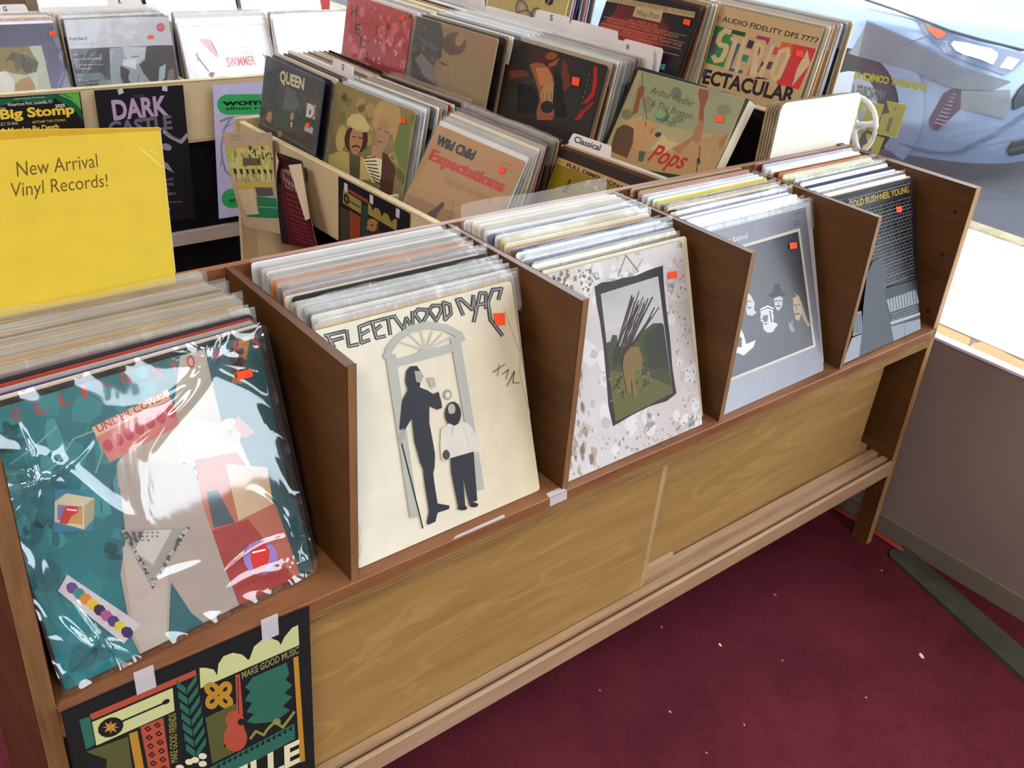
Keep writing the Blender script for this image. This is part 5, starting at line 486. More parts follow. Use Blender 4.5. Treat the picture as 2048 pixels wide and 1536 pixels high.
ART['festival2'] = ([[1.0222,1.1651,.6714],[1.0347,.8754,.6714],[1.0347,.8754,.2414],[1.0222,1.1651,.2414]], [
('p','17181e',3,3,997,3,997,997,3,997),('p','8a3c24',81,958,441,952,436,931,81,942),('p','8f8040',75,934,344,925,343,850,69,857),('p','241f18',165,905,170,892,167,879,155,869,137,863,117,863,99,869,85,879,80,892,84,905,96,915,113,921,133,921,152,915),('p','241f18',156,886,324,881,331,888,164,892),('p','7a6a30',144,898,146,892,145,886,140,881,131,878,122,878,114,881,107,886,105,892,106,899,111,903,119,906,129,906,137,903),
('p','8f8040',442,939,481,932,507,904,536,930,580,935,618,922,636,899,667,930,720,931,759,904,770,898,795,921,841,934,841,865,444,872),('p','3a3a28',33,826,163,826,164,653,31,621),('p','8a3c24',169,835,337,833,329,691,176,646),('p','2c3a34',347,916,443,915,443,728,346,695),('p','a07040',564,811,551,800,533,791,515,785,500,785,490,789,489,798,495,809,508,820,526,830,544,835,559,835,568,831,570,822),
('p','a07040',459,780,438,781,425,785,421,792,428,800,445,807,467,813,490,815,511,814,524,810,527,803,521,796,505,788,483,783),('p','a07040',439,832,452,843,470,852,488,858,503,858,513,854,514,845,508,834,495,823,477,813,459,808,443,807,434,812,432,821),('p','a07040',543,862,564,861,577,857,580,851,574,843,558,836,536,830,513,828,493,829,479,833,476,840,482,847,498,855,520,860),('p','3a3222',442,764,841,861,843,830,443,718),
('p','8a3c24',577,865,581,773,592,775,588,867),
])
ART['castle'] = ([[.7652,2.108,.6772],[1.0304,2.108,.6737],[1.0354,2.108,.2437],[.7702,2.108,.2472]], [
('p','17161d',3,3,997,3,997,997,3,997),('t','b59ab8','DARK',[.1681,.7951,.7938,.8028,.1665,.925],2),('t','6f6478','CASTLE',[.0977,.6859,.8268,.6979,.0962,.78],2),('t','55525a','2025',[.425,.9364,.5313,.938,.4248,.9527],0),('p','9a96a0',699,676,790,625,820,645,729,696),('p','9a96a0',775,632,911,580,935,603,799,655),('p','9a96a0',920,581,998,625,998,648,986,656,889,601),('t','17161d','NOVEMBER 1',[.7393,.6618,.9134,.5979,.7444,.6756],1),
('p','8f8a96',648,486,732,442,775,387,797,370,705,405,640,442),('p','8f8a96',788,552,775,544,754,541,728,543,704,550,685,561,676,573,679,585,692,593,713,596,739,594,763,587,782,576,791,564),('t','8f8a96','ABNORMALITY',[.4769,.3293,.7794,.314,.4779,.3482],1),('t','8f8a96','TOO COOL',[.5307,.2889,.7734,.2778,.5315,.3081],1),('t','8f8a96','FLUX',[.5647,.2498,.7094,.246,.5652,.2691],1),('t','8f8a96','MY FRATERNITY',[.3969,.227,.7905,.2025,.3981,.2461],1),
('t','8f8a96','PRESENTED BY LOUISVILLE',[.4259,.1644,.8525,.1384,.4266,.176],0),('p','6a6670',703,96,699,90,690,85,678,83,665,84,654,88,647,94,645,102,649,108,658,113,670,115,683,114,694,110,701,103),
])
ART['womens'] = ([[1.1237,2.106,.6659],[1.4037,2.106,.6659],[1.3949,2.106,.2281],[1.1149,2.106,.2281]], [
('p','c3bfe6',3,3,997,3,997,997,3,997),('p','35a862',297,849,289,827,269,807,240,792,203,784,163,782,124,788,90,801,63,819,47,840,42,863,50,885,70,905,99,919,134,928,174,929,213,924,247,912,275,894,292,873),('p','35a862',174,929,998,894,998,743,163,782),('t','121212','women in music',[.1027,.8525,1.6781,.796,.1042,.8939],2),('t','121212','album release show',[.1413,.8195,1.1837,.774,.1423,.8416],1),
('p','8f8ca0',72,731,190,752,180,769,62,748),('p','8f8ca0',171,751,311,745,311,763,171,768),('p','8f8ca0',192,765,97,677,118,668,213,757),('p','8f8ca0',99,681,57,550,81,546,124,677),('p','8f8ca0',58,556,61,458,87,457,82,555),('p','8f8ca0',60,464,98,362,123,365,85,466),('p','8f8ca0',96,366,185,300,204,309,114,375),('p','8f8ca0',67,466,40,411,56,407,83,462),('p','8f8ca0',154,694,266,726,260,733,148,701),
('p','35a862',301,135,293,112,273,92,244,77,206,70,166,70,126,78,91,92,64,112,47,135,43,159,51,182,71,202,100,216,136,224,176,224,216,216,251,202,279,183,296,159),('p','35a862',176,224,998,172,998,15,166,70),('t','121212','grace & friends',[.13,.1146,.8045,.0886,.1316,.1549],1),('t','1d6a3c','on stage',[.1601,.1767,.3559,.1694,.1606,.1901],0),
])
ART['stomp'] = ([[.4785,2.108,.6774],[.7258,2.108,.6759],[.7258,2.108,.2459],[.4785,2.108,.2474]], [
('p','17120f',3,3,997,3,997,997,3,997),('p','0f5a3a',2,970,2,987,849,998,979,998,983,885,988,811,909,889,806,930,712,970,624,958,497,954,295,968,177,953,45,939),('p','5aa83c',788,998,987,998,987,885,926,924,884,968),('p','1d7a46',822,998,818,995,899,960,904,963,823,998),('p','1d7a46',896,962,961,895,968,897,902,964),('p','a9d87a',766,992,865,961,869,965,770,995),('p','a9d87a',862,962,929,938,933,941,866,966),
('t','b8c8c0','supporting the Awareness',[.2819,.9809,.6087,.9794,.2819,.9917],0),('t','e3e8e0','Waterfront Park, Louisville, KY',[.2041,.941,.6883,.9423,.2041,.9616],0),('t','efe9d8','2025',[.7041,.9098,.8114,.911,.7039,.9301],1),('t','e8e0d0','THE',[.1201,.9234,.1762,.9223,.1203,.9372],0),('t','e3c440','Big Stomp',[.111,.8638,.9073,.8628,.1111,.923],2),('t','b8a040','#STOMP THE STIGMA',[.4328,.8196,.7992,.8165,.4329,.8351],1),
('t','c8c8a0','JULY 25-26th',[.0735,.8229,.2801,.8209,.0737,.8425],0),('t','e3cc50','Murder By Death',[.1684,.7688,.7112,.7683,.1684,.804],1),('p','ffffff',129,793,126,790,122,787,116,785,109,786,104,788,101,791,101,795,103,799,108,801,114,803,120,802,126,800,129,797),
])
ART['school'] = ([[.925,1.6085,.6702],[.992,1.4549,.7039],[.975,1.3654,.4585],[.93,1.506,.4413]], [
('p','a8927a',3,3,997,3,997,997,3,997),('p','c08a2a',42,844,905,887,909,876,39,829),('p','b3ac70',45,826,916,874,936,726,970,523,81,523,20,665),('s','7f8a3a',34,.05,.5,.95,.85,.04,71,1),('s','9aa050',26,0,.55,.95,.85,.05,72,1),('s','33321f',16,.5,.7,.98,.86,.03,73,1),('p','5a4a38',372,744,723,747,745,677,330,661),('p','2a1c1e',110,626,174,624,172,568,114,566),('p','3a2e28',131,575,134,490,148,492,145,577),
('p','2a1c1e',250,628,313,627,314,575,258,573),('p','3a2e28',274,582,274,498,287,500,287,584),('p','2a1c1e',386,631,447,629,451,582,397,579),('p','3a2e28',412,589,409,506,423,507,425,590),('p','2a1c1e',518,633,577,632,585,588,532,585),('p','3a2e28',547,595,541,513,554,515,559,596),('p','2a1c1e',646,636,704,634,714,594,663,592),('p','3a2e28',677,601,669,520,681,522,689,602),('p','2a1c1e',771,638,828,637,840,600,790,598),
('p','3a2e28',803,607,793,527,805,528,815,608),('p','2a1c1e',893,640,948,639,962,606,913,603),('p','3a2e28',926,613,914,534,926,535,938,614),('p','a89a3a',126,483,934,513,920,465,128,414),('p','4a464c',536,449,920,465,930,384,553,356),('p','1d6a48',534,355,974,362,973,162,158,115,147,134,482,176),('p','b5a583',111,400,494,434,510,173,166,131),('t','6a5a4a','village',[.1498,.9502,.3918,.9611,.1489,.9698],0),
('t','6a5a4a','school',[.1338,.9102,.4143,.926,.1326,.9317],0),('t','6a5a4a','Your way here',[.5645,.9189,.8545,.9721,.5626,.929],0),('p','8fa88a',525,247,950,261,953,268,529,254),
])
ART['maroon'] = ([[.985,1.414,.665],[.988,1.2844,.6783],[.972,1.1767,.4844],[.965,1.3587,.4373]], [
('p','4c0f18',3,3,997,3,997,997,3,997),('p','17131a',17,998,953,998,740,918,141,895),('p','17131a',2,691,108,734,184,406,246,18,2,5),('p','8a6a60',157,840,714,856,940,760,941,596,353,641,112,756),('p','2a1a1e',291,809,322,743,374,755,344,821),('p','2a1a1e',378,796,406,728,459,739,432,808),('p','2a1a1e',465,783,490,713,543,724,519,794),('p','2a1a1e',552,769,574,698,628,709,607,781),('p','2a1a1e',639,756,658,683,713,693,695,767),
('p','2a1a1e',243,720,291,667,334,678,287,732),('p','2a1a1e',347,702,393,647,437,657,392,713),('p','2a1a1e',452,683,494,626,539,637,497,694),('p','2a1a1e',556,665,595,606,641,616,602,675),('p','2a1a1e',659,646,696,586,742,595,706,656),('t','9a4a50','LIVE MUSIC EVERY',[.3078,.5775,.8032,.5439,.3094,.6011],0),('t','9a4a50','FRIDAY NIGHT',[.3261,.5183,.817,.4849,.3277,.5409],0),('t','9a4a50','FROM SEVEN',[.3438,.4614,.8303,.4283,.3452,.4831],0),
('t','9a4a50','IN THE GARDEN',[.3607,.4069,.843,.374,.3621,.4276],0),('t','9a4a50','SUMMER',[.377,.3545,.8553,.3217,.3783,.3744],0),('t','9a4a50','RECORD FAIR',[.3926,.3041,.867,.2715,.3939,.3232],0),('t','9a4a50','AND FLEA MARKET',[.4076,.2556,.8784,.2232,.4089,.274],0),('t','9a4a50','FOOD TRUCKS',[.4221,.209,.8893,.1766,.4233,.2266],0),('t','9a4a50','OPEN TO ALL',[.4361,.164,.8998,.1318,.4372,.1809],0),
('t','9a4a50','RAIN OR SHINE',[.4495,.1206,.9099,.0885,.4507,.1369],0),('t','9a4a50','FREE ENTRY',[.4625,.0788,.9197,.0467,.4636,.0945],0),
])
ART['reflection'] = ([[1.955,.4313,1.1306],[1.955,.11,1.0797],[1.955,.0497,.8297],[1.955,.4185,.7995]], [
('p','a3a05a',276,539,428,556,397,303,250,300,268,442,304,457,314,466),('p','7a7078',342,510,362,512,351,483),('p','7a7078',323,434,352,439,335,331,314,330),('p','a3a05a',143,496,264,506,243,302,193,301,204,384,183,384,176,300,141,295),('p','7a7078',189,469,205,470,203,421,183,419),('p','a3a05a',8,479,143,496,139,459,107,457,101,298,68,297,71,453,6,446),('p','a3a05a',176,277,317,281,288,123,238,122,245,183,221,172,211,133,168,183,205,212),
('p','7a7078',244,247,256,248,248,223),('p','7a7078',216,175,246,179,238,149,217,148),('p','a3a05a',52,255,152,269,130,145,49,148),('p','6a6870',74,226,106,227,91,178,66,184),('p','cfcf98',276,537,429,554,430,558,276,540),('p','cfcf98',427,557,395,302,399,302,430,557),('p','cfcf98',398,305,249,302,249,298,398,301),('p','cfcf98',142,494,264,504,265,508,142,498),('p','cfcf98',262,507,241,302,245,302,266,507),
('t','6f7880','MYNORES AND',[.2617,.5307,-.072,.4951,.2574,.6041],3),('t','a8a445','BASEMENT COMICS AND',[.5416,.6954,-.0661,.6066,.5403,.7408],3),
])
STICKERS = {'stones':[[.869,.885],[.93,.88],[.927,.849],[.866,.854]],'fleet':[[.871,.882],[.933,.87],[.927,.818],[.871,.828]],'zep':[[.863,.858],[.924,.852],[.924,.817],[.861,.823]],'band':[[.787,.819],[.857,.811],[.852,.777],[.786,.784]],'gold':[[.813,.858],[.883,.852],[.879,.811],[.815,.819]],'queen':[[.81,.629],[.864,.643],[.876,.607],[.815,.598]],'duo':[[.852,.917],[.912,.93],[.922,.899],[.861,.887]],'wild':[[.793,.897],[.848,.907],[.873,.873],[.814,.861]],'hell':[[.853,.959],[.909,.962],[.914,.934],[.86,.929]],'dark':[[.716,.863],[.788,.87],[.799,.814],[.728,.81]],'pops':[[.824,.835],[.88,.843],[.898,.806],[.839,.799]],'mike':[[.89,.909],[.957,.911],[.964,.874],[.894,.874]],'gcov':[[.929,.927],[.992,.928],[.987,.89],[.926,.889]],'keh':[[.759,.83],[.816,.827],[.814,.799],[.756,.802]],'stereo':[[.863,.834],[.925,.836],[.933,.794],[.877,.793]]}
CAR_POINTS = {'lamp':[[5.505,2.227,.702],[5.521,2.189,.705],[5.564,2.059,.661],[5.63,1.937,.637],[5.725,1.821,.617],[5.866,1.713,.592],[5.87,1.703,.56],[5.822,1.716,.51],[5.77,1.74,.471],[5.702,1.802,.493],[5.628,1.895,.518],[5.554,2.022,.552],[5.53,2.102,.604],[5.513,2.172,.647]],'amber':[[5.521,2.177,.688],[5.559,2.07,.665],[5.562,2.051,.651],[5.542,2.083,.621],[5.527,2.127,.644]],'lens':[[5.582,2.005,.623],[5.63,1.932,.621],[5.701,1.842,.608],[5.727,1.809,.591],[5.726,1.803,.565],[5.709,1.808,.525],[5.662,1.86,.545],[5.61,1.937,.56],[5.581,1.982,.575],[5.571,2.011,.603]],'lens2':[[5.775,1.765,.575],[5.835,1.724,.564],[5.797,1.733,.508],[5.74,1.774,.514]],'fog':[[5.605,1.889,.367],[5.58,1.923,.367],[5.557,1.956,.332],[5.55,1.974,.246],[5.541,1.987,.173],[5.548,1.977,.139],[5.569,1.942,.116],[5.587,1.911,.17],[5.623,1.866,.261]],'vent':[[5.606,1.886,.365],[5.81,1.699,.395],[5.831,1.683,.305],[5.825,1.684,.229],[5.701,1.778,.252],[5.623,1.866,.261]],'crease':[[5.436,2.49,.643],[5.484,2.22,.589],[5.598,1.932,.495],[5.809,1.709,.441],[5.724,1.762,.384],[5.578,1.93,.371],[5.475,2.163,.43],[5.399,2.533,.451]],'grille':[[5.892,1.664,.432],[5.862,1.671,.398],[5.841,1.676,.34],[5.861,1.665,.283],[5.927,1.637,.314]],'lowgrille':[[6.032,1.612,.107],[5.942,1.641,.09],[5.956,1.656,.023],[6.008,1.651,-.006],[6.136,1.624,.005]],'skirt':[[5.687,1.824,.02],[5.748,1.747,.095],[5.947,1.63,.267],[5.961,1.625,.237],[5.771,1.73,.085],[5.707,1.808,-0],[5.59,1.952,-.005],[5.499,2.121,.008],[5.504,2.111,-.008],[5.595,1.949,-.023]],'hoodline':[[5.453,2.564,.755],[5.473,2.392,.733],[5.507,2.232,.706],[5.569,2.051,.668],[5.664,1.896,.643],[5.865,1.718,.608]],'seam':[[5.451,2.275,.514],[5.481,2.215,.579],[5.517,2.141,.625]]}
COVERS = {
    'stones': ('y', (0.0137, 0.0069, 0.5885), 4.92, 20.01, 0.312),
    'fleet': ('y', (0.3742, 0.0068, 0.5845), 0.55, 20.07, 0.314),
    'zep': ('y', (0.7328, 0.0015, 0.5845), 0.04, 21.74, 0.314),
    'band': ('y', (1.0955, 0.0023, 0.5845), 0.96, 23.2, 0.314),
    'gold': ('y', (1.4459, 0.0047, 0.5845), 0.89, 22.09, 0.314),
    'queen': ('x', (1.0232, 1.6266, 0.55), 0.01, 9.04, 0.312),
    'duo': ('x', (1.0536, 1.3051, 0.55), 4.23, 9.1, 0.312),
    'wild': ('x', (1.0383, 0.9853, 0.55), 1.39, 27.44, 0.312),
    'fulldim': ('x', (1.1902, 0.6755, 0.55), 4.59, 18.51, 0.312),
    'hell': ('x', (1.2807, 1.6237, 0.7), 0.18, 7.7, 0.312),
    'tan': ('x', (1.2758, 1.3006, 0.7), 4.05, 9.22, 0.312),
    'dark': ('x', (1.3348, 1.0094, 0.7), 3.67, 12.75, 0.312),
    'pops': ('x', (1.3781, 0.6968, 0.72), 1.0, 26.15, 0.312),
    'mike': ('x', (1.5558, 0.9451, 0.83), -5.73, 15.81, 0.312),
    'stereo': ('x', (1.6149, 0.6746, 0.83), 1.72, 12.03, 0.312),
    'ring': ('x', (1.5871, 1.3956, 0.79), 0.75, 10.5, 0.312),
    'gcov': ('y', (0.4066, 2.1246, 0.55), 0.12, 20.44, 0.312),
    'keh': ('y', (0.7385, 2.1393, 0.55), 3.57, 11.24, 0.312),
    'swim': ('y', (1.1035, 2.18, 0.532), 0.46, 22.71, 0.312),
}
# ------------------------------------------------------------------ materials
walnut = wood('walnut_divider', '5a381c', '432811', '664423', 'y', rough=.38)
walnut_x = wood('walnut_shelf', '8f5d3b', '683f26', '9c6d49', 'x', rough=.4)
ply = wood('golden_plywood', 'a98652', '93723f', 'bf9a5e', 'x', .7, rough=.45, figure=.32)
edge = wood('plywood_edge', '9a774c', '7a5834', 'b08c5a', 'x', 1.6, rough=.5)
edge_v = wood('panel_edge', 'b08a5a', '8a6338', 'c09a68', 'z', 1.6, rough=.45)
edge_d = wood('divider_edge', '8a6642', '6a4a2e', '94704a', 'z', 1.6, rough=.45)
rail_m = wood('dusty_rail', 'b39170', '957455', 'b8a490', 'x', 1.2, rough=.6)
cream = mat('cream_paint', 'cdb995', .55, .35, 'c2ad86', 5, bump=.05)
cream_edge = mat('cream_edge', 'dfd0ac', .5, .35, 'cbb58c', 14)
dark_in = mat('painted_shade', '1b1410', .9, .1)  # near-black paint standing in for the shade inside cabinets and gaps
black_p = mat('black_panel', '0c0c10', .7, .2)
paper = mat('white_paper', 'e9e6e2', .5, .3, 'dedad6', 6)
tape_m = film('clear_tape', 1.4, .35, .62, (.86, .84, .90), .2, 80)
orange_st = mat('sticker_orange', 'ff4a22', .5, .3, 'ff5a30', 30)
pr_gloss = print_mat('printed_glossy', .28, .4); pr_mat = print_mat('printed_matte', .5, .3)
# ------------------------------------------------------------------ room shell
carpet = mat('maroon_carpet', '6e2a37', .95, .1, '421520', 3.2, 12, bump=.9, bscale=420)
for nd in carpet.node_tree.nodes:
    if nd.type == 'TEX_NOISE' and nd.inputs['Scale'].default_value < 4: nd.inputs['Roughness'].default_value = .86
    if nd.type == 'VALTORGB': nd.color_ramp.elements[0].position = .30; nd.color_ramp.elements[1].position = .72
struct(MB().box((-3.2, -8, -.06), (1.87, 3.7, 0)).build('floor', carpet))
struct(MB().box((-3.2, -8, 2.8), (2.1, 3.7, 2.9)).build('ceiling', mat('ceiling_white', 'e6e2da', .8)))
wallm = mat('greige_wall', '847570', .75, .2, '7c6d68', 3, bump=.12, bscale=220)
struct(MB().box((1.869, -8, -.3), (2.02, 3.7, .5294)).build('wall_right', wallm))
struct(MB().box((1.869, -8, 2.7), (2.02, 3.7, 2.8)).build('wall_right_header', wallm))['label'] = 'wall above the shop window'
struct(MB().box((-3.2, 3.6, 0), (2.02, 3.7, 2.8)).build('wall_back', mat('back_wall', 'cfc8bc', .8)))
struct(MB().box((-3.3, -8, 0), (-3.2, 3.7, 2.8)).build('wall_left', mat('side_wall', 'cdcac6', .8)))
struct(MB().box((-3.2, -8.1, 0), (2.02, -8, 2.8)).build('wall_front', mat('side_wall', 'cdcac6', .8)))
struct(MB().prism([(1.8695, 0), (1.8615, 0), (1.8615, .052), (1.865, .0568), (1.8695, .0568)], -8, 3.6, 'y').build('baseboard_right', mat('grey_baseboard', '6d6459', .6)))
struct(MB().box((1.40, 2.68, 0), (1.87, 2.80, 2.8)).build('trim_1', mat('red_paint', 'a8392f', .5, .3)))['label'] = 'red painted pillar at the back'
# window: sill strips, panes, frame
win = struct(MB().box((1.9, -8, .505), (1.99, 3.6, .5185)).build('window_1', mat('sill_base', '5b4636', .7)))
f = MB()
for y in (-7.9, -5.6, -3.3, -1.0, 1.35, 3.5): f.box((1.94, y-.03, .5294), (1.99, y+.03, 2.4))
f.box((1.94, -8, 2.36), (1.99, 3.6, 2.4))
for y in (-7.9, -5.6, -3.3, 1.9, 3.5): pass
f = MB()
for y in (-4.27, -2.58, -1.87, 1.9, 3.55): f.box((1.945, y-.03, .5185), (1.985, y+.03, 2.7))
f.build('window_frame', mat('alu', '9aa0a4', .4, .5, metallic=.6), win)
glassm = film('window_glass', 1.4, .02, .02, (.75, .78, .95), 0.0, 1)
struct(MB().box((1.869, -4.3, .5294), (2.02, -2.55, .76)).build('wall_right', wallm))  # unseen wall below the bay, added to limit the glare
for a, b in ((-8, -4.3), (-2.55, -1.9)): struct(MB().box((1.869, a, .5294), (2.02, b, 2.7)).build('wall_right', wallm))  # unseen wall pieces, added to shape the glare on the teal cover
for a, b in ((-4.24, -2.61), (-1.84, 1.87), (1.93, 3.52)):
    MB().box((1.962, a, .5185), (1.966, b, 2.7)).build('window_pane', glassm, win)
s = MB().box((1.8655, -8, .5294), (1.8935, 3.6, .5365)).build('window_sill', mat('sill_white', 'd5cfdc', .35, .5, 'b9b2c4', 18), win, bevel=.001)
MB().box((1.957, -8, .519), (2.021, 3.6, .5325)).build('outer_sill', mat('outer_sill_white', 'f2f0ec', .6), win)
orw = mat('orange_sill', 'd98b48', .5, .35, 'cf7f3e', 9)
def sill_strip(pts):
    m = MB(); n = len(pts)
    m.v = [(x, y, z) for z in (.519, .531) for x, y in pts]
    m.f = [tuple(range(n)), tuple(range(2*n-1, n-1, -1))]+[(i, (i+1) % n, n+(i+1) % n, n+i) for i in range(n)]
    return m
sill_strip([(1.902, 3.5), (1.902, -.047), (1.925, -.040), (1.951, -.028), (1.951, 3.5)]).build('sill_board', orw, win)
sill_strip([(1.898, -.050), (1.897, -.5), (1.9, -8), (1.951, -8), (1.951, -.2), (1.946, -.14), (1.951, -.11), (1.956, -.09), (1.957, -.053), (1.93, -.046)]).build('sill_board', orw, win)
# orange cable and loose rubber strip on the carpet
tag(MB().tube([(1.854, 3.4, .006), (1.856, 1.2, .006), (1.855, .4, .006), (1.852, .14, .006), (1.8505, .0, .006), (1.846, -.06, .006), (1.843, -.092, .006)], .0055, 8).build('extension_cord', mat('orange_cable', 'a23822', .5), smooth=True), 'orange cable lying along the grey baseboard behind the rack leg', 'cable')
st = MB(); P = [(1.806, -.083), (1.822, -.074), (1.8605, -.085), (1.853, -.105), (1.735, -.47), (1.60, -.90), (1.54, -.90), (1.665, -.49)]
P = [(1.798, -.083), (1.817, -.073), (1.8600, -.085), (1.8590, -.106), (1.752, -.47), (1.62, -.90), (1.56, -.90), (1.672, -.49)]
st.prism(P, .0005, .009, 'z')
tag(st.build('rubber_strip', mat('dark_rubber', '484a42', .7, .2, '3e4038', 20), bevel=.001), 'dark green grey rubber threshold strip lying on the maroon carpet', 'strip')
rg = random.Random(3)
litter = [(1.5632, -.3048, .011, .004), (1.4516, -.0067, .003, .003), (1.225, -.0361, .006, .003), (1.0051, -.096, .003, .002), (1.30, -.14, .002, .002), (1.74, -.10, .003, .003), (1.1, -.2, .003, .002), (.99, -.2, .002, .002), (1.16, .07, .003, .002), (1.44, .12, .003, .003), (1.36, -.3, .002, .002), (.93, .02, .002, .002)]
for i, (x, y, a, b) in enumerate(litter):
    m = MB(); t = rg.uniform(0, 3); m.prism([(x+math.cos(t+k)*a*.6+math.sin(k)*b*.3, y+math.sin(t+k)*b+math.cos(k)*a*.4) for k in (0, 1.3, 2.4, 3.7, 5)], 0, .0012, 'z')
    o = m.build('carpet_crumb', mat('crumb', 'e6dccb', .8)); tag(o, 'large white paper crumb on the carpet near the rubber strip' if i == 0 else 'tiny pale crumb of litter on the maroon carpet', 'litter', None if i == 0 else 'tiny crumbs on the carpet')
# ------------------------------------------------------------------ front rack
rack = empty('record_rack', (0, 0, 0), 0, 'long brown wooden record rack with five bins and sliding doors, in the foreground', 'rack')
P_ = .3616; TOPZ = .8895; SH = .5835
def fy(z): return .0038-(.892-z)*.0285          # the front edges lean very slightly
def side(name, x0, x1, prof, m, bev=.0012):
    return MB().prism(prof, x0, x1, 'x').build(name, m, rack, bevel=bev)
lowback = .300
for x0, x1 in ((-.020, 0.0), (1.7956, 1.8150)):
    prof = [(fy(0), 0), (fy(0)+.040, 0), (fy(.2)+.040, .20), (lowback-.03, .20), (lowback-.03, 0), (.3285, 0), (.3285, TOPZ+.003), (fy(.892), TOPZ+.003)]
    p = side('end_panel', x0, x1, prof, walnut)
    # lighter edge banding on the front edge
    MB().prism([(fy(0)-.0015, .0), (fy(0)+.0004, .0), (fy(.89)+.0004, TOPZ+.003), (fy(.89)-.0015, TOPZ+.003)], x0+.0002, x1-.0002, 'x').build('edge_band', edge_v if x0 > 1 else edge_d, p)
    if x0 > 1:
        for y, z in ((.0292, .835), (.0262, .742), (.0170, .615)):
            d = MB(); d.tube([(x0-.0006, y, z), (x0+.002, y, z)], .0042, 12); d.build('screw_hole', mat('hole', '1c0f0a', .8), p)
for i in range(1, 5):
    xc = i*P_; t = .0055
    dv = side('divider', xc-t, xc+t, [(fy(.566)-.001, .560), (fy(.566)+.012, .560), (fy(.566)+.012, SH-.001), (.316, SH-.001), (.316, TOPZ), (fy(.89), TOPZ)], walnut)
    MB().prism([(fy(.566)-.0022, .5605), (fy(.566)-.0009, .5605), (fy(.89)+.0003, TOPZ), (fy(.89)-.0012, TOPZ)], xc-t+.0002, xc+t-.0002, 'x').build('edge_band', edge_d, dv)
MB().box((0, .3165, .20), (1.7956, .3285, TOPZ+.001)).build('back_panel', walnut_x, rack, bevel=.001)
side('shelf', 0, 1.7956, [(-.0125, .5835), (.3165, .5835), (.3165, .566), (-.0125, .566)], walnut_x)
# ribbed moulding below the shelf edge
pr = [(-.0128, .5662), (-.0070, .5650), (-.0070, .5634), (-.0128, .5626), (-.0128, .5584), (-.0072, .5576), (-.0072, .5560), (-.0126, .5552), (-.0126, .5516), (-.0072, .5508), (-.0072, .5492), (-.0122, .5484), (-.0122, .5440), (-.0060, .5400), (.004, .5385), (.004, .5330), (.060, .5330), (.060, .5662)]
side('shelf_moulding', 0, 1.7956, pr, edge, 0)
def door(x0, x1, y, label):
    o = MB().box((x0, y, .2385), (x1, y+.006, .536)).build('sliding_door', ply, rack, bevel=.0006); o['label'] = label
door(.004, .978, .013, 'left sliding door in golden plywood, in the front track')
MB().box((.978, .0128, .2385), (.990, .0192, .536)).build('door_edge_strip', mat('door_edge_light', 'b89a70', .5, .3, 'a98a62', 20), rack)['label'] = 'pale edge strip of the left door'; door(.93, 1.742, .046, 'right sliding door in golden plywood, in the rear track')
prof = [(-.020, .207), (-.020, .2420), (-.015, .2440), (-.012, .2436), (-.012, .2365), (-.004, .2345), (-.004, .2440), (.0105, .2440), (.0105, .2360), (.0215, .2360), (.0215, .2455), (.0400, .2455), (.0400, .2370), (.0530, .2370), (.0530, .2500), (.075, .2500), (.075, .207)]
side('bottom_rail', 0, 1.7956, prof, rail_m, 0)
for ya, yb, z in ((-.0118, -.0042, .2348), (.0108, .0128, .2363), (.0402, .0458, .2373)):
    MB().box((0, ya, z), (1.7956, yb, z+.0012)).build('track_groove', mat('groove_dark', '4a3222', .8), rack)  # darker strip along each groove bottom
MB().box((.995, .0395, .2372), (1.10, .0455, .2515)).build('track_block', mat('track_block', 'b39a80', .6), rack)
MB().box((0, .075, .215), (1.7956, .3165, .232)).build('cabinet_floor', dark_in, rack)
MB().box((0, .20, .26), (1.7956, .21, .53)).build('cabinet_shade_sheet', dark_in, rack)  # dark sheet standing in for the shade behind the doors
def strip_tape(pts, parent=None, name='tape_residue'):
    m = MB(); m.v = [tuple(p) for p in pts]; m.f = [(0, 1, 2, 3)]
    return m.build(name, tape_m, parent)
strip_tape([(.513, -.0121, .5839), (.604, -.0121, .5839), (.606, -.0065, .5839), (.52, -.0075, .5839)], rack); strip_tape([(.688, -.0121, .5839), (.722, -.0121, .5839), (.719, -.001, .5839), (.690, -.002, .5839)], rack); strip_tape([(.690, -.0131, .5672), (.724, -.0131, .5672), (.722, -.0131, .5835), (.688, -.0131, .5835)], rack)
# ------------------------------------------------------------------ records
def frame(kind, yaw, tilt):
    a, t = R(yaw), R(tilt)
    if kind == 'y': r = Vector((math.cos(a), math.sin(a), 0)); b = Vector((-math.sin(a), math.cos(a), 0))
    else: r = Vector((math.sin(a), -math.cos(a), 0)); b = Vector((math.cos(a), math.sin(a), 0))
    up = Vector((0, 0, math.cos(t)))+b*math.sin(t)
    return r, up, b
def placement(B, kind, yaw, tilt):
    r, up, b = frame(kind, yaw, tilt); back = (up.cross(r)).normalized()
    if back.dot(b) < 0: back = -back
    return Matrix(((r.x, back.x, up.x, B[0]), (r.y, back.y, up.y, B[1]), (r.z, back.z, up.z, B[2]), (0, 0, 0, 1)))
SD = .312
JM = {}
def jacket_mesh(key, col, col2, S_=SD, t=.0032, worn=0):
    if key not in JM:
        c = .0035; m = MB()
        m.prism([(c, 0), (S_-c, 0), (S_, c), (S_, S_-c), (S_-c, S_), (c, S_), (0, S_-c), (0, c)], 0, t, 'y')
        me = m.mesh('record_sleeve_'+key); me.materials.append(mat('jacket_'+key, col, .5, .3, col2, 9)); JM[key] = me
    return JM[key]
FILM_SOFT = film('sleeve_plastic', 1.5, .18, .13, (.93, .93, .92), .3, 26, 1.5)
FILM_CLEAR = film('sleeve_clear', 1.45, .07, .05, (.9, .95, 1), .35, 16, 1.2)
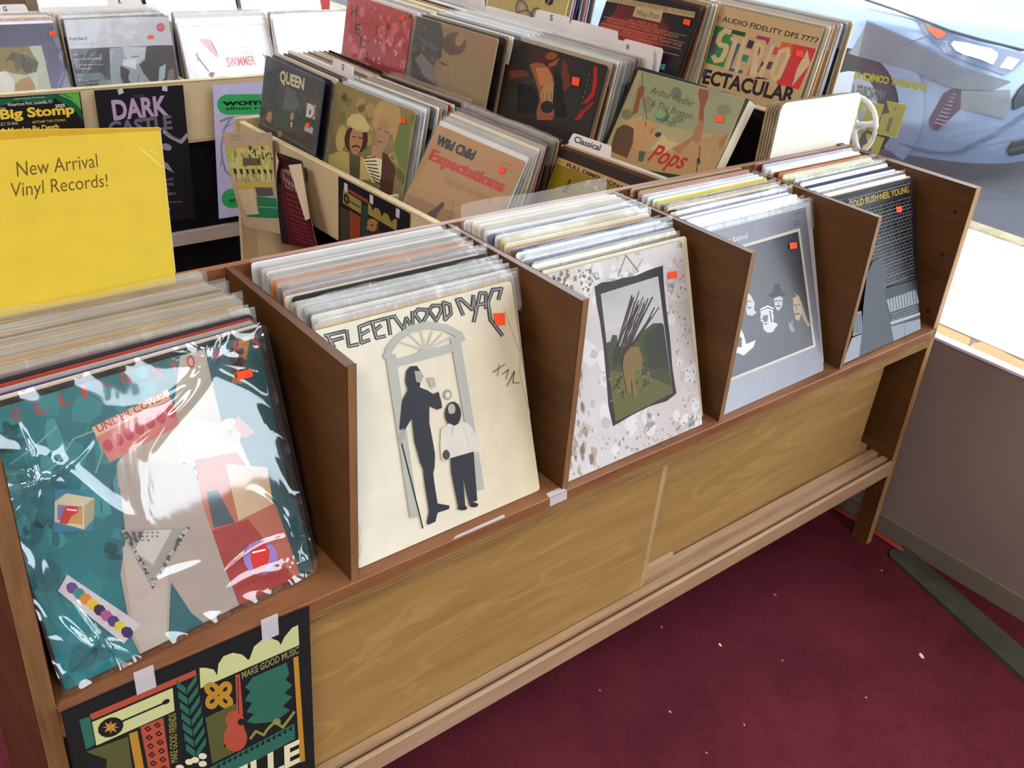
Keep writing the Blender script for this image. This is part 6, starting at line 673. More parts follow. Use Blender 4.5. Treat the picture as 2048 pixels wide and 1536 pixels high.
FILM_WR = film('sleeve_wrinkled', 1.5, .045, .02, (.9, .96, 1), .05, 12, 4.2)
PM = []
rg = random.Random(11)
for k in range(8):
    ph = [rg.uniform(0, 6) for _ in range(6)]; over = rg.uniform(.002, .010); amp = rg.uniform(.0005, .0014)
    def fn(u, v, ph=ph, over=over, amp=amp):
        x = -.002+u*(SD+.007+.004*math.sin(ph[0])); z = SD-.05+v*(.05+over)
        e = max(0, (z-SD)/.016)
        y = -.0012-.001*e+amp*(.3+1.4*e)*(math.sin(u*9+ph[1])*.7+math.sin(u*23+ph[2]+v*3)*.25+math.sin(u*61+ph[3]+v*7)*.08)
        z += .0025*e*math.sin(u*11+ph[4])+.0012*e*math.sin(u*37+ph[5])
        return (x, y, z)
    m = MB(); m.grid(fn, 34, 4)
    me = m.mesh('plastic_sleeve', smooth=True); me.materials.append(FILM_SOFT); PM.append(me)
ORD = ['', 'first', 'second', 'third', 'fourth', 'fifth', 'sixth', 'seventh', 'eighth', 'ninth', 'tenth', 'eleventh', 'twelfth', 'thirteenth', 'fourteenth', 'fifteenth', 'sixteenth', 'seventeenth', 'eighteenth', 'nineteenth', 'twentieth', 'twenty-first', 'twenty-second', 'twenty-third', 'twenty-fourth', 'twenty-fifth', 'twenty-sixth', 'twenty-seventh', 'twenty-eighth', 'twenty-ninth', 'thirtieth']
PAL = dict(tan=('b59c77', 'a58a66'), khaki=('9c8f70', '8a7c60'), grey=('a6a39c', '96928a'), cream=('e3dcc6', 'd6ccb0'), white=('efeeec', 'e2e2e4'), black=('1c1a1c', '2a2628'), brown=('5f3d2c', '4c3022'), maroon=('6a1f28', '561820'),
           red=('a8362c', '95302a'), purple=('4a3a78', '3c2f66'), blue=('2f5f8c', '274f78'), navy=('26305a', '1e2748'), green=('4fa23c', '3f8a30'), yellow=('d8c85a', 'c8b548'), orange=('b9763a', 'a5662f'), rose=('b5808a', 'a5707c'), silver=('b9bcc0', 'a6aab0'), teal=('3a7478', '306468'))
def stack(B, kind, yaw, t0, t1, n, depth, cols, where, group, films=.6, seed=0, jit=.004, zj=.004, cards=None, first=1, ydecay=0):
    """n packed records standing behind a front cover; every record is its own object"""
    rg = random.Random(seed); _, _, b = frame(kind, yaw, 0); r, _, _ = frame(kind, yaw, 0)
    for k in range(n):
        f = (k+1)/n; off = .006+depth*f
        col = cols[k % len(cols)] if isinstance(cols, list) else rg.choice(cols)
        t = t0+(t1-t0)*f**.9
        Bk = Vector(B)+b*off+r*rg.uniform(-jit, jit*.9)+Vector((0, 0, rg.uniform(0, zj)))
        o = bpy.data.objects.new('record_sleeve', jacket_mesh(col, *PAL[col])); C.objects.link(o)
        o.matrix_world = placement(Bk, kind, yaw*(1-f)**ydecay+rg.uniform(-.35, .35), t)
        tag(o, '%s record, %s behind %s' % (col, ORD[k+first], where), 'record', group)
        if rg.random() < films:
            p = bpy.data.objects.new('plastic_sleeve', rg.choice(PM)); C.objects.link(p); p.parent = o
COVER_INFO = {
 'stones': ('teal record in crinkled glossy plastic with stickers, front of the nearest bin', 'teal', .004, 'wr', 1),
 'fleet': ('cream record showing a tall dark figure and a short one under an arch', 'cream', .0035, None, .9),
 'zep': ('pale mottled record with a dark framed country picture, front of third bin', 'grey', .0035, None, .9),
 'band': ('silver grey record with a white-lined dark photo of five heads', 'silver', .0035, None, .85),
 'gold': ('black record with a white brick wall pattern and gold lettering', 'black', .0035, None, .55),
 'queen': ('dark blue record with four small portraits, far end of the tiered bin', 'navy', .0035, 'clear', 1),
 'duo': ('green brown record showing two men, one in a cream cap', 'khaki', .0035, None, 1),
 'wild': ('tan record with red title Expectations leaning in lowest tier', 'tan', .0035, 'clear', 1),
 'fulldim': ('dark brown and mustard record reading FULL DIMENSIONAL STEREO', 'brown', .0035, None, 1),
 'hell': ('red record with blackletter letters down its left side', 'red', .0035, 'clear', 1),
 'tan': ('tan record with a black smoky shape, in clear plastic, middle tier', 'tan', .0035, 'clear', 1),
 'dark': ('dark grey record with a lit hand and red brush stroke', 'black', .0035, None, 1),
 'mike': ('black and red record with listed song titles in the top tier', 'black', .0035, None, 1.2),
 'stereo': ('tan record with coloured STEREO lettering in the top tier', 'tan', .0035, None, 1.45),
 'ring': ('mustard record with drawn grey rings in the top tier', 'yellow', .0035, None, 1),
 'gcov': ('dark record with a green and ochre portrait, back left rack', 'black', .0035, 'clear', 1),
 'keh': ('grey and black record with a half-face portrait in the back left rack', 'grey', .0035, 'clear', 1),
 'swim': ('white record with faded pink SWIMMER lettering in the back rack', 'white', .0035, 'clear', 1),
}
def plastic_folds(S_):
    rg = random.Random(77); L_ = []
    for k in range(26):
        hub = ((.78, .93), (.12, .10), (.96, .12), (.05, .75))[k % 4]; a = rg.uniform(0, math.pi); L_.append((hub[0]+rg.uniform(-.05, .05), hub[1]+rg.uniform(-.05, .05), math.cos(a), math.sin(a), rg.uniform(.006, .022), rg.uniform(.0006, .0024), rg.uniform(.15, .5)))
    def fn(u, v):
        h = .0006*math.sin(u*5+1)*math.sin(v*4)
        for x, y, c, s_, w_, a, ln in L_:
            du, dv = u-x, v-y; t = du*c+dv*s_; d = -du*s_+dv*c+.04*math.sin(t*9+x*20)
            if abs(t) < ln: h += a*math.exp(-(d/w_)**2)*(1-(t/ln)**2)
        e = min(u, 1-u, v, 1-v); h += .0016*math.exp(-e/.03)*(1+math.sin(u*37+v*29))
        return (-.004+u*(S_+.008), -.0022-h, -.004+v*(S_+.016))
    m = MB(); m.grid(fn, 130, 130)
    return m.mesh('plastic_sleeve', smooth=True)
def wrinkle_mesh(S_, seed, amp=.0028):
    rg = random.Random(seed); K = [(rg.uniform(2, 16), rg.uniform(-14, 14), rg.uniform(0, 6), rg.uniform(.2, 1)) for _ in range(9)]
    def fn(u, v):
        h = sum(a*math.sin(kx*u+kz*v+p) for kx, kz, p, a in K)/3
        h = abs(h)**.8
        ed = min(1, 6*min(u, 1-u)+.25)*min(1, 5*min(v, 1-v)+.25)
        return (-.004+u*(S_+.008), -.0022-amp*h*ed, -.004+v*(S_+.016))
    m = MB(); m.grid(fn, 70, 70)
    return m.mesh('plastic_sleeve', smooth=True)
def local_print(n, S_, lift=.0003): return lambda u, v, h: (u*S_, -h, v*S_)
def sticker(name, par, S_, y=-.0012, label='orange price sticker'):
    q = STICKERS[name]; m = MB(); m.v = [(u*S_, yy, v*S_) for yy in (y, y-.0004) for u, v in q]
    m.f = [(0, 1, 2, 3), (7, 6, 5, 4), (0, 4, 5, 1), (1, 5, 6, 2), (2, 6, 7, 3), (3, 7, 4, 0)]
    o = m.build('price_sticker', orange_st, par); o['label'] = label
for n, (label, col, t, fl, gain) in COVER_INFO.items():
    kind, B, yaw, tilt, S_ = COVERS[n]
    key = col+('%d' % round(S_*1000)) if S_ != SD else col
    o = bpy.data.objects.new('record_sleeve', jacket_mesh(key, *PAL[col], S_=S_)); C.objects.link(o)
    o.matrix_world = placement(B, kind, yaw, tilt); tag(o, label, 'record')
    me = art_mesh('cover_print', ART[n][1], local_print(n, S_), gain=gain)
    obj('cover_print', me, pr_mat if n in ('fleet', 'zep', 'wild', 'stereo') else pr_gloss, o)
    if n in STICKERS: sticker(n, o, S_, y=-.0030 if fl != 'wr' else -.0075)
    if fl == 'wr':
        wm = plastic_folds(S_); wm.materials.append(FILM_WR); obj('plastic_sleeve', wm, None, o)
    elif fl == 'clear':
        wm = wrinkle_mesh(S_, hash_ if (hash_ := sum(map(ord, n))) else 1, .0007); wm.materials.append(FILM_CLEAR); obj('plastic_sleeve', wm, None, o)
BIN = {'stones': 'the teal cover, nearest bin', 'fleet': 'the cream arch cover, second bin', 'zep': 'the mottled framed-picture cover, third bin', 'band': 'the silver grey cover, fourth bin', 'gold': 'the brick wall cover, fifth bin'}
cols = {'stones': ['black', 'cream', 'purple', 'grey', 'red', 'black', 'brown', 'khaki', 'tan', 'khaki', 'tan', 'grey', 'tan', 'khaki', 'tan', 'grey', 'khaki', 'grey', 'tan', 'khaki', 'grey', 'tan', 'khaki', 'tan', 'grey'],
        'fleet': ['tan', 'silver', 'grey', 'cream', 'navy', 'grey', 'silver', 'khaki', 'grey', 'black', 'cream', 'brown', 'rose', 'brown', 'tan', 'orange', 'orange', 'silver', 'grey', 'white', 'silver', 'grey', 'silver', 'white', 'maroon'],
        'zep': ['cream', 'brown', 'cream', 'silver', 'navy', 'white', 'silver', 'white', 'blue', 'maroon', 'tan', 'cream', 'tan', 'yellow', 'silver', 'white', 'navy', 'white', 'white', 'silver', 'cream', 'cream', 'white', 'cream', 'white'],
        'band': ['silver', 'blue', 'white', 'cream', 'white', 'white', 'silver', 'white', 'navy', 'white', 'cream', 'black', 'cream', 'tan', 'brown', 'grey', 'yellow', 'white', 'green', 'white', 'silver', 'cream', 'rose', 'tan', 'brown', 'tan', 'maroon'],
        'gold': ['black', 'cream', 'white', 'brown', 'white', 'silver', 'white', 'navy', 'white', 'white', 'brown', 'white', 'green', 'yellow', 'white', 'cream', 'orange', 'maroon', 'cream', 'white', 'white', 'white', 'silver', 'maroon', 'rose']}
FI = {'stones': .3, 'fleet': .75, 'zep': .6, 'band': .25, 'gold': .3}
for i, n in enumerate(('stones', 'fleet', 'zep', 'band', 'gold')):
    kind, B, yaw, tilt, S_ = COVERS[n]; cl = cols[n]
    stack((i*P_+(P_-.312)/2-.001+(0.001 if i else .004), B[1]+(.003 if n == 'stones' else .0), .5845), 'y', yaw if n == 'stones' else 0, tilt-.5, 6.5, len(cl), .262-B[1]-(.003 if n == 'stones' else 0), cl, BIN[n], 'records packed in the front rack', FI[n], seed=20+i, jit=.006, ydecay=1.6 if n == 'stones' else 0)
# one tall empty clear sleeve standing above the others at the back of the third bin
def tallfn(u, v): return (u*.318, .0012*math.sin(u*13)+.0008*math.sin(u*41+v*5), v*.335+.002*math.sin(u*9))
m = MB(); m.grid(tallfn, 40, 10)
o = m.build('empty_sleeve', FILM_SOFT, None, smooth=True); o.matrix_world = placement((.734, .268, .590), 'y', .4, 6); tag(o, 'tall empty clear plastic sleeve sticking up at the back of the third bin', 'plastic sleeve')
# ------------------------------------------------------------------ tiered white bin (faces left), three tiers
A2 = R(2.467); O2 = Vector((1.0612, .352, 0))
bin2 = empty('tiered_record_bin', O2, A2, 'cream three-tier record bin standing beside the window behind the front rack', 'bin')
L2 = 1.315
def b2(name, a, b, m=cream, bev=.0015): return MB().box(a, b).build(name, m, bin2, bevel=bev)
TIER = [(0.0, .545, .672), (.285, .695, .825), (.555, .80, .96)]
for i, (x, zf, zt) in enumerate(TIER):
    b2('front_board', (x-.0, 0, zf-.045 if i == 0 else zf-.06), (x+.014, L2, zt), dark_in if i == 2 else cream); b2('board_cap', (x-.0015, 0, zt), (x+.0155, L2, zt+.006), cream_edge)  # top tier board painted dark for the shaded gap beside the box
    b2('tray_floor', (x+.014, 0, zf-.012), (TIER[i+1][0] if i < 2 else .79, L2, zf))
    for k in range(5):
        y = k*(L2/4); y = min(max(y, .006), L2-.006)
        if k: b2('divider', (x+.014, y-.005, zf), (x+.27 if i < 2 else .79, y+.005, zt-.008 if k < 4 else zt+.015))
b2('back_board', (.79, 0, .1), (.80, L2, .95)); b2('end_panel', (-.012, L2, .0), (.80, L2+.014, .686)); b2('end_panel', (.02, 0, .0), (.80, -.012, .62))
b2('support_panel', (.035, 1.08, 0), (.06, L2, .50), mat('cream_shade', 'b9a37c', .6)); b2('inner_shade_sheet', (.22, 0, 0), (.23, L2, .53), dark_in)  # the near-black sheet stands in for the shaded void under the tiers
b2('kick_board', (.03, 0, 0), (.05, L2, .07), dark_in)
def S2(n, where, n_, depth, cols, t1=5, seed=0, films=.4, first=1, B=None, yaw=None, z=None, tilt=None):
    kind, B0, yw, tl, S_ = COVERS[n]; B0 = B or B0
    stack(B0, 'x', yaw if yaw is not None else yw, tilt or tl, t1, n_, depth, cols, where, 'records packed in the tiered bin', films, seed, .004, .003, first=first)
GR = ['black', 'brown', 'grey', 'tan', 'cream', 'brown', 'grey', 'white', 'tan', 'maroon', 'black', 'khaki', 'cream', 'brown']
S2('queen', 'the dark blue four-portrait cover', 12, .21, ['black', 'cream', 'brown', 'black', 'tan', 'white', 'tan', 'brown', 'cream', 'tan', 'brown', 'black'], 4, 41)
S2('duo', 'the two men cover', 13, .19, ['silver', 'white', 'grey', 'black', 'white', 'tan', 'grey', 'red', 'cream', 'black', 'brown', 'tan', 'brown'], 4, 42, .6)
S2('wild', 'the tan Expectations cover', 13, .215, ['white', 'grey', 'silver', 'tan', 'cream', 'grey', 'rose', 'brown', 'black', 'brown', 'black', 'tan', 'brown'], 4, 43, .6)
S2('fulldim', 'the dark FULL DIMENSIONAL cover', 3, .020, ['brown', 'tan', 'tan'], 17, 44, 0)
S2('hell', 'the red blackletter cover', 12, .215, ['white', 'silver', 'tan', 'white', 'tan', 'yellow', 'white', 'tan', 'brown', 'white', 'white', 'black'], 4, 45, .7)
S2('tan', 'the tan smoky cover', 12, .22, ['black', 'tan', 'white', 'black', 'silver', 'white', 'silver', 'white', 'grey', 'tan', 'white', 'silver'], 4, 46, .8)
S2('dark', 'the dark hand cover', 11, .165, ['tan', 'brown', 'cream', 'silver', 'grey', 'teal', 'brown', 'rose', 'brown', 'tan', 'grey'], 5, 47, .7)
S2('ring', 'the mustard ring cover', 9, .11, ['silver', 'rose', 'navy', 'black', 'silver', 'rose', 'silver', 'black', 'grey'], 6, 48, .6)
S2('mike', 'the black and red song-list cover', 7, .10, ['brown', 'brown', 'tan', 'grey', 'tan', 'cream', 'tan'], 6, 49, .2)
S2('stereo', 'the STEREO cover', 11, .145, ['khaki', 'cream', 'tan', 'orange', 'tan', 'silver', 'silver', 'black', 'grey', 'tan', 'cream'], 5, 50, .5)
# orange card seen between two stacks of the top tier
MBo = MB().box((0, 0, 0), (.06, .003, .31)); o = MBo.build('record_sleeve', mat('orange_card', 'b5742c', .5)); o.matrix_world = placement((1.60, 1.47, .80), 'x', 1, 9); tag(o, 'orange record edge beside the mustard ring cover, top tier', 'record')
# Pops box set
kind, B, yaw, tilt, S_ = COVERS['pops']
box = MB().box((0, 0, 0), (S_, .030, S_)).build('boxed_record_set', mat('box_green', '2a3328', .5), bevel=.001)
box.matrix_world = placement(B, kind, yaw, tilt); tag(box, 'thick green-edged boxed record set titled Pops leaning in the middle tier', 'box set')
obj('cover_print', art_mesh('cover_print', ART['pops'][1], local_print('pops', S_)), pr_gloss, box); sticker('pops', box, S_, -.003)
sp = MB().box((S_, .0015, .002), (S_+.0008, .0285, S_-.002)).build('box_spine', mat('box_cream', 'ded2b8', .5), box)
sp['label'] = 'cream side of the box'
vs, fs = text_tris('Pops', 1); me = bpy.data.meshes.new('spine_lettering'); me.from_pydata([(S_+.0012, .006+y*.014, .14-x*.06) for x, y in vs], [], fs); obj('spine_lettering', me, mat('dark_ink', '4a4a44', .6), sp)
# records behind the box in its compartment
# ------------------------------------------------------------------ divider cards
cardm = mat('divider_card_white', 'e4dedd', .4, .4, 'd8d0ce', 4)
def card(B, kind, yaw, tilt, w, h, tab0, tab1, letter, label, tx=None, m=cardm, size=.016):
    r = .008; th = .022
    pts = [(0, 0), (w, 0)]
    def corner(cx, cy, a0): return [(cx+r*math.cos(a0+k*math.pi/8), cy+r*math.sin(a0+k*math.pi/8)) for k in range(5)]
    if tab1 >= .99: pts += corner(w-r, h+th-r, 0)
    else: pts += corner(w-r, h-r, 0)+[(tab1*w+.004, h)]+corner(tab1*w-r, h+th-r, 0)
    if tab0 <= .01: pts += corner(r, h+th-r, math.pi/2)
    else: pts += corner(tab0*w+r, h+th-r, math.pi/2)+[(tab0*w-.004, h)]+corner(r, h-r, math.pi/2)
    o = MB().prism(pts, 0, .0012, 'y').build('divider_card', m); o.matrix_world = placement(B, kind, yaw, tilt); tag(o, label, 'divider card')
    if letter:
        vs, fs = text_tris(letter, 1); hh = size; wd = hh*.62*len(letter)*(.85 if len(letter) > 1 else 1); cx = (tx if tx is not None else (tab0+tab1)/2)*w
        me = bpy.data.meshes.new('card_lettering'); me.from_pydata([(cx-wd/2+x*wd, -.0006, h+th*.30-.002+y*hh*.8) for x, y in vs], [], fs)
        obj('card_lettering', me, mat('ink_black', '26242a', .5), o)
# ------------------------------------------------------------------ white record rack at the back left (faces the camera)
back = empty('back_record_rack', (0, 2.12, 0), 0, 'cream painted record rack across the back left with posters on its front', 'rack')
def b3(name, a, b, m=cream, bev=.0015): return MB().box(a, b).build(name, m, back, bevel=bev)
XL, XR = -.30, 1.76
b3('front_board', (XL, 0, .505), (XR, .014, .678)); b3('board_cap', (XL, -.0015, .678), (XR, .016, .684), cream_edge)
b3('board_shade_strip', (XL, -.004, .490), (XR, .02, .505), mat('cream_shade', 'b9a37c', .6))  # darker cream puts the shade below the front board into the colour
b3('tray_floor', (XL, .014, .520), (XR, .30, .531)); b3('front_board', (XL, .30, .62), (XR, .314, .80)); b3('tray_floor', (XL, .314, .66), (XR, .60, .672)); b3('back_board', (XL, .60, 0), (XR, .612, 1.0))
for x in (XL, .05, .395, .7275, 1.062, 1.395, XR-.01):
    b3('divider', (x-.005, .014, .531), (x+.005, .30, .672 if x not in (XL,) else .72)); b3('divider', (x-.005, .314, .672), (x+.005, .60, .80), wood('orange_wood', 'b5743a', '9c5f2c', 'bf8048', 'z'))
b3('lower_panel', (XL, .015, .195), (1.204, .025, .490), black_p); b3('lower_panel', (1.204, .005, .195), (XR, .025, .490), mat('tan_panel', '8a7260', .6))
b3('plinth_board', (XL, .0, .150), (XR, .03, .197), mat('plinth', 'b3a49a', .6)); b3('kick_panel', (XL, .03, 0), (XR, .04, .150), black_p)
GB = 'records packed in the back left rack'
def S3(n, where, n_, depth, cols, seed, films=.5, t1=6):
    kind, B, yaw, tilt, S_ = COVERS[n]; stack(B, 'y', yaw, tilt, t1, n_, depth, cols, where, GB, films, seed, .004, .002)
S3('gcov', 'the ochre portrait cover', 7, .13, ['white', 'rose', 'rose', 'cream', 'cream', 'grey', 'tan'], 71)
S3('keh', 'the grey half-face cover', 9, .13, ['black', 'cream', 'tan', 'tan', 'brown', 'cream', 'tan', 'cream', 'white'], 72)
S3('swim', 'the white SWIMMER cover', 10, .12, ['white', 'white', 'tan', 'silver', 'brown', 'white', 'navy', 'white', 'white', 'navy'], 73)
stack((1.415, 2.165, .532), 'y', 0, 19, 5, 8, .10, ['white', 'white', 'black', 'white', 'navy', 'brown', 'grey', 'white'], 'the blank white front record, fourth back bin', GB, .5, 74)
o = bpy.data.objects.new('record_sleeve', jacket_mesh('white', *PAL['white'])); C.objects.link(o); o.matrix_world = placement((1.415, 2.16, .532), 'y', 0, 19.5); tag(o, 'blank white record at front of the back bin beside the tiered bin', 'record')
stack((.075, 2.17, .532), 'y', 0, 19, 5, 5, .12, ['brown', 'black', 'tan', 'navy', 'grey'], 'the far left end of the back rack', GB, .3, 75)
# second tier behind: front covers lean, then a few behind
for x, c1, cl, lab in ((.065, 'navy', ['black', 'brown'], 'dark blue record leaning in upper tier, far left of back rack'), (.41, 'brown', ['rose', 'cream', 'tan', 'blue'], 'brown record leaning in upper tier behind the K card'),
                       (.755, 'white', ['grey', 'tan', 'white'], 'white record in upper tier behind the SWIMMER stack'), (1.09, 'white', ['blue', 'white'], 'white record in upper tier, right of the dark gap'), (1.42, 'white', ['white', 'grey'], 'white record in upper tier beside the red pillar')):
    o = bpy.data.objects.new('record_sleeve', jacket_mesh(c1, *PAL[c1])); C.objects.link(o); o.matrix_world = placement((x, 2.45, .673), 'y', 0, 20); tag(o, lab, 'record')
    stack((x, 2.452, .673), 'y', 0, 19, 8, len(cl), .08, cl, {.065: 'the dark blue upper-tier cover, far left of back rack', .41: 'the brown upper-tier cover behind the K card', .755: 'the white upper-tier cover behind the SWIMMER stack', 1.09: 'the white upper-tier cover right of it', 1.42: 'the white upper-tier cover by the red pillar'}[x], GB, .3, int(x*100), first=1)
card((.385, 2.30, .532), 'y', 1, 6, .325, .325, .52, .90, 'G', 'white divider card lettered G in the back rack', tx=.72)
card((.715, 2.315, .532), 'y', 2, 5, .325, .335, .62, .93, 'K', 'white divider card lettered K in the back rack', tx=.73)
card((1.105, 1.628, .545), 'x', 2.5, 6, .315, .325, .70, .995, 'Q', 'white divider card lettered Q behind the dark blue cover', tx=.85)
card((1.100, 1.01+.325, .545), 'x', 2.5, 6, .001, .001, .2, .8, '', 'x') if 0 else None
card((1.520, 1.300, .70), 'x', 4, 5, .315, .328, .60, .97, 'S', 'white divider card lettered S in the middle tier', tx=.78)
card((1.500, .996, .70), 'x', 4, 6, .31, .315, .55, .98, 'W', 'white divider card lettered W in the middle tier', tx=.74)
card((1.512, .985, .70), 'x', 4, 6, .31, .318, .62, .99, '', 'blank white divider card just behind the W card')
card((1.535, 1.005, .70), 'x', 4, 6, .31, .325, .05, .55, '', 'blank white divider card left of the W card')
card((1.51, 1.62, .70), 'x', 2, 5, .315, .33, .6, .98, 'R', 'white divider card lettered R in the middle tier', tx=.8)
card((1.225, .682, .548), 'x', 4.5, 17, .315, .318, .015, .38, 'Classical', 'white divider card lettered Classical behind the brown and mustard record', tx=.17)
# plain white cards squeezed in at the near end of the tiered bin
brn = mat('card_brown', '8a7558', .7, .2, '6f5c44', 30); whc = mat('card_cream', 'f0efe2', .4, .4, 'e8e6d6', 3)
for k in range(6):
    x0 = 1.5575-.006*k; y0 = .3325+k*.0026; w = .290
    pts = [(x0, .60), (x0+w, .60), (x0+w, .985), (x0+w-.006, .997), (x0+w-.016, 1.001), (x0+.016, 1.001), (x0+.005, .996), (x0, .985)]
    o = MB().prism(pts, y0, y0+.0022, 'y').build('blank_card', whc if k == 0 else brn); tag(o, 'large cream rounded blank card at front of the cards beside the window' if k == 0 else 'brown-edged card, %s behind the large cream blank card by the window' % ORD[k], 'card', 'cards at the near end of the tiered bin')
# white spoked wheel by the window
wm_ = mat('white_plastic', 'e3e4e2', .35, .5)
wh = empty('white_wheel', (1.888, .362, .915), 0, 'white plastic spoked wheel on a stem beside the blank cards at the window', 'wheel')
ringp = [(0, .062*math.cos(t), .066*math.sin(t)) for t in [2*math.pi*k/28 for k in range(28)]]
MB().tube(ringp, .0058, 8, True).build('wheel_rim', wm_, wh, smooth=True); MB().tube([(-.012, 0, 0), (.012, 0, 0)], .016, 16).build('wheel_hub', wm_, wh)
for k in range(5):
    t = 2*math.pi*k/5+.3; MB().tube([(0, .012*math.cos(t), .012*math.sin(t)), (0, .036*math.cos(t), .038*math.sin(t)), (0, .060*math.cos(t), .064*math.sin(t))], [.010, .006, .007], 8).build('spoke', wm_, wh, smooth=True)
MB().tube([(.0, 0, 0), (0, 0, -.10), (0, 0, -.3886)], .007, 8).build('stem', wm_, wh); MB().tube([(0, 0, -.3886), (0, 0, -.380)], .022, 16).build('stem_foot', wm_, wh)
# ------------------------------------------------------------------ sheets: posters, sign, flyers
def sheet(name, key, label, cat, m, thick=.0006, prm=pr_mat, bow=0, gain=1.0, back_to=None, extra=0):
    q, prims = ART[key]; TL, TR, BR, BL = [Vector(p) for p in q]
    if extra:
        BL = BL-Vector((0, 0, extra)) if False else BL; BR = BR
    org = BL.copy(); n = (TR-TL).cross(TL-BL).normalized()
    camv = Vector((-.126, -.8065, 1.417))-org
    if n.dot(camv) < 0: n = -n
    def pl(u, v, h):
        p = (BL*(1-u)+BR*u)*(1-v)+(TL*(1-u)+TR*u)*v
        bw = bow*(math.sin(v*math.pi*1.2)*.8+.5*math.sin(u*math.pi)*(1-v))
        return p-org+n*(h+bw)
    m_ = MB(); m_.grid(lambda u, v: pl(u, v, 0), 8, 12)
    if thick: m_.grid(lambda u, v: pl(u, v, -thick), 8, 12)
    if extra:
        a, b = pl(0, 0, 0), pl(1, 0, 0); d = (pl(0, 0, 0)-pl(0, 1, 0)).normalized()*extra; d2 = (pl(1, 0, 0)-pl(1, 1, 0)).normalized()*extra
        m_.add([a, b, b+d2, a+d], [(0, 1, 2, 3)])
    o = m_.build(name, m, None); o.location = org; tag(o, label, cat)
    pm = art_mesh('printed_front', prims, pl, gain=gain, lift=.0006 if bow else .0003, curved=bow > 0)
    obj('printed_front', pm, prm, o)
    return o, pl
yel = mat('yellow_card', 'dfc03c', .45, .4, 'd9b834', 3, bump=.1, bscale=12)
sgn, pl = sheet('bin_sign', 'sign', 'bright yellow card reading New Arrival Vinyl Records standing in the nearest bin', 'sign', yel, .002, extra=.14)
m = MB(); m.add([pl(1.0, 0, .0006), pl(1.003, 0, .0006), pl(1.001, 1, .0006), pl(.997, 1, .0006)], [(0, 1, 2, 3)]); m.build('worn_edge', mat('card_white_edge', 'f3ead0', .6), sgn)
def tapes(o, pl, lst, w=.055, h=.13):
    for u, v, a in lst:
        c, s_ = math.cos(a), math.sin(a); m = MB(); hw, hh = w/2, h/2
        m.v = [tuple(pl(u+x*c-y*s_*.7, v+(x*s_+y*c)*.7, .0028)) for x, y in ((-hw, -hh), (hw, -hh), (hw, hh), (-hw, hh))]; m.f = [(0, 1, 2, 3)]
        m.build('tape', tape_m, o)
blk = mat('poster_black', '1b1d20', .5, .3)
o, pl = sheet('festival_poster', 'festival', 'dark poster with guitar, leaves and MAKE GOOD MUSIC taped below the nearest bin', 'poster', blk)
tapes(o, pl, [(.30, .995, .0), (.815, .99, .0)], .075, .115)
o, pl = sheet('festival_poster', 'festival2', 'dark poster with mustard scallops taped to the tiered bin front board', 'poster', blk); tapes(o, pl, [(.13, .96, 0), (.50, .97, 0), (.86, .97, 0)], .05, .07)
o, pl = sheet('concert_poster', 'castle', 'black concert poster with purple blackletter title taped to the back rack', 'poster', blk); tapes(o, pl, [(.28, .985, .3), (.78, .985, -.2)], .06, .05)
sheet('album_release_poster', 'womens', 'lilac poster with green pill shapes reading album release on the back rack', 'poster', mat('lilac_paper', 'c3bfe6', .5))
sheet('event_poster', 'stomp', 'green and black event poster with yellow title, left on the back rack', 'poster', blk)
sheet('school_flyer', 'school', 'curling flyer with watercolour trees and green band on the tiered bin', 'flyer', mat('flyer_paper', 'b09a80', .6), bow=.008)
o, pl = sheet('maroon_flyer', 'maroon', 'curled maroon flyer with folded corners on the tiered bin front', 'flyer', mat('flyer_paper', 'b09a80', .6), bow=.006)
for a in ((( 0, 1, .004), (0, .62, .004), (.28, .80, .022), (.30, .93, .016)), ((1, .97, .004), (.72, .93, .02), (1.0, .34, .016), (1.02, .36, .004))):
    m = MB(); m.v = [tuple(pl(*p)) for p in a]; m.f = [(0, 1, 2, 3)]; m.build('folded_corner', mat('flyer_back', 'b9a68e', .6), o)
# oval green sticker on the tiered bin board
m = MB(); m.tube([(-.0015, 0, 0), (0.001, 0, 0)], .02, 18); me = m.mesh('oval_sticker')
for v in me.vertices: v.co.y *= .55
o = obj('oval_sticker', me, mat('sticker_green', '5f6a48', .5), bin2); o.location = (-.0005, .97, .628)
# reflection in the window glass, painted as a tinted sheet with mirrored lettering
refl_mat = bpy.data.materials.new('window_reflection_tint'); refl_mat.use_nodes = True; nt = refl_mat.node_tree; nt.nodes.remove(nt.nodes['Principled BSDF'])
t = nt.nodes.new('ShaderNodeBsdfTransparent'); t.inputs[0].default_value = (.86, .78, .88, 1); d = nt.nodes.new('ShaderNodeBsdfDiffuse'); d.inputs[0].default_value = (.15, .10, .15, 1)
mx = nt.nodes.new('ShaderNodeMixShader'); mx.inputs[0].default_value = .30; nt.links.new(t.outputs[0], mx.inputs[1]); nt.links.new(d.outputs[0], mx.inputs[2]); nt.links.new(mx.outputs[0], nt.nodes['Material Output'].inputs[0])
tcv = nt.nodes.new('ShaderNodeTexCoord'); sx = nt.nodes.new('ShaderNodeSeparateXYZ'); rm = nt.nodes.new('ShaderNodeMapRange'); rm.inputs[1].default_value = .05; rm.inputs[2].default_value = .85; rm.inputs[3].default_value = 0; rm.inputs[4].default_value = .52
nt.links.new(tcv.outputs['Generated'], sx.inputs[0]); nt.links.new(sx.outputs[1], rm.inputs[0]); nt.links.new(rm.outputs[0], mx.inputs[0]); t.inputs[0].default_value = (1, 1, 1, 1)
vo, pl = sheet('window_reflection', 'reflection', 'mauve reflection with mirrored yellow lettering, painted on the shop window', 'painted reflection', refl_mat, 0)
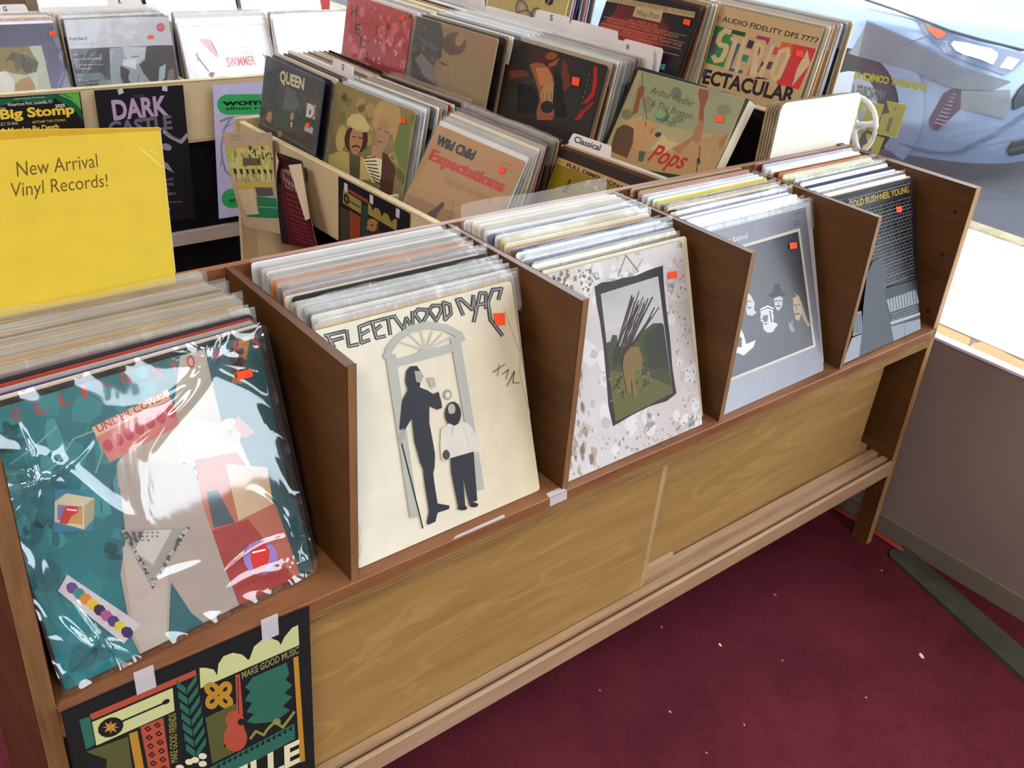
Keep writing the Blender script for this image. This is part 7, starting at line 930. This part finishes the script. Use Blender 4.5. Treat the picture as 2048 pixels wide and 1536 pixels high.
# ------------------------------------------------------------------ outside: pavement, kerb, street, parked car
struct(MB().box((2.02, -9, -.16), (4.70, 12, -.10)).build('sidewalk', mat('concrete_walk', 'cfcbc2', .85, .2, 'c2beb4', 2)))
kerb = struct(MB().box((4.70, -9, -.25), (4.84, 12, -.098)).build('kerb', mat('kerb_concrete', '857a62', .85, .2, '6f664f', 12), bevel=.01))
struct(MB().box((4.84, -9, -.27), (30, 40, -.20)).build('street', mat('asphalt', '383a40', .85, .25, '303238', 14, bump=.5, bscale=160)))
gm = MB(); rg = random.Random(8)
for c_ in range(9):
    y0 = rg.uniform(.7, 1.3)
    for i in range(16):
        x, y = 4.702+rg.uniform(-.012, .012), y0+rg.uniform(-.03, .03); hx_, hy_ = rg.uniform(-.02, .02), rg.uniform(-.02, .02)
        gm.add([(x-.002, y, -.1), (x+.002, y, -.1), (x+hx_, y+hy_, -.1+rg.uniform(.01, .035))], [(0, 1, 2)])
g_ = gm.build('kerb_grass', mat('dry_grass', '8a8450', .9)); tag(g_, 'dry grass tufts growing in the kerb joint', 'grass', kind='stuff')
struct(MB().box((14, -9, -.2), (14.4, 40, 5)).build('far_facade', mat('facade', 'b8b4ac', .9)))
paint = mat('car_paint_blue_silver', '76869f', .22, .6, metallic=.35); dark_pl = mat('car_black_plastic', '2c3038', .5)
def contour(z):
    a = .98-.25*max(0, z-.35)**1.5-.1*max(0, .12-z); b = 1.42-.28*max(0, z-.35)**1.3-.3*max(0, .12-z); pts = [(6.35-a, 7.2), (6.35-a, 5.0), (6.35-a, 3.6)]
    for k in range(25):
        t = math.pi/2*k/24; c, s_ = abs(math.cos(t))**(2/2.7), abs(math.sin(t))**(2/2.7); pts.append((6.35-a*c, 3.0-b*s_))
    pts += [(6.9, 3.0-b), (7.3, 3.03-b)]
    return pts
car = empty('parked_car', (6.35, 3.0, -.2), 0, 'pale blue silver car parked at the kerb outside the window', 'car')
co = Vector((6.35, 3.0, -.2))
levels = [-.06, -.02, .04, .12, .2, .3, .38, .46, .54, .62, .70]
rows = [[Vector((x, y, z)) for x, y in contour(z)] for z in levels]
base = rows[-1]
for k, (ins, z) in enumerate([(.03, .735), (.08, .76), (.25, .80), (.5, .85), (.75, .88)]):
    rows.append([Vector((x+(7.25-x)*ins*.8, y+(4.6-y)*ins*.55 if y < 4.6 else y, z)) for x, y, _ in base])
m = MB(); nC = len(base)
for rr in rows: m.v += [tuple(p-co) for p in rr]
for j in range(len(rows)-1):
    for i in range(nC-1):
        a, b = rows[j][i], rows[j][i+1]
        cy = (a.y+b.y)/2; cz = (rows[j][i].z+rows[j+1][i].z)/2
        if a.x < 5.70 and (cy-2.50)**2+(cz-.13)**2 < .38**2: continue     # wheel arch opening
        m.f.append((j*nC+i, j*nC+i+1, (j+1)*nC+i+1, (j+1)*nC+i))
m.build('car_body', paint, car, smooth=True)
def ab(z): return .98-.25*max(0, z-.35)**1.5-.1*max(0, .12-z), 1.42-.28*max(0, z-.35)**1.3-.3*max(0, .12-z)
def panel(name, key, mt, off):
    """a skin panel that follows the curved bumper"""
    P2 = []
    for x, y, z in CAR_POINTS[key]:
        a, b_ = ab(z); X, Y = max(0, (6.35-x)/a), max(0, (3-y)/b_); P2.append((math.atan2(Y**1.35, X**1.35), z))
    bm = bmesh.new(); vs = [bm.verts.new((t, z, 0)) for t, z in P2]
    for t in tessellate_polygon([[Vector((p[0], p[1], 0)) for p in P2]]):
        try: bm.faces.new([vs[i] for i in t])
        except ValueError: pass
    for _ in range(4):
        es = [e for e in bm.edges if e.calc_length() > .045]
        if not es: break
        bmesh.ops.subdivide_edges(bm, edges=es, cuts=1); bmesh.ops.triangulate(bm, faces=bm.faces)
    for v in bm.verts:
        t, z = v.co.x, v.co.y; a, b_ = ab(z); c, s_ = abs(math.cos(t))**(2/2.7), abs(math.sin(t))**(2/2.7)
        v.co = (6.35-(a+off)*c-co.x, 3-(b_+off)*s_-co.y, z-co.z)
    ext = bmesh.ops.extrude_face_region(bm, geom=bm.faces[:])
    for v in [g for g in ext['geom'] if isinstance(g, bmesh.types.BMVert)]: v.co += (Vector((.9, 1.2, v.co.z))-v.co)*.02
    me = bpy.data.meshes.new(name); bm.to_mesh(me); bm.free(); return obj(name, me, mt, car)
panel('headlamp', 'lamp', mat('lamp_grey', '4c5a74', .15, .8), .012); panel('indicator', 'amber', mat('amber_lens', 'b0523a', .2, .6), .018); panel('lamp_reflector', 'lens', mat('lamp_chrome', 'f2f4f8', .15, .9, metallic=.2), .020); panel('lamp_reflector', 'lens2', mat('lamp_chrome', 'f2f4f8', .15, .9, metallic=.2), .020)
panel('fog_lamp_recess', 'fog', mat('fog_dark', '3a2c38', .6), .011); panel('bumper_panel', 'vent', mat('bumper_grey', '64676a', .4, .4), .008); panel('side_crease', 'crease', mat('crease_grey', '565c62', .4, .4), .010)
panel('grille', 'grille', mat('grille_black', '22262c', .5), .012); panel('lower_grille', 'lowgrille', mat('grille_black', '22262c', .5), .012); panel('bumper_skirt', 'skirt', mat('skirt_dark', '4a5468', .4), .010)
hl = [Vector(p)-co+Vector((-.012, -.012, .006)) for p in CAR_POINTS['hoodline']]; MB().tube(hl, .007, 6).build('bonnet_gap', dark_pl, car)
MB().tube([Vector(p)-co+Vector((-.008, -.008, 0)) for p in CAR_POINTS['seam']], .002, 6).build('bumper_seam', dark_pl, car)
m = MB(); cols_ = CAR_POINTS['fog']
for i in range(9):
    z = .16+i*.022; m.box((5.542-co.x+.004*i, 1.895-co.y, z-co.z), (5.60-co.x+.004*i, 1.95-co.y, z+.008-co.z))
m.build('fog_lamp_slats', mat('fog_slat', '6a5a68', .5), car)
def skin_x(y, z, off=0):
    p, q_ = ab(z); s_ = max(0, min(1, (3-y)/(q_+off))); return 6.35-(p+off)*(1-s_**2.7)**(1/2.7)
def lip(u, v):
    t = R(-28+u*236); r_ = .355+v*.135; y, z = 2.50+r_*math.cos(t), .13+r_*math.sin(t); return (skin_x(y, z, .009)-co.x, y-co.y, z-co.z)
MB().grid(lip, 44, 3).build('wheel_arch', paint, car, smooth=True)
wl = empty('wheel', (0, 0, 0)); wl.parent = car; wl.location = (5.56-co.x, 2.52-co.y, .13-co.z)
for o_ in (wl,): pass
m = MB(); m.tube([(-.06, 0, 0), (.16, 0, 0)], .325, 28); m.build('tyre', mat('rubber_black', '1c1c1f', .8), wl, bevel=.02)
m = MB(); m.tube([(-.066, 0, 0), (-.05, 0, 0)], .21, 24); m.build('wheel_rim', mat('alloy', '8f949c', .3, .6, metallic=.8), wl)
MB().box((5.72-co.x, 2.1-co.y, -.05-co.z), (5.76-co.x, 3.2-co.y, .62-co.z)).build('wheel_well', mat('well_black', '141418', .9), car)
# unseen ceiling fixtures, added to brighten the interior
for x, y in ((-1.2, -4.6), (-1.2, -1.7), (-1.0, 1.2), (.5, -3.1)):
    fx = empty('ceiling_fill_panel', (x, y, 2.8), 0, 'added unseen ceiling light panel above the shop floor', 'ceiling light', 'added unseen ceiling light panels')
    MB().box((-.30, -.6, -.06), (.30, .6, -.001)).build('added_panel_housing', mat('added_fixture_white', 'e8e8e6', .5), fx)
    MB().box((-.27, -.57, -.066), (.27, .57, -.0602)).build('added_panel_diffuser', mat('added_diffuser_glow', 'fff2dd', .5, emit=6), fx)
